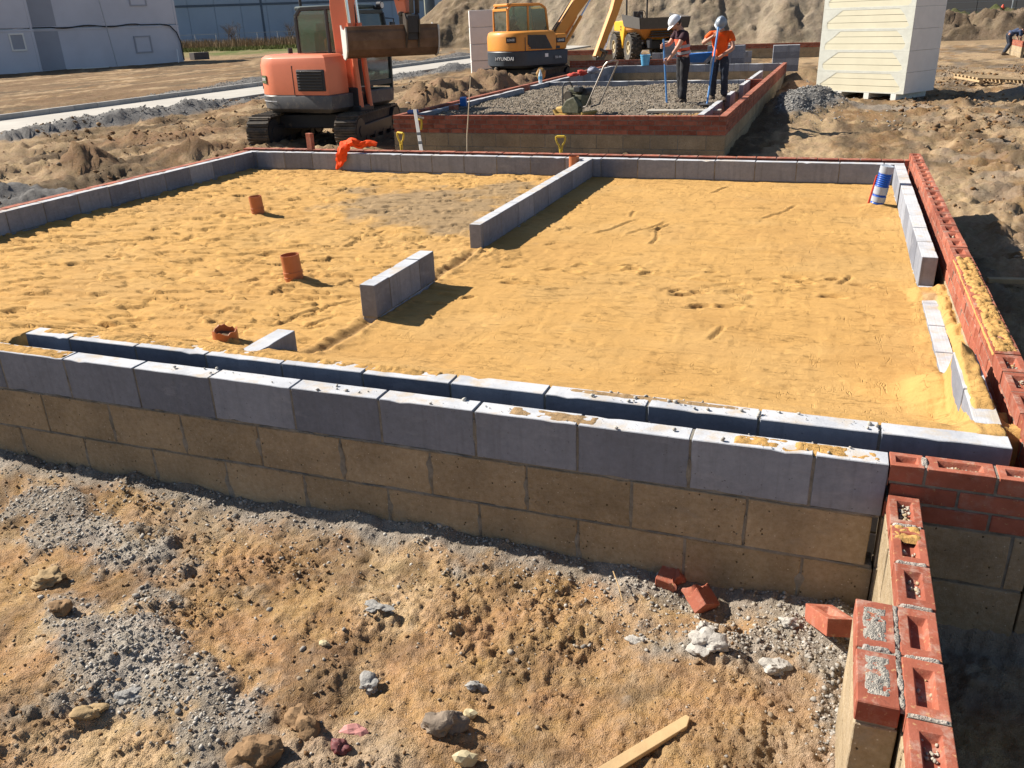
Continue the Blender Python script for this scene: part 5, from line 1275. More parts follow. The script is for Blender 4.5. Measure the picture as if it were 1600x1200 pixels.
# timber stake
TIMB = simple("pale sawn timber", (0.48, 0.33, 0.17), 0.8, nscale=9, var=0.15, bump=0.4, bscale=40, bdist=0.002)
b = MB(); b.prism([(-0.20, -0.019), (0.17, -0.019), (0.205, 0.004), (0.20, 0.019), (-0.20, 0.019)], 'z', -0.010, 0.010)
a_, b_ = (-0.545, -0.755), (-0.76, -1.03)
prop("timber_stake", b, TIMB, "pale pointed timber stake lying on the clay at the bottom edge", "timber stake", ((a_[0] + b_[0]) / 2 - .02, (a_[1] + b_[1]) / 2 - .03, gz(-.66, -.9) + 0.028), (0.06, -0.04, math.atan2(a_[1] - b_[1], a_[0] - b_[0])), 0.002)
b = MB(); b.tube([(-0.97, -0.10, -0.60), (-0.93, -0.17, -0.615), (-0.90, -0.23, -0.635)], 0.0022, 5); prop("straw", b, TIMB, "thin dry straw lying out of the wall's shadow", "straw", bevel=0)

# ------------------------------------------------------------------ loose stones as masses
def stones(name, P, size, mat, seed, label=None, cat=None, flat=0.7):
    """N small irregular stones (octahedral, 20 faces), joined as one mass"""
    rs = np.random.RandomState(seed)
    bm = bmesh.new(); bmesh.ops.create_icosphere(bm, subdivisions=1, radius=0.5)
    base = np.array([v.co[:] for v in bm.verts]); F_ = np.array([[v.index for v in f.verts] for f in bm.faces]); bm.free()
    N = len(P); nv = len(base)
    V = base[None] * (1 + rs.normal(0, 0.20, (N, nv, 1))) 
    sc = size[:, None, None] * np.stack([1 + rs.uniform(-.3, .4, N), 1 + rs.uniform(-.3, .3, N), flat * (1 + rs.uniform(-.3, .3, N))], -1)[:, None, :]
    V = V * sc
    a = rs.uniform(0, 6.28, N); t_ = rs.normal(0, 0.35, N)
    x = V[..., 0] * np.cos(t_)[:, None] - V[..., 2] * np.sin(t_)[:, None]; z = V[..., 0] * np.sin(t_)[:, None] + V[..., 2] * np.cos(t_)[:, None]
    X = x * np.cos(a)[:, None] - V[..., 1] * np.sin(a)[:, None]; Y = x * np.sin(a)[:, None] + V[..., 1] * np.cos(a)[:, None]
    V = np.stack([X, Y, z], -1) + P[:, None, :]
    V[..., 2] += (size * flat * 0.18)[:, None]
    T = (F_[None] + (np.arange(N) * nv)[:, None, None]).reshape(-1, 3)
    me = bpy.data.meshes.new(name); me.vertices.add(N * nv); me.vertices.foreach_set("co", V.astype(np.float32).ravel())
    me.loops.add(T.size); me.loops.foreach_set("vertex_index", T.astype(np.int32).ravel()); me.polygons.add(len(T)); me.polygons.foreach_set("loop_start", np.arange(len(T), dtype=np.int32) * 3)
    me.update(calc_edges=True); me.materials.append(mat)
    o = link(name, me); tag(o, label, cat, kind="stuff"); return o
def ground_pts(rs, n, x0, x1, y0, y1, dens):
    x = rs.uniform(x0, x1, n); y = rs.uniform(y0, y1, n); k = rs.rand(n) < dens(x, y); x, y = x[k], y[k]
    z, _ = ground_z_tone(x[None], y[None]); return np.column_stack([x, y, z[0]])
rs = np.random.RandomState(7)
def dgrav(x, y):
    gp = gauss(x, y, -2.55, -1.08, 0.62, 0.30, -0.30) + 0.9 * gauss(x, y, -3.55, -0.42, 0.75, 0.24, -0.15) + 0.9 * gauss(x, y, -0.12, -0.55, 0.10, 0.62) + 0.8 * gauss(x, y, -0.5, -0.32, 0.38, 0.14, 0.2)
    band = np.exp(-np.clip(-y, 0, 9) / 0.16) * 1.3
    return np.clip(sst(0.35, 0.8, gp + 0.3 * fbm(x, y, 3.2, 4, off=11)) * 0.75 + band * (0.6 + 0.6 * fbm(x, y, 2.5, 3)), 0, 1) ** 1.3 + 0.012
P = ground_pts(rs, 60000, -5.2, 0.0, -2.0, 0.0, dgrav); print("gravel", len(P))
stones("gravel", P, 0.0065 + 0.011 * rs.rand(len(P)) ** 2.5 + 0.012 * (rs.rand(len(P)) > 0.975), GRAVEL, 1, "grey pebbles strewn along the foot of the front wall and over the dust patches", "gravel", 0.65)
def dclod(x, y): return 0.10 + 0.75 * sst(0.0, 0.5, fbm(x, y, 1.7, 3, off=21)) * sst(-0.2, 0.4, fbm(x, y, 4, 3, off=2))
P = ground_pts(rs, 60000, -4.8, 0.0, -2.0, -0.1, dclod); print("crumbs", len(P))
stones("clay_crumbs", P, 0.0035 + 0.015 * rs.rand(len(P)) ** 4.5 + 0.016 * (rs.rand(len(P)) > 0.995), CRUMB, 2, "brown clay crumbs all over the trampled ground in front", "clay crumbs", 0.6)
def dmid(x, y): return (0.12 + 0.8 * sst(0.0, 0.5, fbm(x, y, 0.55, 3, off=33))) * np.where(x > 0.7, 1.0, 0.6)
P = ground_pts(rs, 19000, 0.75, 9, 1.0, 34.0, dmid); P2_ = ground_pts(rs, 15000, -19, -8.4, 4.0, 30, dmid)
P = np.concatenate([P, P2_]); dd_ = np.hypot(P[:, 0] + .3, P[:, 1] + 2.9)
stones("clods", P, (0.012 + 0.045 * rs.rand(len(P)) ** 4) * np.clip(dd_ / 9, 0.8, 2.2), CRUMB, 3, "clods and crumbs scattered over the churned earth beyond the walls", "clods", 0.6)
BALM = mat_stone("ballast stone", [(0.14, 0.14, 0.14), (0.27, 0.26, 0.245), (0.20, 0.195, 0.185), (0.38, 0.365, 0.34)])
P = ground_pts(rs, 9000, -2.0, 1.2, 15.5, 24.0, lambda x, y: sst(0.25, 0.6, gauss(x, y, -0.95, 19.6, 0.75, 1.5, 0.1) + 0.7 * gauss(x, y, -1.2, 17.6, 0.5, 1.3) + .1 * fbm(x, y, 2, 2)) + 0.03)
stones("ballast", P, 0.022 + 0.04 * rs.rand(len(P)) ** 2, BALM, 4, "dark grey ballast heaped right of the farther foundation", "ballast", 0.7)
P = []
for (cx, w) in ((-18.0, 0.55), (-23.4, 0.7)):
    P.append(ground_pts(rs, 10500, cx - 1.3, cx + 1.3, 11, 50, lambda x, y: np.exp(-((x - cx) / w) ** 2) * sst(10 if cx > -20 else 20, 16 if cx > -20 else 24, y)))
P = np.concatenate(P); stones("crushed_stone", P, 0.022 + 0.04 * rs.rand(len(P)) ** 2, BALM, 5, "crushed grey stone ridged up along both sides of the haul road", "crushed stone", 0.7)
FILLM = mat_stone("fill stone", [(0.15, 0.125, 0.10), (0.26, 0.225, 0.18), (0.20, 0.165, 0.125), (0.36, 0.32, 0.265), (0.23, 0.17, 0.11)])
xx = rs.uniform(-7.4, -2.5, 11500); yy = rs.uniform(11.3, 19.1, 11500)
zz = -0.10 + 0.05 * fbm(xx, yy, 0.6, 3) + 0.0 - 0.04 * gauss(xx, yy, -4.6, 12.3, 2.2, 0.5)
stones("fill_stones", np.column_stack([xx, yy, zz]), 0.014 + 0.036 * rs.rand(11500) ** 2.5, FILLM, 6, "crushed stone fill raked out inside the farther foundation", "stone fill", 0.7)
# sand and crumbs left on wall tops and in the frogs
for k, (a, b_, c, d, z_, h) in enumerate(((-4.55, -3.86, 0.005, 0.10, 0.0, 0.010), (-0.55, -0.02, 0.01, 0.10, -0.002, 0.010), (-1.46, -1.08, 0.008, 0.095, 0.0, 0.008), (-4.3, -1.9, 0.285, 0.36, 0.002, 0.012), (-1.3, -0.5, 0.30, 0.35, 0.0, 0.008))):
    o = sand_spill("spilt_sand", a, b_, c, d, z_ + 0.002, h, 9, 0.0, tone=SANDC * (1.0 if k in (0, 1, 3) else 0.55) + (0 if k in (0, 1, 3) else 0.06), step=0.006)
    o["label"] = ["yellow sand spilt on the left end of the front wall top", "yellow sand spilt on the front wall top beside the red brick end", "grey-brown grit on the middle of the front wall top", "sand drifted over the left half of the inner front leaf", "grit on the right half of the inner front leaf"][k]
o = sand_spill("spilt_sand", 0.495, 0.615, 1.28, 3.02, -0.002, 0.019, 16, -0.35, step=0.006); o["label"] = "long sand heap covering the frogs on the right brick wall"
o = sand_spill("spilt_sand", 0.012, 0.112, -0.30, -0.20, -0.116, 0.010, 14, -0.2, step=0.004); o["label"] = "sand spilt between the first two frogs of the stub wall"
MORT_T = np.array([0.36, 0.33, 0.29])
for k, (y0, y1) in enumerate(((-1.075, -0.895), (-0.86, -0.68))):
    o = sand_spill("mortar_fill", -0.092, -0.012, y0 + 0.006, y1 - 0.006, -0.1165, 0.006, 38, -0.42, mat=EARTH, tone=MORT_T * 1.6, step=0.003, soft=0.022); o["label"] = ["mortar filling the nearer frog of the pier", "mortar filling the farther frog of the pier"][k]
for k in range(8):
    yj = -0.0 - 0.66 + 0.225 * (2 - k)
    if yj < -1.95 or yj > -0.1: continue
    o = sand_spill("mortar_ridge", 0.014, 0.112, yj - 0.013, yj + 0.013, -0.117, 0.010, 25, -0.8, mat=EARTH, tone=np.array([0.70, 0.62, 0.54]), step=0.003, soft=0.009); o["label"] = "pale mortar ridge between two frogged bricks of the stub wall"; o["group"] = "mortar ridges on the stub wall"
o = sand_spill("mortar_ridge", -0.092, -0.008, -0.890, -0.865, -0.117, 0.010, 25, -0.8, mat=EARTH, tone=np.array([0.62, 0.56, 0.50]), step=0.003, soft=0.009); o["label"] = "pale mortar ridge between the two bricks of the pier"
o = sand_spill("mortar_ridge", -0.012, 0.020, -1.09, -0.66, -0.122, 0.010, 18, -0.3, mat=EARTH, tone=np.array([0.55, 0.50, 0.44]), step=0.004, soft=0.008); o["label"] = "rough mortar line between the pier and the stub wall"
o = sand_spill("mortar_ridge", 0.100, 0.135, 0.008, 0.095, -0.003, 0.012, 25, -0.8, mat=EARTH, tone=np.array([0.66, 0.60, 0.53]), step=0.003, soft=0.010); o["label"] = "pale mortar lump between the first two bricks of the front wall's red end"
rr_ = random.Random(4); PP = []; 
for (cx, cy, n_, zz) in ((0.064, -0.105, 46, -0.135), (0.064, -0.34, 16, -0.137), (0.064, -0.56, 22, -0.137), (0.066, -0.95, 8, -0.138), (0.064, -1.2, 18, -0.137), (0.064, -1.44, 10, -0.137), (0.235, 0.055, 26, -0.022), (0.46, 0.055, 20, -0.022)):
    for _ in range(n_): PP.append((cx + rr_.uniform(-.018, .018) * (3.2 if cy > 0 else 1), cy + rr_.uniform(-.06, .06) * (0.3 if cy > 0 else 1), zz))
for (cy, n_) in ((1.15, 12), (0.95, 12), (0.7, 6), (3.25, 8), (3.67, 8), (5.5, 10), (5.75, 10)):
    for _ in range(n_): PP.append((0.555 + rr_.uniform(-.02, .02), cy + rr_.uniform(-.05, .05), -0.02))
PP = np.array(PP); stones("frog_grit", PP, 0.007 + 0.011 * rs.rand(len(PP)) ** 2, mat_stone("frog grit stone", [(0.30, 0.27, 0.22), (0.42, 0.38, 0.32), (0.36, 0.25, 0.12)]), 9, "grit and mortar crumbs caught in the brick frogs", "grit", 0.8)
PP = np.array([(rr_.uniform(-1.2, 0.0), rr_.uniform(0.26, 0.34), 0.003) for _ in range(70)] + [(rr_.uniform(-3.2, 0.0), rr_.uniform(0.0, 0.1), 0.003) for _ in range(60)])
stones("wall_top_grit", PP, 0.004 + 0.018 * rs.rand(len(PP)) ** 4, mat_stone("wall grit stone", [(0.46, 0.44, 0.40), (0.34, 0.31, 0.27)]), 10, "loose grit on the tops of the two front leaves", "grit", 0.8)

# ------------------------------------------------------------------ excavators
def plan_ring(pts, z, inset=0.0):
    c = Vector((sum(p[0] for p in pts) / len(pts), sum(p[1] for p in pts) / len(pts)))
    out = []
    for p in pts:
        v = Vector(p) - c; L = v.length; out.append((c.x + v.x * (L - inset) / L, c.y + v.y * (L - inset) / L, z))
    return out
def body_plan(rear, front, hw, rad, flat=0.0, n=10):
    """plan outline with a round tail; front is square"""
    pts = [(front, -hw), (front, hw)]
    for k in range(n + 1):
        a = math.pi / 2 + math.pi * k / n
        x = -(abs(rear) - rad) + math.cos(a) * rad; y = math.sin(a) * hw
        pts.append((x, y * (1.0 if abs(math.sin(a)) > 0 else 1)))
    return pts
def poly_arm(b, pts, hs, w):
    """box-section beam through pts (x,z) with depth hs at each point and width w"""
    n = len(pts); up = []; dn = []
    for i, p in enumerate(pts):
        a = Vector(pts[max(i - 1, 0)]); c = Vector(pts[min(i + 1, n - 1)]); d = (c - a).normalized(); nr = Vector((-d.y, d.x))
        up.append(tuple(Vector(p) + nr * hs[i] / 2)); dn.append(tuple(Vector(p) - nr * hs[i] / 2))
    b.prism(up + dn[::-1], 'y', -w / 2, w / 2); return b
def ram(par, name, p, q, r, y, split=0.55, rot=0):
    """hydraulic cylinder from p to q (x,z) at lateral y"""
    P_ = Vector((p[0], y, p[1])); Q = Vector((q[0], y, q[1])); m_ = P_.lerp(Q, split)
    b = MB(); b.cyl(P_, m_, r, 12); o = b.build(name, par[1], par[0], smooth=True, rot=(0, 0, rot))
    b = MB(); b.cyl(m_, Q, r * 0.55, 10); r_ = b.build("piston_rod", CHROME, o, smooth=True)
    return o
CHROME = simple("chrome rod", (0.75, 0.75, 0.76), 0.18, 1.0, var=0.03)
RUBBER = simple("track rubber", (0.045, 0.042, 0.04), 0.75, nscale=6, dirt=0.85, dirtcol=(0.20, 0.15, 0.10), bump=0.3, bscale=30, bdist=0.004)
BUCKETM = simple("rusty worn bucket steel", (0.16, 0.10, 0.065), 0.6, 0.3, nscale=3.5, var=0.35, dirt=0.4, dirtcol=(0.25, 0.18, 0.11))
BUCKETP = simple("pale worn bucket cheek", (0.60, 0.58, 0.54), 0.5, 0.2, nscale=6, dirt=0.35, dirtcol=(0.42, 0.27, 0.12))
BLACKM = simple("black machine metal", (0.035, 0.037, 0.042), 0.45, 0.0, nscale=4, dirt=0.3, dirtcol=(0.2, 0.16, 0.12))
GREASE = simple("greasy steel", (0.10, 0.085, 0.07), 0.4, 0.4, nscale=6, var=0.3, dirt=0.3)
SEAT = simple("seat vinyl", (0.05, 0.05, 0.055), 0.6)

def text(name, s, size, loc, rot, mat, parent, ext=0.004, sx=1.0):
    cu = bpy.data.curves.new(name, 'FONT'); cu.body = s; cu.size = size; cu.extrude = ext; cu.align_x = 'CENTER'; cu.align_y = 'CENTER'; cu.resolution_u = 3
    cu.materials.append(mat)
    o = bpy.data.objects.new(name, cu); me = bpy.data.meshes.new_from_object(o); bpy.data.objects.remove(o); o = bpy.data.objects.new(name, me); COL.objects.link(o); o.location = loc; o.rotation_euler = rot; o.scale = (sx, 1, 1); o.parent = parent; return o

def excavator(label, loc, track_ang, swing, paint, lower, cabpaint, style, boom_pts, stick_pts, bucket_fn, sc=1.0, gauge=1.85, tl=2.85, blade_side=1):
    r = empty("excavator", loc, track_ang, label, "excavator"); r.scale = (sc, sc, sc)
    # --- tracks
    th_, tw = 0.66, 0.45; rr_ = th_ / 2
    path = []; straight = tl - th_
    per = 2 * straight + 2 * math.pi * (rr_ - 0.03); npad = 46
    def at(s_):
        s_ = s_ % per; R = rr_ - 0.03
        if s_ < straight: return (-straight / 2 + s_, 2 * R + 0.03, 0.0)
        s_ -= straight
        if s_ < math.pi * R: a = s_ / R; return (straight / 2 + math.sin(a) * R, R + 0.03 + math.cos(a) * R, a)
        s_ -= math.pi * R
        if s_ < straight: return (straight / 2 - s_, 0.03, math.pi)
        s_ -= straight; a = s_ / R; return (-straight / 2 - math.sin(a) * R, R + 0.03 - math.cos(a) * R, math.pi + a)
    pb_ = MB(); pb_.box((0, 0, 0), (per / npad - 0.012, tw, 0.028)); pb_.box((0.0, 0, 0.028), (0.035, tw * 0.96, 0.035)); pb_.box((-0.04, 0, 0.02), (0.016, tw * 0.9, 0.02))
    padm = pb_.mesh("track pad", RUBBER)
    for s_ in (-1, 1):
        y = s_ * gauge / 2
        b = MB(); prof = [(x, z) for x, z, _ in [at(per * k / 60) for k in range(60)]]
        cz = rr_; prof2 = [((x) * 0.985, cz + (z - cz) * 0.93) for x, z in prof]
        tr = empty("track", (0, y, 0), 0); tr.parent = r
        b.prism([(x * 0.99, cz + (z - cz) * 0.955) for x, z in prof], 'y', -tw * 0.30, tw * 0.30); b.build("belt", RUBBER, tr)
        for k in range(npad):
            x, z, a = at(per * k / npad); link("track_pad", padm, tr, (x, 0, z), (0, a, 0))
        for (x, R, nm) in ((straight / 2, rr_ * 0.80, "idler_wheel"), (-straight / 2, rr_ * 0.78, "drive_sprocket")):
            b = MB(); b.cyl((x, -tw / 2 * 0.98, rr_), (x, tw / 2 * 0.98, rr_), R, 20); b.cyl((x, -tw / 2 * 1.04, rr_), (x, tw / 2 * 1.04, rr_), R * 0.42, 12); b.build(nm, BLACKM, tr, smooth=True)
        b = MB()
        b.span((-straight / 2 + 0.1, -tw * 0.46, 0.18), (straight / 2 - 0.1, tw * 0.46, 0.44)); b.build("track_frame", BLACKM, tr, bevel=0.02)
        for k in range(4):
            b = MB(); x = -straight / 2 + 0.35 + k * (straight - 0.7) / 3; b.cyl((x, -tw * 0.48, 0.14), (x, tw * 0.48, 0.14), 0.10, 14); b.build("roller", BLACKM, tr, smooth=True)
    b = MB(); b.span((-0.6, -gauge / 2, 0.35), (0.6, gauge / 2, 0.62)); b.cyl((0, 0, 0.55), (0, 0, 0.80), 0.48, 28); b.build("undercarriage", BLACKM, r, bevel=0.02)
    # --- dozer blade
    bx = (straight / 2 + 0.62) * blade_side
    b = MB(); pr = [(bx, 0.08), (bx + 0.06 * blade_side, 0.2), (bx + 0.03 * blade_side, 0.34), (bx + 0.12 * blade_side, 0.50), (bx + 0.16 * blade_side, 0.49), (bx + 0.10 * blade_side, 0.32), (bx + 0.12 * blade_side, 0.08)]
    b.prism(pr, 'y', -gauge / 2 - 0.25, gauge / 2 + 0.25); bl = b.build("dozer_blade", GREASE if style == 'orange' else simple("blade worn yellow", (0.33, 0.26, 0.14), 0.6, 0.2, dirt=0.4), r)
    b = MB()
    for y in (-0.45, 0.45): b.beam((0.3 * blade_side, y, 0.35), (bx, y, 0.25), 0.10, 0.12)
    b.build("blade_arm", BLACKM, bl)
    # --- upper structure
    u = dict(rot=(0, 0, swing))
    hw = 1.08; rear = 1.20 if style == 'orange' else 1.30; front = 1.0; rd = 0.84
    zb1 = 1.03 if style == 'orange' else 1.22
    low = body_plan(rear, front, hw, rd, n=16)
    b = MB(); b.layers([plan_ring(low, 0.69, 0.16), plan_ring(low, 0.77, 0.02), plan_ring(low, zb1 - 0.03, 0.0), plan_ring(low, zb1 - 0.005, 0.02)]); b.build("counterweight", lower, r, smooth=True, **u)
    # engine hood: round tail, side panel up to the cab line, leaving the cab bay (left front) open
    z1 = 1.76 if style == 'orange' else 1.82
    hood = [(0.0, -hw + 0.01), (0.12, -hw + 0.01)] if False else []
    xf = 0.93 if style == 'orange' else 0.55
    hp = [(xf, -hw + 0.012), (xf, -0.42), (0.5, -0.34), (-0.42, -0.26), (-0.42, 0.30 if style == 'orange' else 0.3), (-0.42, hw - 0.012)]
    for k in range(15):
        a = math.pi / 2 + math.pi * k / 14
        hp.append((-(rear - rd) + math.cos(a) * (rd - 0.01), math.sin(a) * (hw - 0.012)))
    b = MB(); b.layers([[(x, y, zb1) for x, y in hp], [(x, y, z1 - 0.18) for x, y in hp], plan_ring(hp, z1 - 0.05, 0.045), plan_ring(hp, z1, 0.15)])
    hd = b.build("engine_cover", paint, r, smooth=True, bevel=0.015, **u)
    # front deck and right tank box
    if style != 'orange':
        b = MB(); b.span((0.56, -hw + 0.016, zb1), (front - 0.02, -0.42, 1.70)); b.build("tank_cover", paint, r, bevel=0.05, **u)
    # seams, grille
    g0, g1 = (0.20, 0.88) if style == 'orange' else (-0.55, 0.30)
    if style == 'orange':
        b = MB(); b.span((g0, -hw - 0.004, 1.10), (g1, -hw + 0.05, 1.50)); gr = b.build("grille", BLACKM, r, bevel=0.02, **u)
        b = MB(); b.span((g0 + 0.03, -0.007, -0.012), (g1 - 0.05, 0.007, 0.012)); lm = b.mesh("louvre", BLACKM)
        for k in range(7): link("louvre", lm, gr, (0, -hw - 0.012, 1.14 + k * 0.053), (0.5, 0, 0))
    else:
        b = MB(); b.prism([(g0 + 0.15, 1.27), (0.40, 1.25), (0.14, 1.68), (g0 + 0.02, 1.70), (g0, 1.42)][::-1], 'y', -hw - 0.006, -hw + 0.05); gr = b.build("grille", BLACKM, r, bevel=0.006, **u)
        for k in range(6):
            b = MB(); b.span((g0 + 0.02, -hw - 0.014, 1.27 + k * 0.07), (0.30 - k * 0.03, -hw + 0.0, 1.285 + k * 0.07)); b.build("louvre", BLACKM, gr)
    b = MB(); b.span((g0 - 0.10, -hw + 0.002, zb1), (g0 - 0.085, -hw + 0.02, z1 - 0.19)); b.build("panel_seam", BLACKM, r, **u)
    # --- cab on the left of the boom
    cx0, cx1, cy0, cy1 = -0.62, 0.98, 0.10, 1.06; cz0, cz1 = 0.85, (2.60 if style == 'orange' else 2.62)
    def fr_(x, z): return x
    side = [(cx0, cz0 + 0.2), (cx0 + 0.02, cz1 - 0.14), (cx0 + 0.16, cz1), (cx1 - 0.30, cz1), (cx1 - 0.10, cz1 - 0.12), (cx1, 1.75), (cx1 - 0.02, cz0 + 0.1), (0.1, cz0)]
    cabm = empty("cab", (0, 0, 0), swing); cabm.parent = r
    pillar = 0.075
    for y in (cy0, cy1):
        b = MB()
        pts = [Vector((x, y, z)) for x, z in side]
        for i in range(len(pts)): b.beam(pts[i], pts[(i + 1) % len(pts)], 0.05, pillar)
        xm = 0.18; b.beam((xm, y, cz0 + 0.05), (xm, y, cz1 - 0.02), 0.05, 0.07)
        b.build("cab_frame", cabpaint, cabm, bevel=0.012)
        b = MB(); b.span((cx0 + 0.02, y - 0.02, cz0 + 0.2), (cx1 - 0.05, y + 0.02, 1.62)); b.build("door_panel" if y == cy1 else "side_panel", cabpaint, cabm, bevel=0.008)
        gpts = [(cx0 + 0.04, 1.60), (cx0 + 0.05, cz1 - 0.15), (cx0 + 0.17, cz1 - 0.05), (cx1 - 0.31, cz1 - 0.05), (cx1 - 0.13, cz1 - 0.14), (cx1 - 0.04, 1.75), (cx1 - 0.05, 1.60)]
        b = MB(); b.prism(gpts, 'y', y - 0.006, y + 0.006); b.build("side_glass", GLASS, cabm)
    b = MB(); b.span((cx0, cy0, cz1 - 0.04), (cx1 - 0.28, cy1, cz1 + 0.05)); b.build("roof", cabpaint if style != 'orange' else simple("cab roof grey green", (0.10, 0.13, 0.125), 0.4), cabm, bevel=0.035)
    for (za, zb, xa, xb, nm) in ((1.75, cz1 - 0.10, cx1 - 0.01, cx1 - 0.12, "windscreen"), (cz0 + 0.35, 1.74, cx1 - 0.02, cx1, "lower_windscreen")):
        b = MB(); b.add([(xa, cy0 + 0.04, za), (xa, cy1 - 0.04, za), (xb, cy1 - 0.04, zb), (xb, cy0 + 0.04, zb), (xa - 0.012, cy0 + 0.04, za), (xa - 0.012, cy1 - 0.04, za), (xb - 0.012, cy1 - 0.04, zb), (xb - 0.012, cy0 + 0.04, zb)], [(0, 1, 2, 3), (7, 6, 5, 4), (0, 4, 5, 1), (1, 5, 6, 2), (2, 6, 7, 3), (3, 7, 4, 0)]); b.build(nm, GLASS, cabm)
    b = MB(); b.beam((cx1, cy0, 1.75), (cx1, cy1, 1.75), 0.06, 0.06); b.beam((cx1 - 0.12, cy0, cz1 - 0.1), (cx1 - 0.12, cy1, cz1 - 0.1), 0.06, 0.07); b.beam((cx1 - 0.02, cy0, cz0 + 0.3), (cx1 - 0.02, cy1, cz0 + 0.3), 0.06, 0.1)
    b.beam((cx0, cy0, cz1 - 0.14), (cx0, cy1, cz1 - 0.14), 0.06, 0.08); b.beam((cx0, cy0, 1.62), (cx0, cy1, 1.62), 0.06, 0.08); b.build("cross_frame", cabpaint, cabm, bevel=0.01)
    b = MB(); b.span((cx0 + 0.01, cy0 + 0.04, 1.64), (cx0 + 0.02, cy1 - 0.04, cz1 - 0.16)); b.build("rear_glass", GLASS, cabm)
    b = MB(); b.span((cx0 + 0.0, cy0, cz0 + 0.2), (cx0 + 0.03, cy1, 1.60)); b.span((cx0 + 0.1, cy0, cz0 + 0.05), (cx1 - 0.1, cy1, cz0 + 0.12)); b.build("back_panel", cabpaint, cabm)
    b = MB(); b.box((-0.10, 0.58, 1.50), (0.48, 0.48, 0.14)); b.box((-0.34, 0.58, 1.84), (0.14, 0.46, 0.66)); b.box((-0.36, 0.58, 2.24), (0.10, 0.26, 0.18)); b.box((-0.1, 0.58, 1.22), (0.4, 0.4, 0.42)); b.build("seat", SEAT, cabm, bevel=0.04)
    for y in (0.30, 0.86):
        b = MB(); b.box((0.10, y, 1.66), (0.34, 0.09, 0.10)); b.tube([(0.22, y, 1.70), (0.26, y, 1.85)], 0.02, 8); b.build("joystick_console", SEAT, cabm, bevel=0.01)
    # mirror, work light
    b = MB(); b.tube([(cx1 - 0.12, cy1 + 0.02, cz1 - 0.22), (cx1 + 0.02, cy1 + 0.22, cz1 - 0.24), (cx1 + 0.02, cy1 + 0.22, cz1 - 0.75), (cx1 - 0.03, cy1 + 0.02, cz1 - 0.8)], 0.014, 6); mr = b.build("mirror_bracket", BLACKM, cabm, smooth=True)
    b = MB(); b.box((cx1 + 0.02, cy1 + 0.16, cz1 - 0.48), (0.06, 0.18, 0.36)); b.build("mirror", BLACKM, mr, bevel=0.025)
    b = MB(); b.cyl((cx1 - 0.16, cy1 - 0.04, cz1 + 0.02), (cx1 - 0.06, cy1 - 0.04, cz1 + 0.02), 0.075, 14); wl = b.build("work_light", BLACKM, cabm, smooth=True)
    b = MB(); b.cyl((cx1 - 0.062, cy1 - 0.04, cz1 + 0.02), (cx1 - 0.052, cy1 - 0.04, cz1 + 0.02), 0.06, 14); b.build("lens", simple("lamp lens", (0.7, 0.7, 0.68), 0.15), wl)
    b = MB(); b.tube([(cx0 + 0.1, cy0 + 0.1, cz1), (cx0 + 0.1, cy0 + 0.1, cz1 + 0.3)], 0.03, 6); b.build("beacon_mast", BLACKM, cabm)
    # operator
    # --- boom, stick and rams (at the machine's centre line, slightly right)
    by = -0.16
    arm = empty("boom", (0, 0, 0), swing); arm.parent = r
    b = MB(); poly_arm(b, boom_pts, [0.26, 0.34, 0.42, 0.44, 0.36, 0.24], 0.24)
    for v in range(len(b.v)): b.v[v] = (b.v[v][0], b.v[v][1] + by, b.v[v][2])
    b.build("boom_beam", paint, arm, bevel=0.012)
    b = MB(); b.span((0.62, by - 0.22, 0.72), (1.12, by - 0.15, 1.12)); b.span((0.62, by + 0.15, 0.72), (1.12, by + 0.22, 1.12)); b.span((0.5, by - 0.24, 0.66), (1.15, by + 0.24, 0.78)); b.build("boom_bracket", BLACKM, arm, bevel=0.02)
    f = Vector(boom_pts[0]); mid = Vector(boom_pts[3])
    for s_ in (-1, 1): ram((arm, paint), "boom_ram", (f.x + 0.32, f.y - 0.18), (mid.x + 0.06, mid.y - 0.20), 0.055, by + s_ * 0.155, 0.62)
    b = MB(); poly_arm(b, stick_pts, [0.26, 0.40, 0.30, 0.20], 0.19)
    for v in range(len(b.v)): b.v[v] = (b.v[v][0], b.v[v][1] + by, b.v[v][2])
    b.build("stick", paint, arm, bevel=0.01)
    ram((arm, paint), "stick_ram", (boom_pts[3][0] - 0.1, boom_pts[3][1] + 0.28), (stick_pts[0][0], stick_pts[0][1] + 0.05), 0.06, by, 0.6)
    sA = Vector(stick_pts[0]); sB = Vector(stick_pts[-1]); d = (sB - sA).normalized(); nr = Vector((-d.y, d.x)); 
    if nr.x < 0: nr = -nr
    a0 = sA + d * 0.35 + nr * 0.30; a1 = sA + d * ((sB - sA).length - 0.28) + nr * 0.26
    ram((arm, paint), "bucket_ram", tuple(a0), tuple(a1), 0.055, by, 0.6)
    b = MB()
    for s_ in (-1, 1): b.tube([(boom_pts[0][0] - 0.05, by + s_ * .09, boom_pts[0][1] + 0.2)] + [(p[0] - 0.16, by + s_ * 0.09, p[1] + 0.13) for p in boom_pts[1:4]] + [(boom_pts[-1][0], by + s_ * 0.09, boom_pts[-1][1] + 0.25), (stick_pts[0][0] + 0.22, by + s_ * 0.09, stick_pts[0][1] - 0.15), (stick_pts[1][0] + 0.20, by + s_ * 0.07, stick_pts[1][1])], 0.018, 6)
    b.build("hoses", DARK, arm, smooth=True)
    # hitch link
    b = MB()
    tip = sB; e = tip - d * 0.28
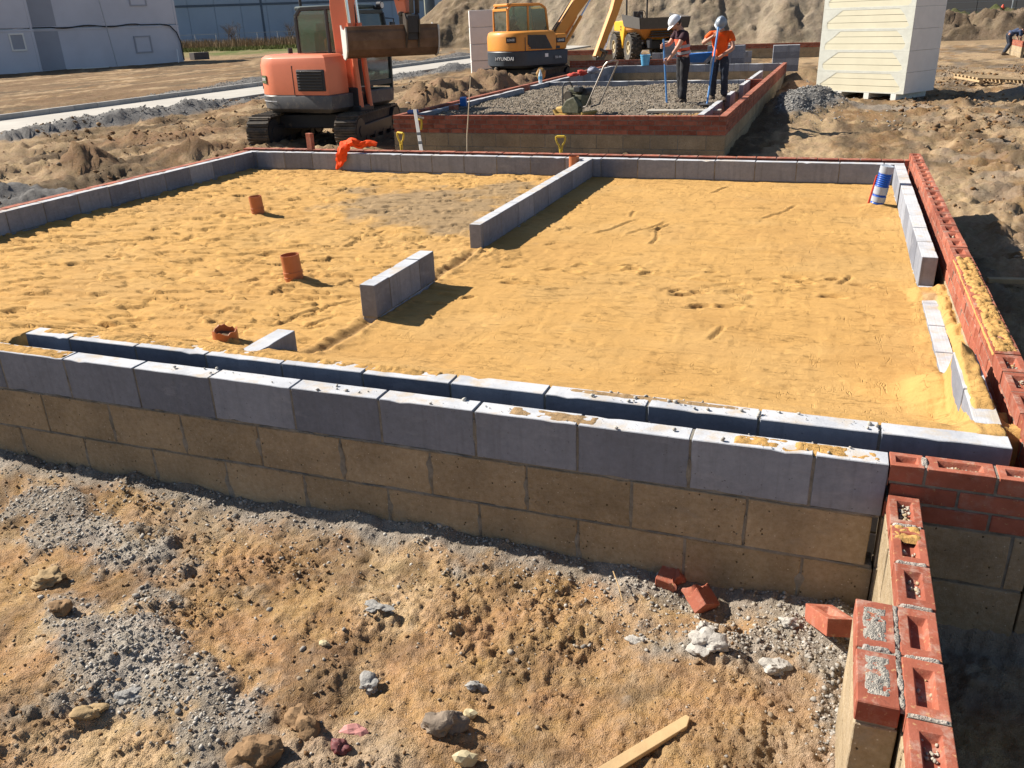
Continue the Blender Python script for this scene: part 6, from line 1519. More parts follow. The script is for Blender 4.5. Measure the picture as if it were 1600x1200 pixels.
    for s_ in (-1, 1):
        b.beam((e.x, by + s_ * 0.12, e.y), (e.x + nr.x * 0.30, by + s_ * 0.12, e.y + nr.y * 0.30), 0.03, 0.09)
        b.beam((e.x + nr.x * 0.30, by + s_ * 0.10, e.y + nr.y * 0.30), (tip.x + nr.x * 0.22, by + s_ * 0.10, tip.y + nr.y * 0.22 - 0.05), 0.03, 0.09)
    b.cyl((e.x + nr.x * 0.3, by - 0.17, e.y + nr.y * 0.3), (e.x + nr.x * 0.3, by + 0.17, e.y + nr.y * 0.3), 0.04, 10)
    b.cyl((tip.x, by - 0.18, tip.y), (tip.x, by + 0.18, tip.y), 0.045, 10)
    b.box((tip.x + nr.x * 0.08, by, tip.y - 0.12), (0.30, 0.22, 0.22)); b.build("quick_hitch", GREASE, arm, bevel=0.01)
    bucket_fn(arm, (tip.x + nr.x * 0.06, by, tip.y - 0.22))
    return r, cabm

def grading_bucket(W, rot, rz=0.0, yo=0.0):
    def fn(arm, at):
        k = empty("bucket", at, 0); k.rotation_euler = (0, rot, rz); k.parent = arm
        # shell profile in local x (forward), z: back plate faces forward
        prof = [(0.16, 0.02), (0.20, -0.06), (0.215, -0.20), (0.19, -0.36), (0.11, -0.47), (0.0, -0.52), (-0.12, -0.50)]
        inner = [(x - 0.018 if i < 4 else x - 0.006, z + (0.0 if i < 3 else 0.018)) for i, (x, z) in enumerate(prof)]
        b = MB(); b.prism(prof + inner[::-1], 'y', yo - W / 2, yo + W / 2); b.build("bucket_shell", BUCKETM, k)
        ck = [(0.215, 0.03), (0.23, -0.06), (0.235, -0.20), (0.21, -0.37), (0.12, -0.49), (0.0, -0.545), (-0.14, -0.52), (-0.16, -0.30), (-0.20, 0.05), (-0.08, -0.02), (0.06, -0.03)]
        for s_ in (-1, 1):
            b = MB(); b.prism(ck, 'y', yo + s_ * W / 2 - 0.014, yo + s_ * W / 2 + 0.014); b.build("cheek_plate", BUCKETP, k, bevel=0.003)
        b = MB(); b.prism([(0.14, 0.045), (0.18, 0.045), (0.18, -0.02), (0.14, -0.02)], 'y', yo - W / 2, yo + W / 2); b.build("lip", BUCKETM, k)
        b = MB(); b.prism([(-0.11, -0.485), (-0.11, -0.515), (-0.30, -0.47), (-0.30, -0.455)], 'y', yo - W / 2, yo + W / 2); b.build("cutting_edge", STEEL, k)
        for s_ in (-1, 1):
            b = MB(); b.prism([(0.20, -0.36), (0.33, -0.10), (0.34, 0.14), (0.24, 0.24), (0.10, 0.24), (0.13, 0.0), (0.20, -0.1)], 'y', s_ * 0.12 - 0.014, s_ * 0.12 + 0.014); b.build("bucket_ear", GREASE, k)
        b = MB(); b.box((0.27, 0, 0.06), (0.10, 0.21, 0.30)); b.box((0.25, 0, -0.12), (0.05, 0.2, 0.2)); b.build("hitch_block", BLACKM, k, bevel=0.01)
    return fn
def digging_bucket(W, rot):
    def fn(arm, at):
        k = empty("bucket", at, 0); k.rotation_euler = (0, rot, 0); k.parent = arm
        prof = [(0.10, 0.06), (0.24, -0.10), (0.30, -0.34), (0.20, -0.58), (-0.05, -0.70), (-0.34, -0.66)]
        inner = [(x - 0.02, z + (0.0 if i < 2 else 0.02)) for i, (x, z) in enumerate(prof)]
        b = MB(); b.prism(prof + inner[::-1], 'y', -W / 2, W / 2); b.build("bucket_shell", BUCKETM, k)
        for s_ in (-1, 1):
            b = MB(); b.prism(prof + [(-0.30, -0.45), (-0.18, -0.1), (-0.12, 0.06)], 'y', s_ * W / 2 - 0.012, s_ * W / 2 + 0.012); b.build("cheek_plate", BUCKETM, k)
        for j in range(4):
            b = MB(); y = -W / 2 + 0.05 + j * (W - 0.1) / 3; b.prism([(-0.32, -0.64), (-0.32, -0.70), (-0.47, -0.66)], 'y', y - 0.03, y + 0.03); b.build("tooth", STEEL, k)
    return fn

ORANGE = simple("orange machine paint", (0.72, 0.205, 0.105), 0.42, nscale=2.5, var=0.06, dirt=0.22, dirtcol=(0.36, 0.20, 0.13), coat=0.15)
LOWERG = simple("grey black counterweight", (0.09, 0.09, 0.095), 0.5, nscale=4, var=0.1, dirt=0.5, dirtcol=(0.28, 0.24, 0.19))
CABD = simple("dark green grey cab paint", (0.045, 0.055, 0.058), 0.4, nscale=5, dirt=0.15)
YELLOW = simple("amber machine paint", (0.66, 0.27, 0.045), 0.42, nscale=2.5, var=0.06, dirt=0.18, dirtcol=(0.4, 0.27, 0.14), coat=0.15)
LOWERB = simple("blue black counterweight", (0.045, 0.055, 0.07), 0.45, nscale=4, dirt=0.2, dirtcol=(0.2, 0.19, 0.18))
DECAL = simple("decal dark", (0.03, 0.03, 0.03), 0.5); LETTER = simple("white lettering", (0.8, 0.8, 0.8), 0.5, var=0.02)
H1 = math.radians(-6)
T1 = math.radians(99)
boom1 = [(0.80, 0.92), (0.78, 1.60), (0.78, 2.60), (0.92, 3.45), (1.35, 4.05), (1.85, 4.35)]
stick1 = [(1.72, 4.55), (1.86, 4.22), (2.06, 3.3), (2.22, 2.42)]
ex1, cab1 = excavator("orange tracked excavator with a dark cab, wide grading bucket raised in front", (-10.05, 12.6, -0.68), T1, H1 - T1, ORANGE, LOWERG, CABD, 'orange', boom1, stick1, grading_bucket(1.78, 0.06, -0.72, -0.36), sc=0.97)
# marks on the tail
dk = H1 - T1
def on_tail(r, swing, ang, z, size, name, mat, rad=0.832, hw=1.07, rear=1.20, th=0.012):
    a = math.radians(ang); x = -(rear - 0.84) + math.cos(a) * rad; y = math.sin(a) * hw
    nx, ny = math.cos(a) / rad, math.sin(a) / hw; na = math.atan2(ny, nx)
    c, s_ = math.cos(swing), math.sin(swing)
    b = MB(); b.box((0, 0, 0), (th, size[0], size[1]))
    return b.build(name, mat, r, loc=(c * x - s_ * y, s_ * x + c * y, z), rot=(0, 0, na + swing))
dc = on_tail(ex1, dk, 246, 1.32, (0.22, 0.15), "decal", simple("decal olive", (0.10, 0.13, 0.06), 0.5))
text("lettering", "ZERO", 0.075, (0.008, 0, 0), (math.pi / 2, 0, math.pi / 2), LETTER, dc)
on_tail(ex1, dk, 230, 1.16, (0.10, 0.05), "latch", BLACKM)
dc2 = on_tail(ex1, dk, 218, 1.36, (0.20, 0.22), "decal", simple("faded white decal", (0.62, 0.55, 0.55), 0.5))
b = MB(); b.tube([(-0.85, 0.1, 1.74), (-0.85, 0.1, 1.86)], 0.05, 8); b.build("exhaust", BLACKM, ex1, rot=(0, 0, dk))
# pale stripe round the counterweight
b = MB(); rg = body_plan(1.205, 0.3, 1.085, 0.845, n=16)
vs = [(x, y, z) for x, y in rg[2:] for z in (0.90, 0.92)]; b.add(vs, [(2 * i, 2 * i + 2, 2 * i + 3, 2 * i + 1) for i in range(len(vs) // 2 - 1)]); b.build("reflective_stripe", simple("pale stripe", (0.5, 0.5, 0.52), 0.4), ex1, rot=(0, 0, dk))

# yellow machine: faces right, seen from its right rear
H2 = math.radians(50); T2 = math.radians(-92)
boom2 = [(0.75, 1.10), (1.25, 1.75), (1.95, 2.55), (2.6, 3.2), (3.3, 3.55), (3.9, 3.6)]
stick2 = [(4.02, 3.9), (4.02, 3.52), (3.55, 2.3), (2.80, 0.85)]
ex2, cab2 = excavator("amber yellow tracked excavator facing right, dark blue-black tail, behind the stony fill", (-10.45, 26.1, -0.66), T2, H2 - T2, YELLOW, LOWERB, YELLOW, 'yellow', boom2, stick2, digging_bucket(0.6, 0.5), sc=1.0)
dk2 = H2 - T2
def side_mark(r, swing, x, z, w, h, name, mat, y=-1.085):
    c, s_ = math.cos(swing), math.sin(swing); b = MB(); b.box((0, 0, 0), (w, 0.012, h))
    return b.build(name, mat, r, loc=(c * x - s_ * y, s_ * x + c * y, z), rot=(0, 0, swing))
tx = on_tail(ex2, dk2, 214, 0.99, (0.72, 0.15), "name_plate", LOWERB, hw=1.10, rad=0.862, rear=1.30)
text("lettering", "HYUNDAI", 0.155, (0.010, 0, 0.0), (math.pi / 2, 0, math.pi / 2), LETTER, tx, sx=1.05)
d3 = on_tail(ex2, dk2, 228, 1.56, (0.34, 0.18), "decal", DECAL, rear=1.30); text("lettering", "LEASE", 0.10, (0.009, 0, 0), (math.pi / 2, 0, math.pi / 2), LETTER, d3)
d4 = side_mark(ex2, dk2, 0.74, 1.50, 0.36, 0.15, "decal", DECAL, y=-1.062); text("lettering", "LEASE", 0.10, (0, -0.009, 0), (math.pi / 2, 0, 0), LETTER, d4)
d5 = side_mark(ex2, dk2, 0.62, 0.98, 0.34, 0.10, "name_plate", LOWERB, y=-1.083); text("lettering", "55-9A", 0.10, (0, -0.009, 0), (math.pi / 2, 0, 0), LETTER, d5)
side_mark(ex2, dk2, 0.16, 1.06, 0.12, 0.11, "decal", LETTER, y=-1.086)
side_mark(ex2, dk2, 0.62, 1.29, 0.16, 0.09, "filler_latch", BLACKM, y=-1.062)

# small yellow compacting wheel lump beside the blade (a capped bollard-like plant part)
b = MB(); b.ball((0, 0, 0.12), 0.20, 12, 8, (1, 0.8, 1.1)); o = b.build("mud_clogged_coupling", simple("muddy yellow part", (0.36, 0.20, 0.06), 0.7, dirt=0.5), loc=(-8.2, 20.9, 0.0), smooth=True); o.scale = (0.7, 0.7, 0.7)
for v in o.data.vertices: v.co += Vector((mnoise.noise(v.co * 9), mnoise.noise(v.co * 9 + Vector((5, 0, 0))), mnoise.noise(v.co * 8))) * 0.07
tag(o, "muddy yellow machine part lying before the yellow excavator's blade", "machine part")

# ------------------------------------------------------------------ site dumper
DY = simple("dumper yellow", (0.72, 0.40, 0.035), 0.45, nscale=3, var=0.06, dirt=0.2, coat=0.1); DYO = simple("dumper skip ochre", (0.46, 0.20, 0.05), 0.6, nscale=3, var=0.12, dirt=0.35, dirtcol=(0.3, 0.19, 0.11))
TYRE = simple("tyre", (0.05, 0.047, 0.043), 0.8, nscale=5, dirt=0.6, dirtcol=(0.26, 0.21, 0.16))
dm = empty("site_dumper", (-10.1, 44.6, -0.70), math.radians(-60), "yellow site dumper with a grey-lipped skip, between the yellow digger and the workers", "dumper"); dm.scale = (1.15, 1.15, 1.12)
# local x forward: skip at the front
def wheel(x, y):
    w = empty("wheel", (x, y, 0.62)); w.parent = dm
    b = MB(); n = 26; rings = []
    prof = [(0.30, -0.22), (0.55, -0.25), (0.61, -0.17), (0.62, 0.0), (0.61, 0.17), (0.55, 0.25), (0.30, 0.22)]
    for i in range(n):
        a = 2 * math.pi * i / n; rings.append([(math.cos(a) * r_, yy, math.sin(a) * r_) for r_, yy in prof])
    b.layers(rings + [rings[0]], cap=False); ty = b.build("tyre", TYRE, w, smooth=True)
    b = MB()
    for i in range(20):
        a = 2 * math.pi * i / 20
        for s_ in (-1, 1):
            aa = a + s_ * 0.08; b.box((math.cos(aa) * 0.625, s_ * 0.12, math.sin(aa) * 0.625), (0.05, 0.22, 0.06), M=Matrix.Rotation(-aa, 3, 'Y') @ Matrix.Rotation(s_ * 0.4, 3, 'X'))
    b.build("tread_lug", TYRE, w)["kind"] = "stuff"
    b = MB(); s2 = -1 if y < 0 else 1; b.cyl((0, s2 * 0.05, 0), (0, s2 * 0.14, 0), 0.31, 18); b.ring((0, s2 * 0.17, 0), (0, 1, 0), 0.33, 0.28, 0.1, 22); b.cyl((0, s2 * 0.1, 0), (0, s2 * 0.22, 0), 0.11, 10); b.build("rim", simple("rim cream", (0.45, 0.38, 0.25), 0.6, dirt=0.4), w, smooth=True)
for x in (0.95, -1.35):
    for y in (-0.98, 0.98): wheel(x, y)
b = MB(); b.span((-2.0, -0.45, 0.55), (1.3, 0.45, 0.9)); b.cyl((0.95, -0.9, 0.62), (0.95, 0.9, 0.62), 0.13, 10); b.cyl((-1.35, -0.9, 0.62), (-1.35, 0.9, 0.62), 0.13, 10); b.build("chassis", BLACKM, dm, bevel=0.02)
b = MB()
b.layers([[(0.2, -0.62, 0.98), (1.55, -0.62, 0.98), (1.55, 0.62, 0.98), (0.2, 0.62, 0.98)], [(-0.05, -1.02, 1.35), (2.10, -1.02, 1.42), (2.10, 1.02, 1.42), (-0.05, 1.02, 1.35)], [(-0.2, -1.08, 1.78), (2.3, -1.08, 1.62), (2.3, 1.08, 1.62), (-0.2, 1.08, 1.78)], [(-0.12, -1.0, 1.78), (2.2, -1.0, 1.62), (2.2, 1.0, 1.62), (-0.12, 1.0, 1.78)], [(0.25, -0.6, 1.1), (1.5, -0.6, 1.1), (1.5, 0.6, 1.1), (0.25, 0.6, 1.1)]])
b.build("skip", DYO, dm, bevel=0.02)
b = MB()
for s_ in (-1, 1): b.add([(-0.15, s_ * 1.09, 1.52), (2.27, s_ * 1.09, 1.40), (2.36, s_ * 1.16, 1.86), (-0.28, s_ * 1.16, 2.04), (-0.15, s_ * 1.05, 1.52), (2.27, s_ * 1.05, 1.40), (2.36, s_ * 1.12, 1.86), (-0.28, s_ * 1.12, 2.04)], [(0, 1, 2, 3), (7, 6, 5, 4), (0, 4, 5, 1), (1, 5, 6, 2), (2, 6, 7, 3), (3, 7, 4, 0)])
b.add([(2.27, -1.09, 1.40), (2.27, 1.09, 1.40), (2.36, 1.16, 1.86), (2.36, -1.16, 1.86), (2.23, -1.09, 1.40), (2.23, 1.09, 1.40), (2.32, 1.16, 1.86), (2.32, -1.16, 1.86)], [(0, 1, 2, 3), (7, 6, 5, 4), (0, 4, 5, 1), (1, 5, 6, 2), (2, 6, 7, 3), (3, 7, 4, 0)])
b.build("skip_side_board", simple("grey skip board", (0.085, 0.08, 0.075), 0.6, dirt=0.35, dirtcol=(0.2, 0.17, 0.13)), dm)
for s_ in (-1, 1):
    b = MB(); b.span((1.56, s_ * 0.5 - 0.05, 0.6), (2.0, s_ * 0.5 + 0.05, 1.0)); b.build("skip_arm", BLACKM, dm, bevel=0.01)
b = MB(); b.prism([(-2.25, 0.85), (-0.55, 0.85), (-0.45, 1.15), (-0.65, 1.55), (-2.15, 1.55), (-2.3, 1.3)], 'y', -0.62, 0.62); b.build("engine_bonnet", DY, dm, bevel=0.06)
for s_ in (-1, 1):
    b = MB(); b.prism([(-1.0, 0.95), (-0.80, 0.55), (-0.62, 0.55), (-0.42, 1.2), (-0.30, 1.45), (-0.35, 1.68), (-0.55, 1.78), (-2.0, 1.74), (-2.05, 1.32), (-1.05, 1.28)], 'y', s_ * 0.70 - 0.30, s_ * 0.70 + 0.30); b.build("mudguard", DY, dm, bevel=0.05)
b = MB(); b.span((-1.45, -0.25, 1.55), (-1.0, 0.25, 1.72)); b.span((-1.5, -0.24, 1.7), (-1.38, 0.24, 2.15)); b.build("seat", SEAT, dm, bevel=0.03)
b = MB(); b.tube([(-1.65, -0.5, 1.5), (-1.65, -0.5, 3.0), (-1.65, 0.5, 3.0), (-1.65, 0.5, 1.5)], 0.05, 8); b.build("roll_bar", BLACKM, dm, smooth=True)
b = MB(); b.tube([(-0.75, 0, 1.6), (-0.95, 0, 2.0)], 0.03, 8); b.tube([(-0.95 + 0.07 * math.sin(a), 0.2 * math.cos(a), 2.0 + 0.19 * math.sin(a)) for a in np.linspace(0, 2 * math.pi, 16, endpoint=False)], 0.016, 6, closed=True); b.build("steering_wheel", BLACKM, dm, smooth=True)
b = MB(); b.cyl((-2.3, -0.45, 1.2), (-2.34, -0.45, 1.2), 0.09, 12); b.build("headlight", LETTER, dm)
for z in (1.05, 1.15, 1.25):
    b = MB(); b.span((1.75, -0.5, z), (2.05, 0.5, z + 0.05)); b.build("grille_bar", BLACKM, dm)
for z in (1.38, 1.50):
    b = MB(); b.box((-0.85, -1.01, z), (0.12, 0.01, 0.08)); b.build("decal", DECAL, dm)

# ------------------------------------------------------------------ plate compactor
pc = empty("plate_compactor", (-4.80, 12.62, -0.155), math.radians(-22), "dirty green-grey plate compactor with a tall bent handle on the stony fill", "compactor")
PCM = simple("dirty olive machine", (0.075, 0.075, 0.045), 0.6, nscale=10, var=0.3, dirt=0.55, dirtcol=(0.24, 0.22, 0.16)); PCY = simple("worn yellow plate", (0.50, 0.33, 0.10), 0.6, nscale=10, dirt=0.5)
b = MB(); b.prism([(-0.36, 0.10), (-0.30, 0.02), (0.28, 0.0), (0.34, 0.08), (0.30, 0.10), (0.27, 0.03), (-0.28, 0.05), (-0.33, 0.12)], 'y', -0.23, 0.23); b.build("base_plate", PCY, pc)
b = MB(); b.box((-0.24, 0, 0.10), (0.20, 0.34, 0.12)); b.build("exciter", PCY, pc, bevel=0.03)
b = MB(); b.prism([(-0.12, 0.06), (0.26, 0.06), (0.28, 0.20), (0.14, 0.36), (-0.02, 0.30), (-0.15, 0.16)], 'y', -0.25, -0.12); b.build("belt_guard", PCM, pc, bevel=0.025)
b = MB(); b.box((0.06, 0.04, 0.28), (0.34, 0.30, 0.20)); b.box((0.0, 0.03, 0.43), (0.22, 0.22, 0.12)); b.build("engine", PCM, pc, bevel=0.03)
b = MB(); b.cyl((0.2, 0.0, 0.42), (0.2, 0.2, 0.42), 0.07, 12); b.box((0.12, -0.06, 0.47), (0.14, 0.12, 0.09)); b.build("air_filter", BLACKM, pc, bevel=0.01)
b = MB(); b.cyl((-0.05, -0.12, 0.35), (-0.05, -0.17, 0.35), 0.09, 14); b.build("recoil_starter", GREASE, pc, smooth=True)
b = MB(); b.tube([(-0.20, -0.12, 0.10), (-0.20, -0.12, 0.50), (-0.19, -0.08, 0.57), (-0.18, 0.08, 0.57), (-0.17, 0.12, 0.50), (-0.17, 0.12, 0.10)], 0.014, 8); b.build("lifting_hoop", BLACKM, pc, smooth=True)
b = MB(); b.tube([(0.22, -0.18, 0.15), (0.40, -0.19, 0.20), (0.78, -0.19, 0.88), (0.82, -0.16, 0.93), (0.83, 0.0, 0.95), (0.82, 0.16, 0.93), (0.78, 0.19, 0.88), (0.40, 0.19, 0.20), (0.22, 0.18, 0.15)], 0.014, 8); b.build("handle", simple("handle steel", (0.30, 0.27, 0.24), 0.4, 0.5), pc, smooth=True)

# ------------------------------------------------------------------ people
SKIN = simple("skin", (0.50, 0.27, 0.19), 0.55, nscale=20, var=0.06)
BLACKC = simple("black trousers", (0.022, 0.022, 0.026), 0.85, nscale=9, var=0.3); NAVY = simple("dark navy trousers", (0.028, 0.036, 0.055), 0.85, nscale=8, var=0.3, dirt=0.35, dirtcol=(0.22, 0.22, 0.22))
MAROON = simple("dark maroon shirt", (0.045, 0.018, 0.026), 0.85, nscale=9, var=0.2); ORV = simple("faded coral vest", (0.78, 0.15, 0.08), 0.8, nscale=9, var=0.15, spec=0.2); ORS = simple("bright orange shirt", (0.86, 0.12, 0.016), 0.75, nscale=9, var=0.12, spec=0.2)
SILV = simple("reflective tape", (0.34, 0.33, 0.36), 0.4, var=0.1); BOOT = simple("work boot", (0.07, 0.05, 0.035), 0.7, dirt=0.4)
HELW = simple("white helmet shell", (0.78, 0.80, 0.84), 0.3, var=0.03, spec=0.5); HELG = simple("grey helmet shell", (0.25, 0.29, 0.34), 0.35, var=0.05, spec=0.5); HAIR = simple("dark hair", (0.03, 0.02, 0.015), 0.8)
DEPS = None
def skin_mesh(name, verts, edges, radii, mat, root=0, sub=2, post=None):
    me = bpy.data.meshes.new(name); me.from_pydata([tuple(v) for v in verts], edges, [])
    o = bpy.data.objects.new(name, me); COL.objects.link(o)
    md = o.modifiers.new("skin", 'SKIN'); md.use_smooth_shade = True; md.branch_smoothing = 0.4
    sv = me.skin_vertices[0].data if me.skin_vertices else None
    for i, r in enumerate(radii):
        sv[i].radius = (r, r) if not isinstance(r, tuple) else r
        sv[i].use_root = (i == root)
    s2 = o.modifiers.new("sub", 'SUBSURF'); s2.levels = sub; s2.render_levels = sub
    dg = bpy.context.evaluated_depsgraph_get(); dg.update()
    m2 = bpy.data.meshes.new_from_object(o.evaluated_get(dg)); m2.name = name
    bpy.data.objects.remove(o); m2.materials.clear(); m2.materials.append(mat)
    m2.polygons.foreach_set("use_smooth", [True] * len(m2.polygons))
    if post: post(m2)
    return m2
def person(label, loc, rz, J, shirt, trousers, helmet, vest=None, sc=1.0, long_sleeve=False, tape=True):
    """J: joints in local metres, x right of the person, y the way they face, z up"""
    V = {k: Vector(v) for k, v in J.items()}
    r = empty("person", loc, rz, label, "person"); r.scale = (sc, sc, sc)
    hip = (V['hipL'] + V['hipR']) / 2; ch = V['chest']; nk = V['neck']; hd = V['head']; fwd = V['face'].normalized()
    names = ['pelvis', 'waist', 'chest', 'neck', 'head0']; P = [hip, (hip + ch) / 2, ch, nk, nk.lerp(hd, 0.55)]; E = [(0, 1), (1, 2), (2, 3), (3, 4)]; R = [(0.135, 0.105), (0.125, 0.095), (0.145, 0.105), 0.058, 0.055]
    def chain(start, pts, rad):
        i = start
        for p, q in zip(pts, rad): P.append(p); R.append(q); E.append((i, len(P) - 1)); i = len(P) - 1
        return i
    for s_ in 'LR':
        chain(2, [V['sho' + s_], V['sho' + s_].lerp(V['elb' + s_], 0.5), V['elb' + s_], V['elb' + s_].lerp(V['wri' + s_], 0.45), V['wri' + s_], V['wri' + s_] + (V['wri' + s_] - V['elb' + s_]).normalized() * 0.055], [0.062, 0.052, 0.042, 0.040, 0.026, 0.034])
        an = V['ank' + s_]; toe = V['toe' + s_]
        chain(0, [V['hip' + s_], V['hip' + s_].lerp(V['kne' + s_], 0.5), V['kne' + s_], V['kne' + s_].lerp(an, 0.4), an], [0.088, 0.075, 0.056, 0.054, 0.038])
    def head_post(me):
        # head, nose, ears, fingers joined to the one body surface
        bm = bmesh.new(); bm.from_mesh(me)
        up = (hd - nk).normalized(); rt = fwd.cross(up).normalized(); fw = up.cross(rt).normalized()
        M = Matrix((rt, fw, up)).transposed()
        t = bmesh.new(); bmesh.ops.create_uvsphere(t, u_segments=24, v_segments=16, radius=1.0)
        for v in t.verts:
            x, y, z = v.co; w = 0.078 * (1 - 0.18 * max(0, -z)); 
            yy = y * 0.098; 
            if z < -0.2 and y > 0: yy += 0.008 * (-z)
            nose = math.exp(-((x / 0.16) ** 2 + ((z + 0.12) / 0.2) ** 2)) * (0.026 if y > 0.5 else 0)
            eye = -0.008 * math.exp(-(((abs(x) - 0.38) / 0.16) ** 2 + ((z - 0.06) / 0.1) ** 2)) * (y > 0.3)
            mouth = -0.004 * math.exp(-((x / 0.3) ** 2 + ((z + 0.5) / 0.05) ** 2)) * (y > 0.3)
            v.co = hd + M @ Vector((x * w, yy + nose + eye + mouth, z * 0.118))
        def merge(src):
            mp = {v: bm.verts.new(v.co) for v in src.verts}
            for f in src.faces: bm.faces.new([mp[v] for v in f.verts])
        merge(t); t.free()
        for s2 in (-1, 1):
            t = bmesh.new(); bmesh.ops.create_uvsphere(t, u_segments=8, v_segments=6, radius=1.0)
            for v in t.verts: v.co = hd + M @ Vector((s2 * 0.080 + v.co.x * 0.010, v.co.y * 0.018 - 0.005, v.co.z * 0.032 - 0.005))
            merge(t); t.free()
        for s2 in 'LR':
            g = V.get('grip' + s2)
            w = V['wri' + s2]; fd = (w - V['elb' + s2]).normalized(); pm = w + fd * 0.065
            ax = V['rod'].normalized() if 'rod' in V else Vector((0, 0, 1))
            sd = (g - pm) if g is not None else Vector((0, 0, -1)); sd = sd - fd * sd.dot(fd) * 0.2; sd = sd.normalized() if sd.length > 1e-4 else fd.orthogonal()
            mb = MB()
            for k in range(4):
                o0 = pm + ax * (0.030 - 0.020 * k); L = (0.075, 0.085, 0.08, 0.062)[k]
                mb.tube([o0, o0 + fd * L * 0.45, o0 + fd * L * 0.55 + sd * L * 0.40, o0 + fd * L * 0.15 + sd * L * 0.62], [0.0105, 0.0098, 0.0088, 0.0075], 8)
            mb.tube([pm - fd * 0.03 + ax * 0.028, pm + ax * 0.052 + sd * 0.02, pm + fd * 0.02 + ax * 0.048 + sd * 0.045], [0.013, 0.0115, 0.009], 8)
            t = bmesh.new(); vs = [t.verts.new(p) for p in mb.v]
            for f in mb.f: t.faces.new([vs[i] for i in f])
            merge(t); t.free()
        bm.to_mesh(me); bm.free()
        me.polygons.foreach_set("use_smooth", [True] * len(me.polygons))
    body = skin_mesh("body", P, E, R, SKIN, post=head_post); link("body", body, r)
    # trousers
    P2, E2, R2 = [hip + Vector((0, 0, 0.10)), hip], [(0, 1)], [(0.155, 0.12), (0.160, 0.13)]
    for s_ in 'LR':
        i = 1; an = V['ank' + s_]; kn = V['kne' + s_]; hp = V['hip' + s_]
        for p, q in ((hp, 0.108), (hp.lerp(kn, 0.5), 0.096), (kn, 0.080), (kn.lerp(an, 0.5), 0.080), (kn.lerp(an, 0.97), 0.072)):
            P2.append(p); R2.append(q); E2.append((i, len(P2) - 1)); i = len(P2) - 1
    def crease(me):
        for v in me.vertices:
            p = v.co * 13; v.co += Vector((mnoise.noise(p), mnoise.noise(p + Vector((4, 0, 0))), 0)) * 0.011
    link("trousers", skin_mesh("trousers", P2, E2, R2, trousers, root=1, post=crease), r)
    # shirt with short sleeves
    P3 = [hip + Vector((0, 0, -0.10 if not vest else -0.02)), hip.lerp(ch, 0.35), hip.lerp(ch, 0.7), ch, ch.lerp(nk, 0.72)]; E3 = [(0, 1), (1, 2), (2, 3), (3, 4)]; k_ = 1.0
    R3 = [(0.185 * k_, 0.145), (0.165, 0.13), (0.165, 0.13), (0.165, 0.128), 0.075]
    for s_ in 'LR':
        e = 0.92 if long_sleeve else 0.62
        i = 3
        for p, q in ((V['sho' + s_], 0.088), (V['sho' + s_].lerp(V['elb' + s_], 0.4), 0.080), (V['sho' + s_].lerp(V['elb' + s_], e), 0.074)):
            P3.append(p); R3.append(q); E3.append((i, len(P3) - 1)); i = len(P3) - 1
    sh = link("shirt", skin_mesh("shirt", P3, E3, R3, shirt, root=2, post=crease), r)
    tm = vest or shirt
    if vest:
        P4 = [hip + Vector((0, 0, 0.02)), hip.lerp(ch, 0.5), ch, ch.lerp(nk, 0.6)]
        link("hi_vis_vest", skin_mesh("vest", P4 + [V['shoL'].lerp(ch, .25), V['shoR'].lerp(ch, .25)], [(0, 1), (1, 2), (2, 3), (2, 4), (2, 5)], [(0.19, 0.150), (0.178, 0.142), (0.178, 0.142), 0.09, 0.095, 0.095], vest, root=1, post=crease), r)
    if tape:
        b = MB(); n = 28; k0 = 1.10
        for f in (0.22, 0.55):
            c = hip.lerp(ch, f); up = (ch - hip).normalized(); u = Vector((1, 0, 0)); w_ = up.cross(u).normalized(); b_r = 0.168 if vest else 0.155; b_q = 0.140 if vest else 0.128
            ring = lambda dz, g=0.0: [tuple(c + up * dz + u * math.cos(2 * math.pi * i / n) * (b_r + g) + w_ * math.sin(2 * math.pi * i / n) * (b_q + g)) for i in range(n)]
            b.layers([ring(-0.025), ring(0.025)], cap=False)
        b.build("reflective_band", SILV, r, smooth=True)
    # boots
    for s_ in 'LR':
        an = V['ank' + s_]; toe = V['toe' + s_]; d = (toe - an); d.z = 0; d.normalize(); q = Vector((-d.y, d.x, 0))
        b = MB(); zb = an.z - 0.085
        rings = []
        for (t_, w_, h_) in ((-0.085, 0.028, 0.10), (-0.06, 0.043, 0.15), (0.02, 0.046, 0.15), (0.08, 0.050, 0.085), (0.15, 0.052, 0.065), (0.20, 0.034, 0.045)):
            c = an + d * t_; c.z = zb
            rings.append([tuple(c + q * x * w_ + Vector((0, 0, z * h_))) for x, z in ((-1, 0), (1, 0), (1.05, 0.4), (0.7, 0.9), (0, 1), (-0.7, 0.9), (-1.05, 0.4))])
        b.layers(rings); b.build("boot", BOOT, r, smooth=True, bevel=0.004)
    # helmet
    up = (hd - nk).normalized(); rt = fwd.cross(up).normalized(); fw = up.cross(rt).normalized(); M = Matrix((rt, fw, up)).transposed()
    b = MB(); n = 26; vs = []
    m_ = 9
    for j in range(m_ + 1):
        t_ = math.pi / 2 * j / m_
        for i in range(n):
            a = 2 * math.pi * i / n; x = math.cos(t_) * math.cos(a); y = math.cos(t_) * math.sin(a); z = math.sin(t_)
            rid = 0.006 * (abs(math.cos(a)) * math.cos(t_) < 0.16) * (z > 0.2)
            vs.append(hd + M @ Vector((x * 0.108, y * 0.132, 0.030 + z * (0.118 + rid))))
    b.add(vs, [(j * n + i, j * n + (i + 1) % n, (j + 1) * n + (i + 1) % n, (j + 1) * n + i) for j in range(m_) for i in range(n)])
    hm = b.build("helmet", helmet, r, smooth=True)
    b = MB(); o_ = []; i_ = []
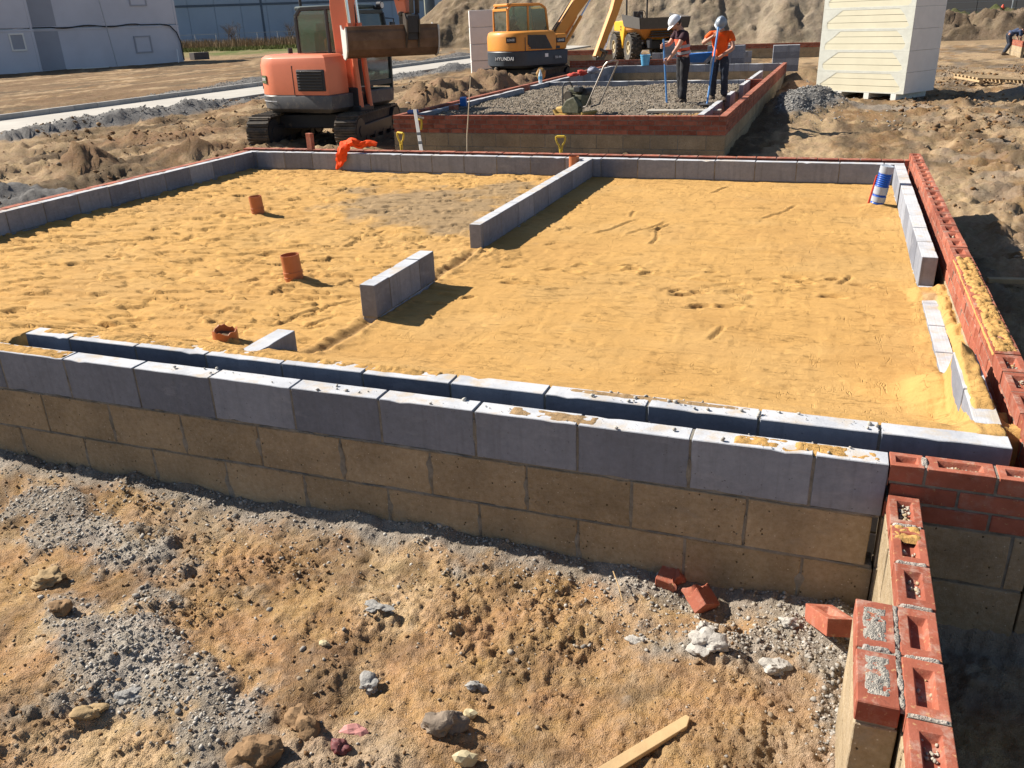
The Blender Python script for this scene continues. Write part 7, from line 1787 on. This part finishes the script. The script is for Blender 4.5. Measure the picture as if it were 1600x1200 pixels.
    for i in range(n):
        a = 2 * math.pi * i / n; pk = max(0, math.sin(a)) ** 3
        o_.append(tuple(hd + M @ Vector((math.cos(a) * 0.120, math.sin(a) * (0.145 + 0.045 * pk), 0.026 - 0.012 * pk)))); i_.append(tuple(hd + M @ Vector((math.cos(a) * 0.104, math.sin(a) * 0.128, 0.036))))
    lo_ = [tuple(Vector(p) - up * 0.006) for p in o_]; li = [tuple(Vector(p) - up * 0.006) for p in i_]
    b.layers([i_, o_, lo_, li, i_], cap=False); b.build("brim", helmet, hm, smooth=True)
    b = MB(); b.ball(hd + M @ Vector((0, -0.018, 0.0)), 0.084, 12, 8, (1, 1.05, 1.15)); b.build("hair", HAIR, r, smooth=True)
    return r, M
def rake(label, loc_top, loc_bot, kind):
    T_ = Vector(loc_top); B_ = Vector(loc_bot)
    r = empty(kind, tuple(B_), 0, label, "rake" if kind != "shovel" else "shovel")
    b = MB(); b.cyl((0, 0, 0), T_ - B_, 0.018, 10); b.build("shaft", simple("blue fibreglass shaft", (0.10, 0.28, 0.60), 0.4, var=0.05), r, smooth=True)
    return r
# worker in white helmet: profile, looking down, both hands on an upright rake
vR = Vector((0.94, 0.34, 0)); 
J1 = dict(hipL=(-0.095, 0, 0.88), hipR=(0.095, 0, 0.88), kneL=(-0.11, 0.02, 0.47), kneR=(0.10, 0.0, 0.47), ankL=(-0.12, 0.03, 0.085), ankR=(0.12, -0.05, 0.085), toeL=(-0.14, 0.2, 0.03), toeR=(0.16, 0.12, 0.03),
          chest=(0, 0.05, 1.22), neck=(0, 0.10, 1.385), head=(0, 0.185, 1.475), face=(0.05, 0.80, -0.62), shoL=(-0.175, 0.06, 1.30), shoR=(0.175, 0.07, 1.30),
          elbL=(-0.22, 0.20, 1.07), wriL=(-0.13, 0.335, 0.86), elbR=(0.20, 0.22, 1.10), wriR=(0.04, 0.40, 1.08), gripL=(-0.06, 0.43, 0.83), gripR=(-0.06, 0.43, 1.08), rod=(0.0, 0.04, 1))
a1 = math.atan2(-vR.y - 0.25, -vR.x) - math.pi / 2
w1, _ = person("worker in white helmet, coral vest and black trousers, raking the stone fill", (-3.16, 14.35, -0.13), a1, J1, MAROON, BLACKC, HELW, vest=ORV, sc=1.0)
def w2p(root_loc, rz, p, sc=1.0):
    v = Matrix.Rotation(rz, 3, 'Z') @ Vector(p) * sc; return Vector(root_loc) + v
t_ = w2p((-3.16, 14.35, -0.13), a1, (-0.055, 0.435, 1.20)); bt_ = w2p((-3.16, 14.35, -0.13), a1, (-0.08, 0.33, 0.02))
rk = rake("blue-shafted rake held upright by the worker in the white helmet", t_, bt_, "rake")
b = MB(); b.prism([(-0.36, -0.02), (0.36, -0.02), (0.30, 0.05), (-0.30, 0.05)], 'x', -0.02, 0.0) if False else b.box((0.02, 0.0, 0.02), (0.62, 0.10, 0.03)); b.build("rake_head", GREASE, rk, rot=(0, 0, 0.35), bevel=0.01)
for k in range(10):
    b = MB(); b.box((0, 0, 0), (0.012, 0.012, 0.07)); b.build("tine", GREASE, rk, loc=(-0.24 + k * 0.052, -0.13 + k * 0.019, -0.02))
# worker in grey helmet: faces the camera, bent head, hands up the shaft
J2 = dict(hipL=(-0.095, 0, 0.88), hipR=(0.095, 0, 0.88), kneL=(-0.12, 0.05, 0.47), kneR=(0.11, 0.01, 0.47), ankL=(-0.13, -0.02, 0.085), ankR=(0.12, -0.10, 0.085), toeL=(-0.15, 0.17, 0.03), toeR=(0.16, 0.08, 0.03),
          chest=(0, 0.03, 1.22), neck=(0.0, 0.075, 1.385), head=(0.0, 0.155, 1.475), face=(0.12, 0.70, -0.70), shoL=(-0.185, 0.03, 1.30), shoR=(0.185, 0.05, 1.30),
          elbR=(0.33, 0.19, 1.12), wriR=(0.13, 0.31, 1.25), elbL=(-0.27, 0.16, 1.02), wriL=(-0.02, 0.33, 0.86), gripR=(0.035, 0.36, 1.32), gripL=(0.075, 0.40, 0.84), rod=(-0.12, -0.1, 1))
a2 = math.atan2(-0.97, 0.0) - math.pi / 2
p2 = (-2.55, 14.95, -0.12)
w2_, _ = person("worker in grey helmet and bright orange top, head bent over a blue shaft", p2, a2, J2, ORS, NAVY, HELG, sc=0.96, tape=False)
t_ = w2p(p2, a2, (0.02, 0.36, 1.42), 0.96); bt_ = Vector((-2.62, 14.0, -0.08)) 
rk2 = rake("blue-shafted shovel leaning from the worker in the grey helmet to the ground", t_, bt_, "shovel")
b = MB(); b.box((0, -0.10, 0.0), (0.24, 0.28, 0.02)); b.build("blade", GREASE, rk2, bevel=0.006)
# figure bending at the right edge
J3 = dict(hipL=(-0.095, 0, 0.86), hipR=(0.095, 0, 0.86), kneL=(-0.12, 0.12, 0.46), kneR=(0.11, 0.10, 0.46), ankL=(-0.13, -0.02, 0.085), ankR=(0.12, -0.10, 0.085), toeL=(-0.15, 0.17, 0.03), toeR=(0.16, 0.08, 0.03),
          chest=(0, 0.33, 0.98), neck=(0.0, 0.48, 0.98), head=(0.0, 0.58, 0.97), face=(0.0, 0.3, -0.9), shoL=(-0.185, 0.40, 0.98), shoR=(0.185, 0.40, 0.98),
          elbR=(0.22, 0.45, 0.72), wriR=(0.12, 0.52, 0.50), elbL=(-0.22, 0.45, 0.72), wriL=(-0.12, 0.52, 0.50))
person("stooping figure in dark blue at the right edge, beside the sunlit wall end", (6.45, 42.2, -0.66), math.radians(-80), J3, simple("dark blue jacket", (0.05, 0.07, 0.13), 0.85), NAVY, HAIR, sc=1.0, tape=False, long_sleeve=True)
# machine operators seated in the cabs
def seated(label, ex, swing, jacket):
    J = dict(hipL=(-0.095, 0, 0.62), hipR=(0.095, 0, 0.62), kneL=(-0.13, 0.42, 0.62), kneR=(0.13, 0.42, 0.62), ankL=(-0.13, 0.50, 0.20), ankR=(0.13, 0.50, 0.20), toeL=(-0.13, 0.7, 0.15), toeR=(0.13, 0.7, 0.15),
             chest=(0, -0.02, 0.98), neck=(0, 0.0, 1.15), head=(0, 0.03, 1.26), face=(0.0, 1, -0.1), shoL=(-0.185, 0.0, 1.07), shoR=(0.185, 0.0, 1.07), elbL=(-0.26, 0.10, 0.82), elbR=(0.26, 0.10, 0.82), wriL=(-0.24, 0.34, 0.84), wriR=(0.24, 0.34, 0.84))
    M = ex.matrix_basis; c = M @ (Matrix.Rotation(swing, 4, 'Z') @ Vector((-0.10, 0.58, 0.92)))
    person(label, tuple(c), ex.rotation_euler.z + swing - math.pi / 2, J, jacket, NAVY, HELW, sc=0.97, tape=False, long_sleeve=True)
seated("operator in an orange jacket seated in the orange excavator's cab", ex1, dk, ORS)
seated("operator in dark clothes seated in the amber excavator's cab", ex2, dk2, simple("dark jacket", (0.04, 0.045, 0.05), 0.85))
# plastic pipe end lying by the road beside the orange machine
b = MB(); b.ring((0, 0, 0), (0, 1, 0), 0.24, 0.215, 1.2, 28); o = b.build("drain_pipe", simple("black twin wall pipe", (0.03, 0.03, 0.035), 0.5), loc=(-15.2, 22.6, gz(-15.2, 22.6) + 0.30), rot=(0.05, 0, -0.45), smooth=True)
tag(o, "black drainage pipe end on the ground right of the orange excavator's cab", "drain pipe")
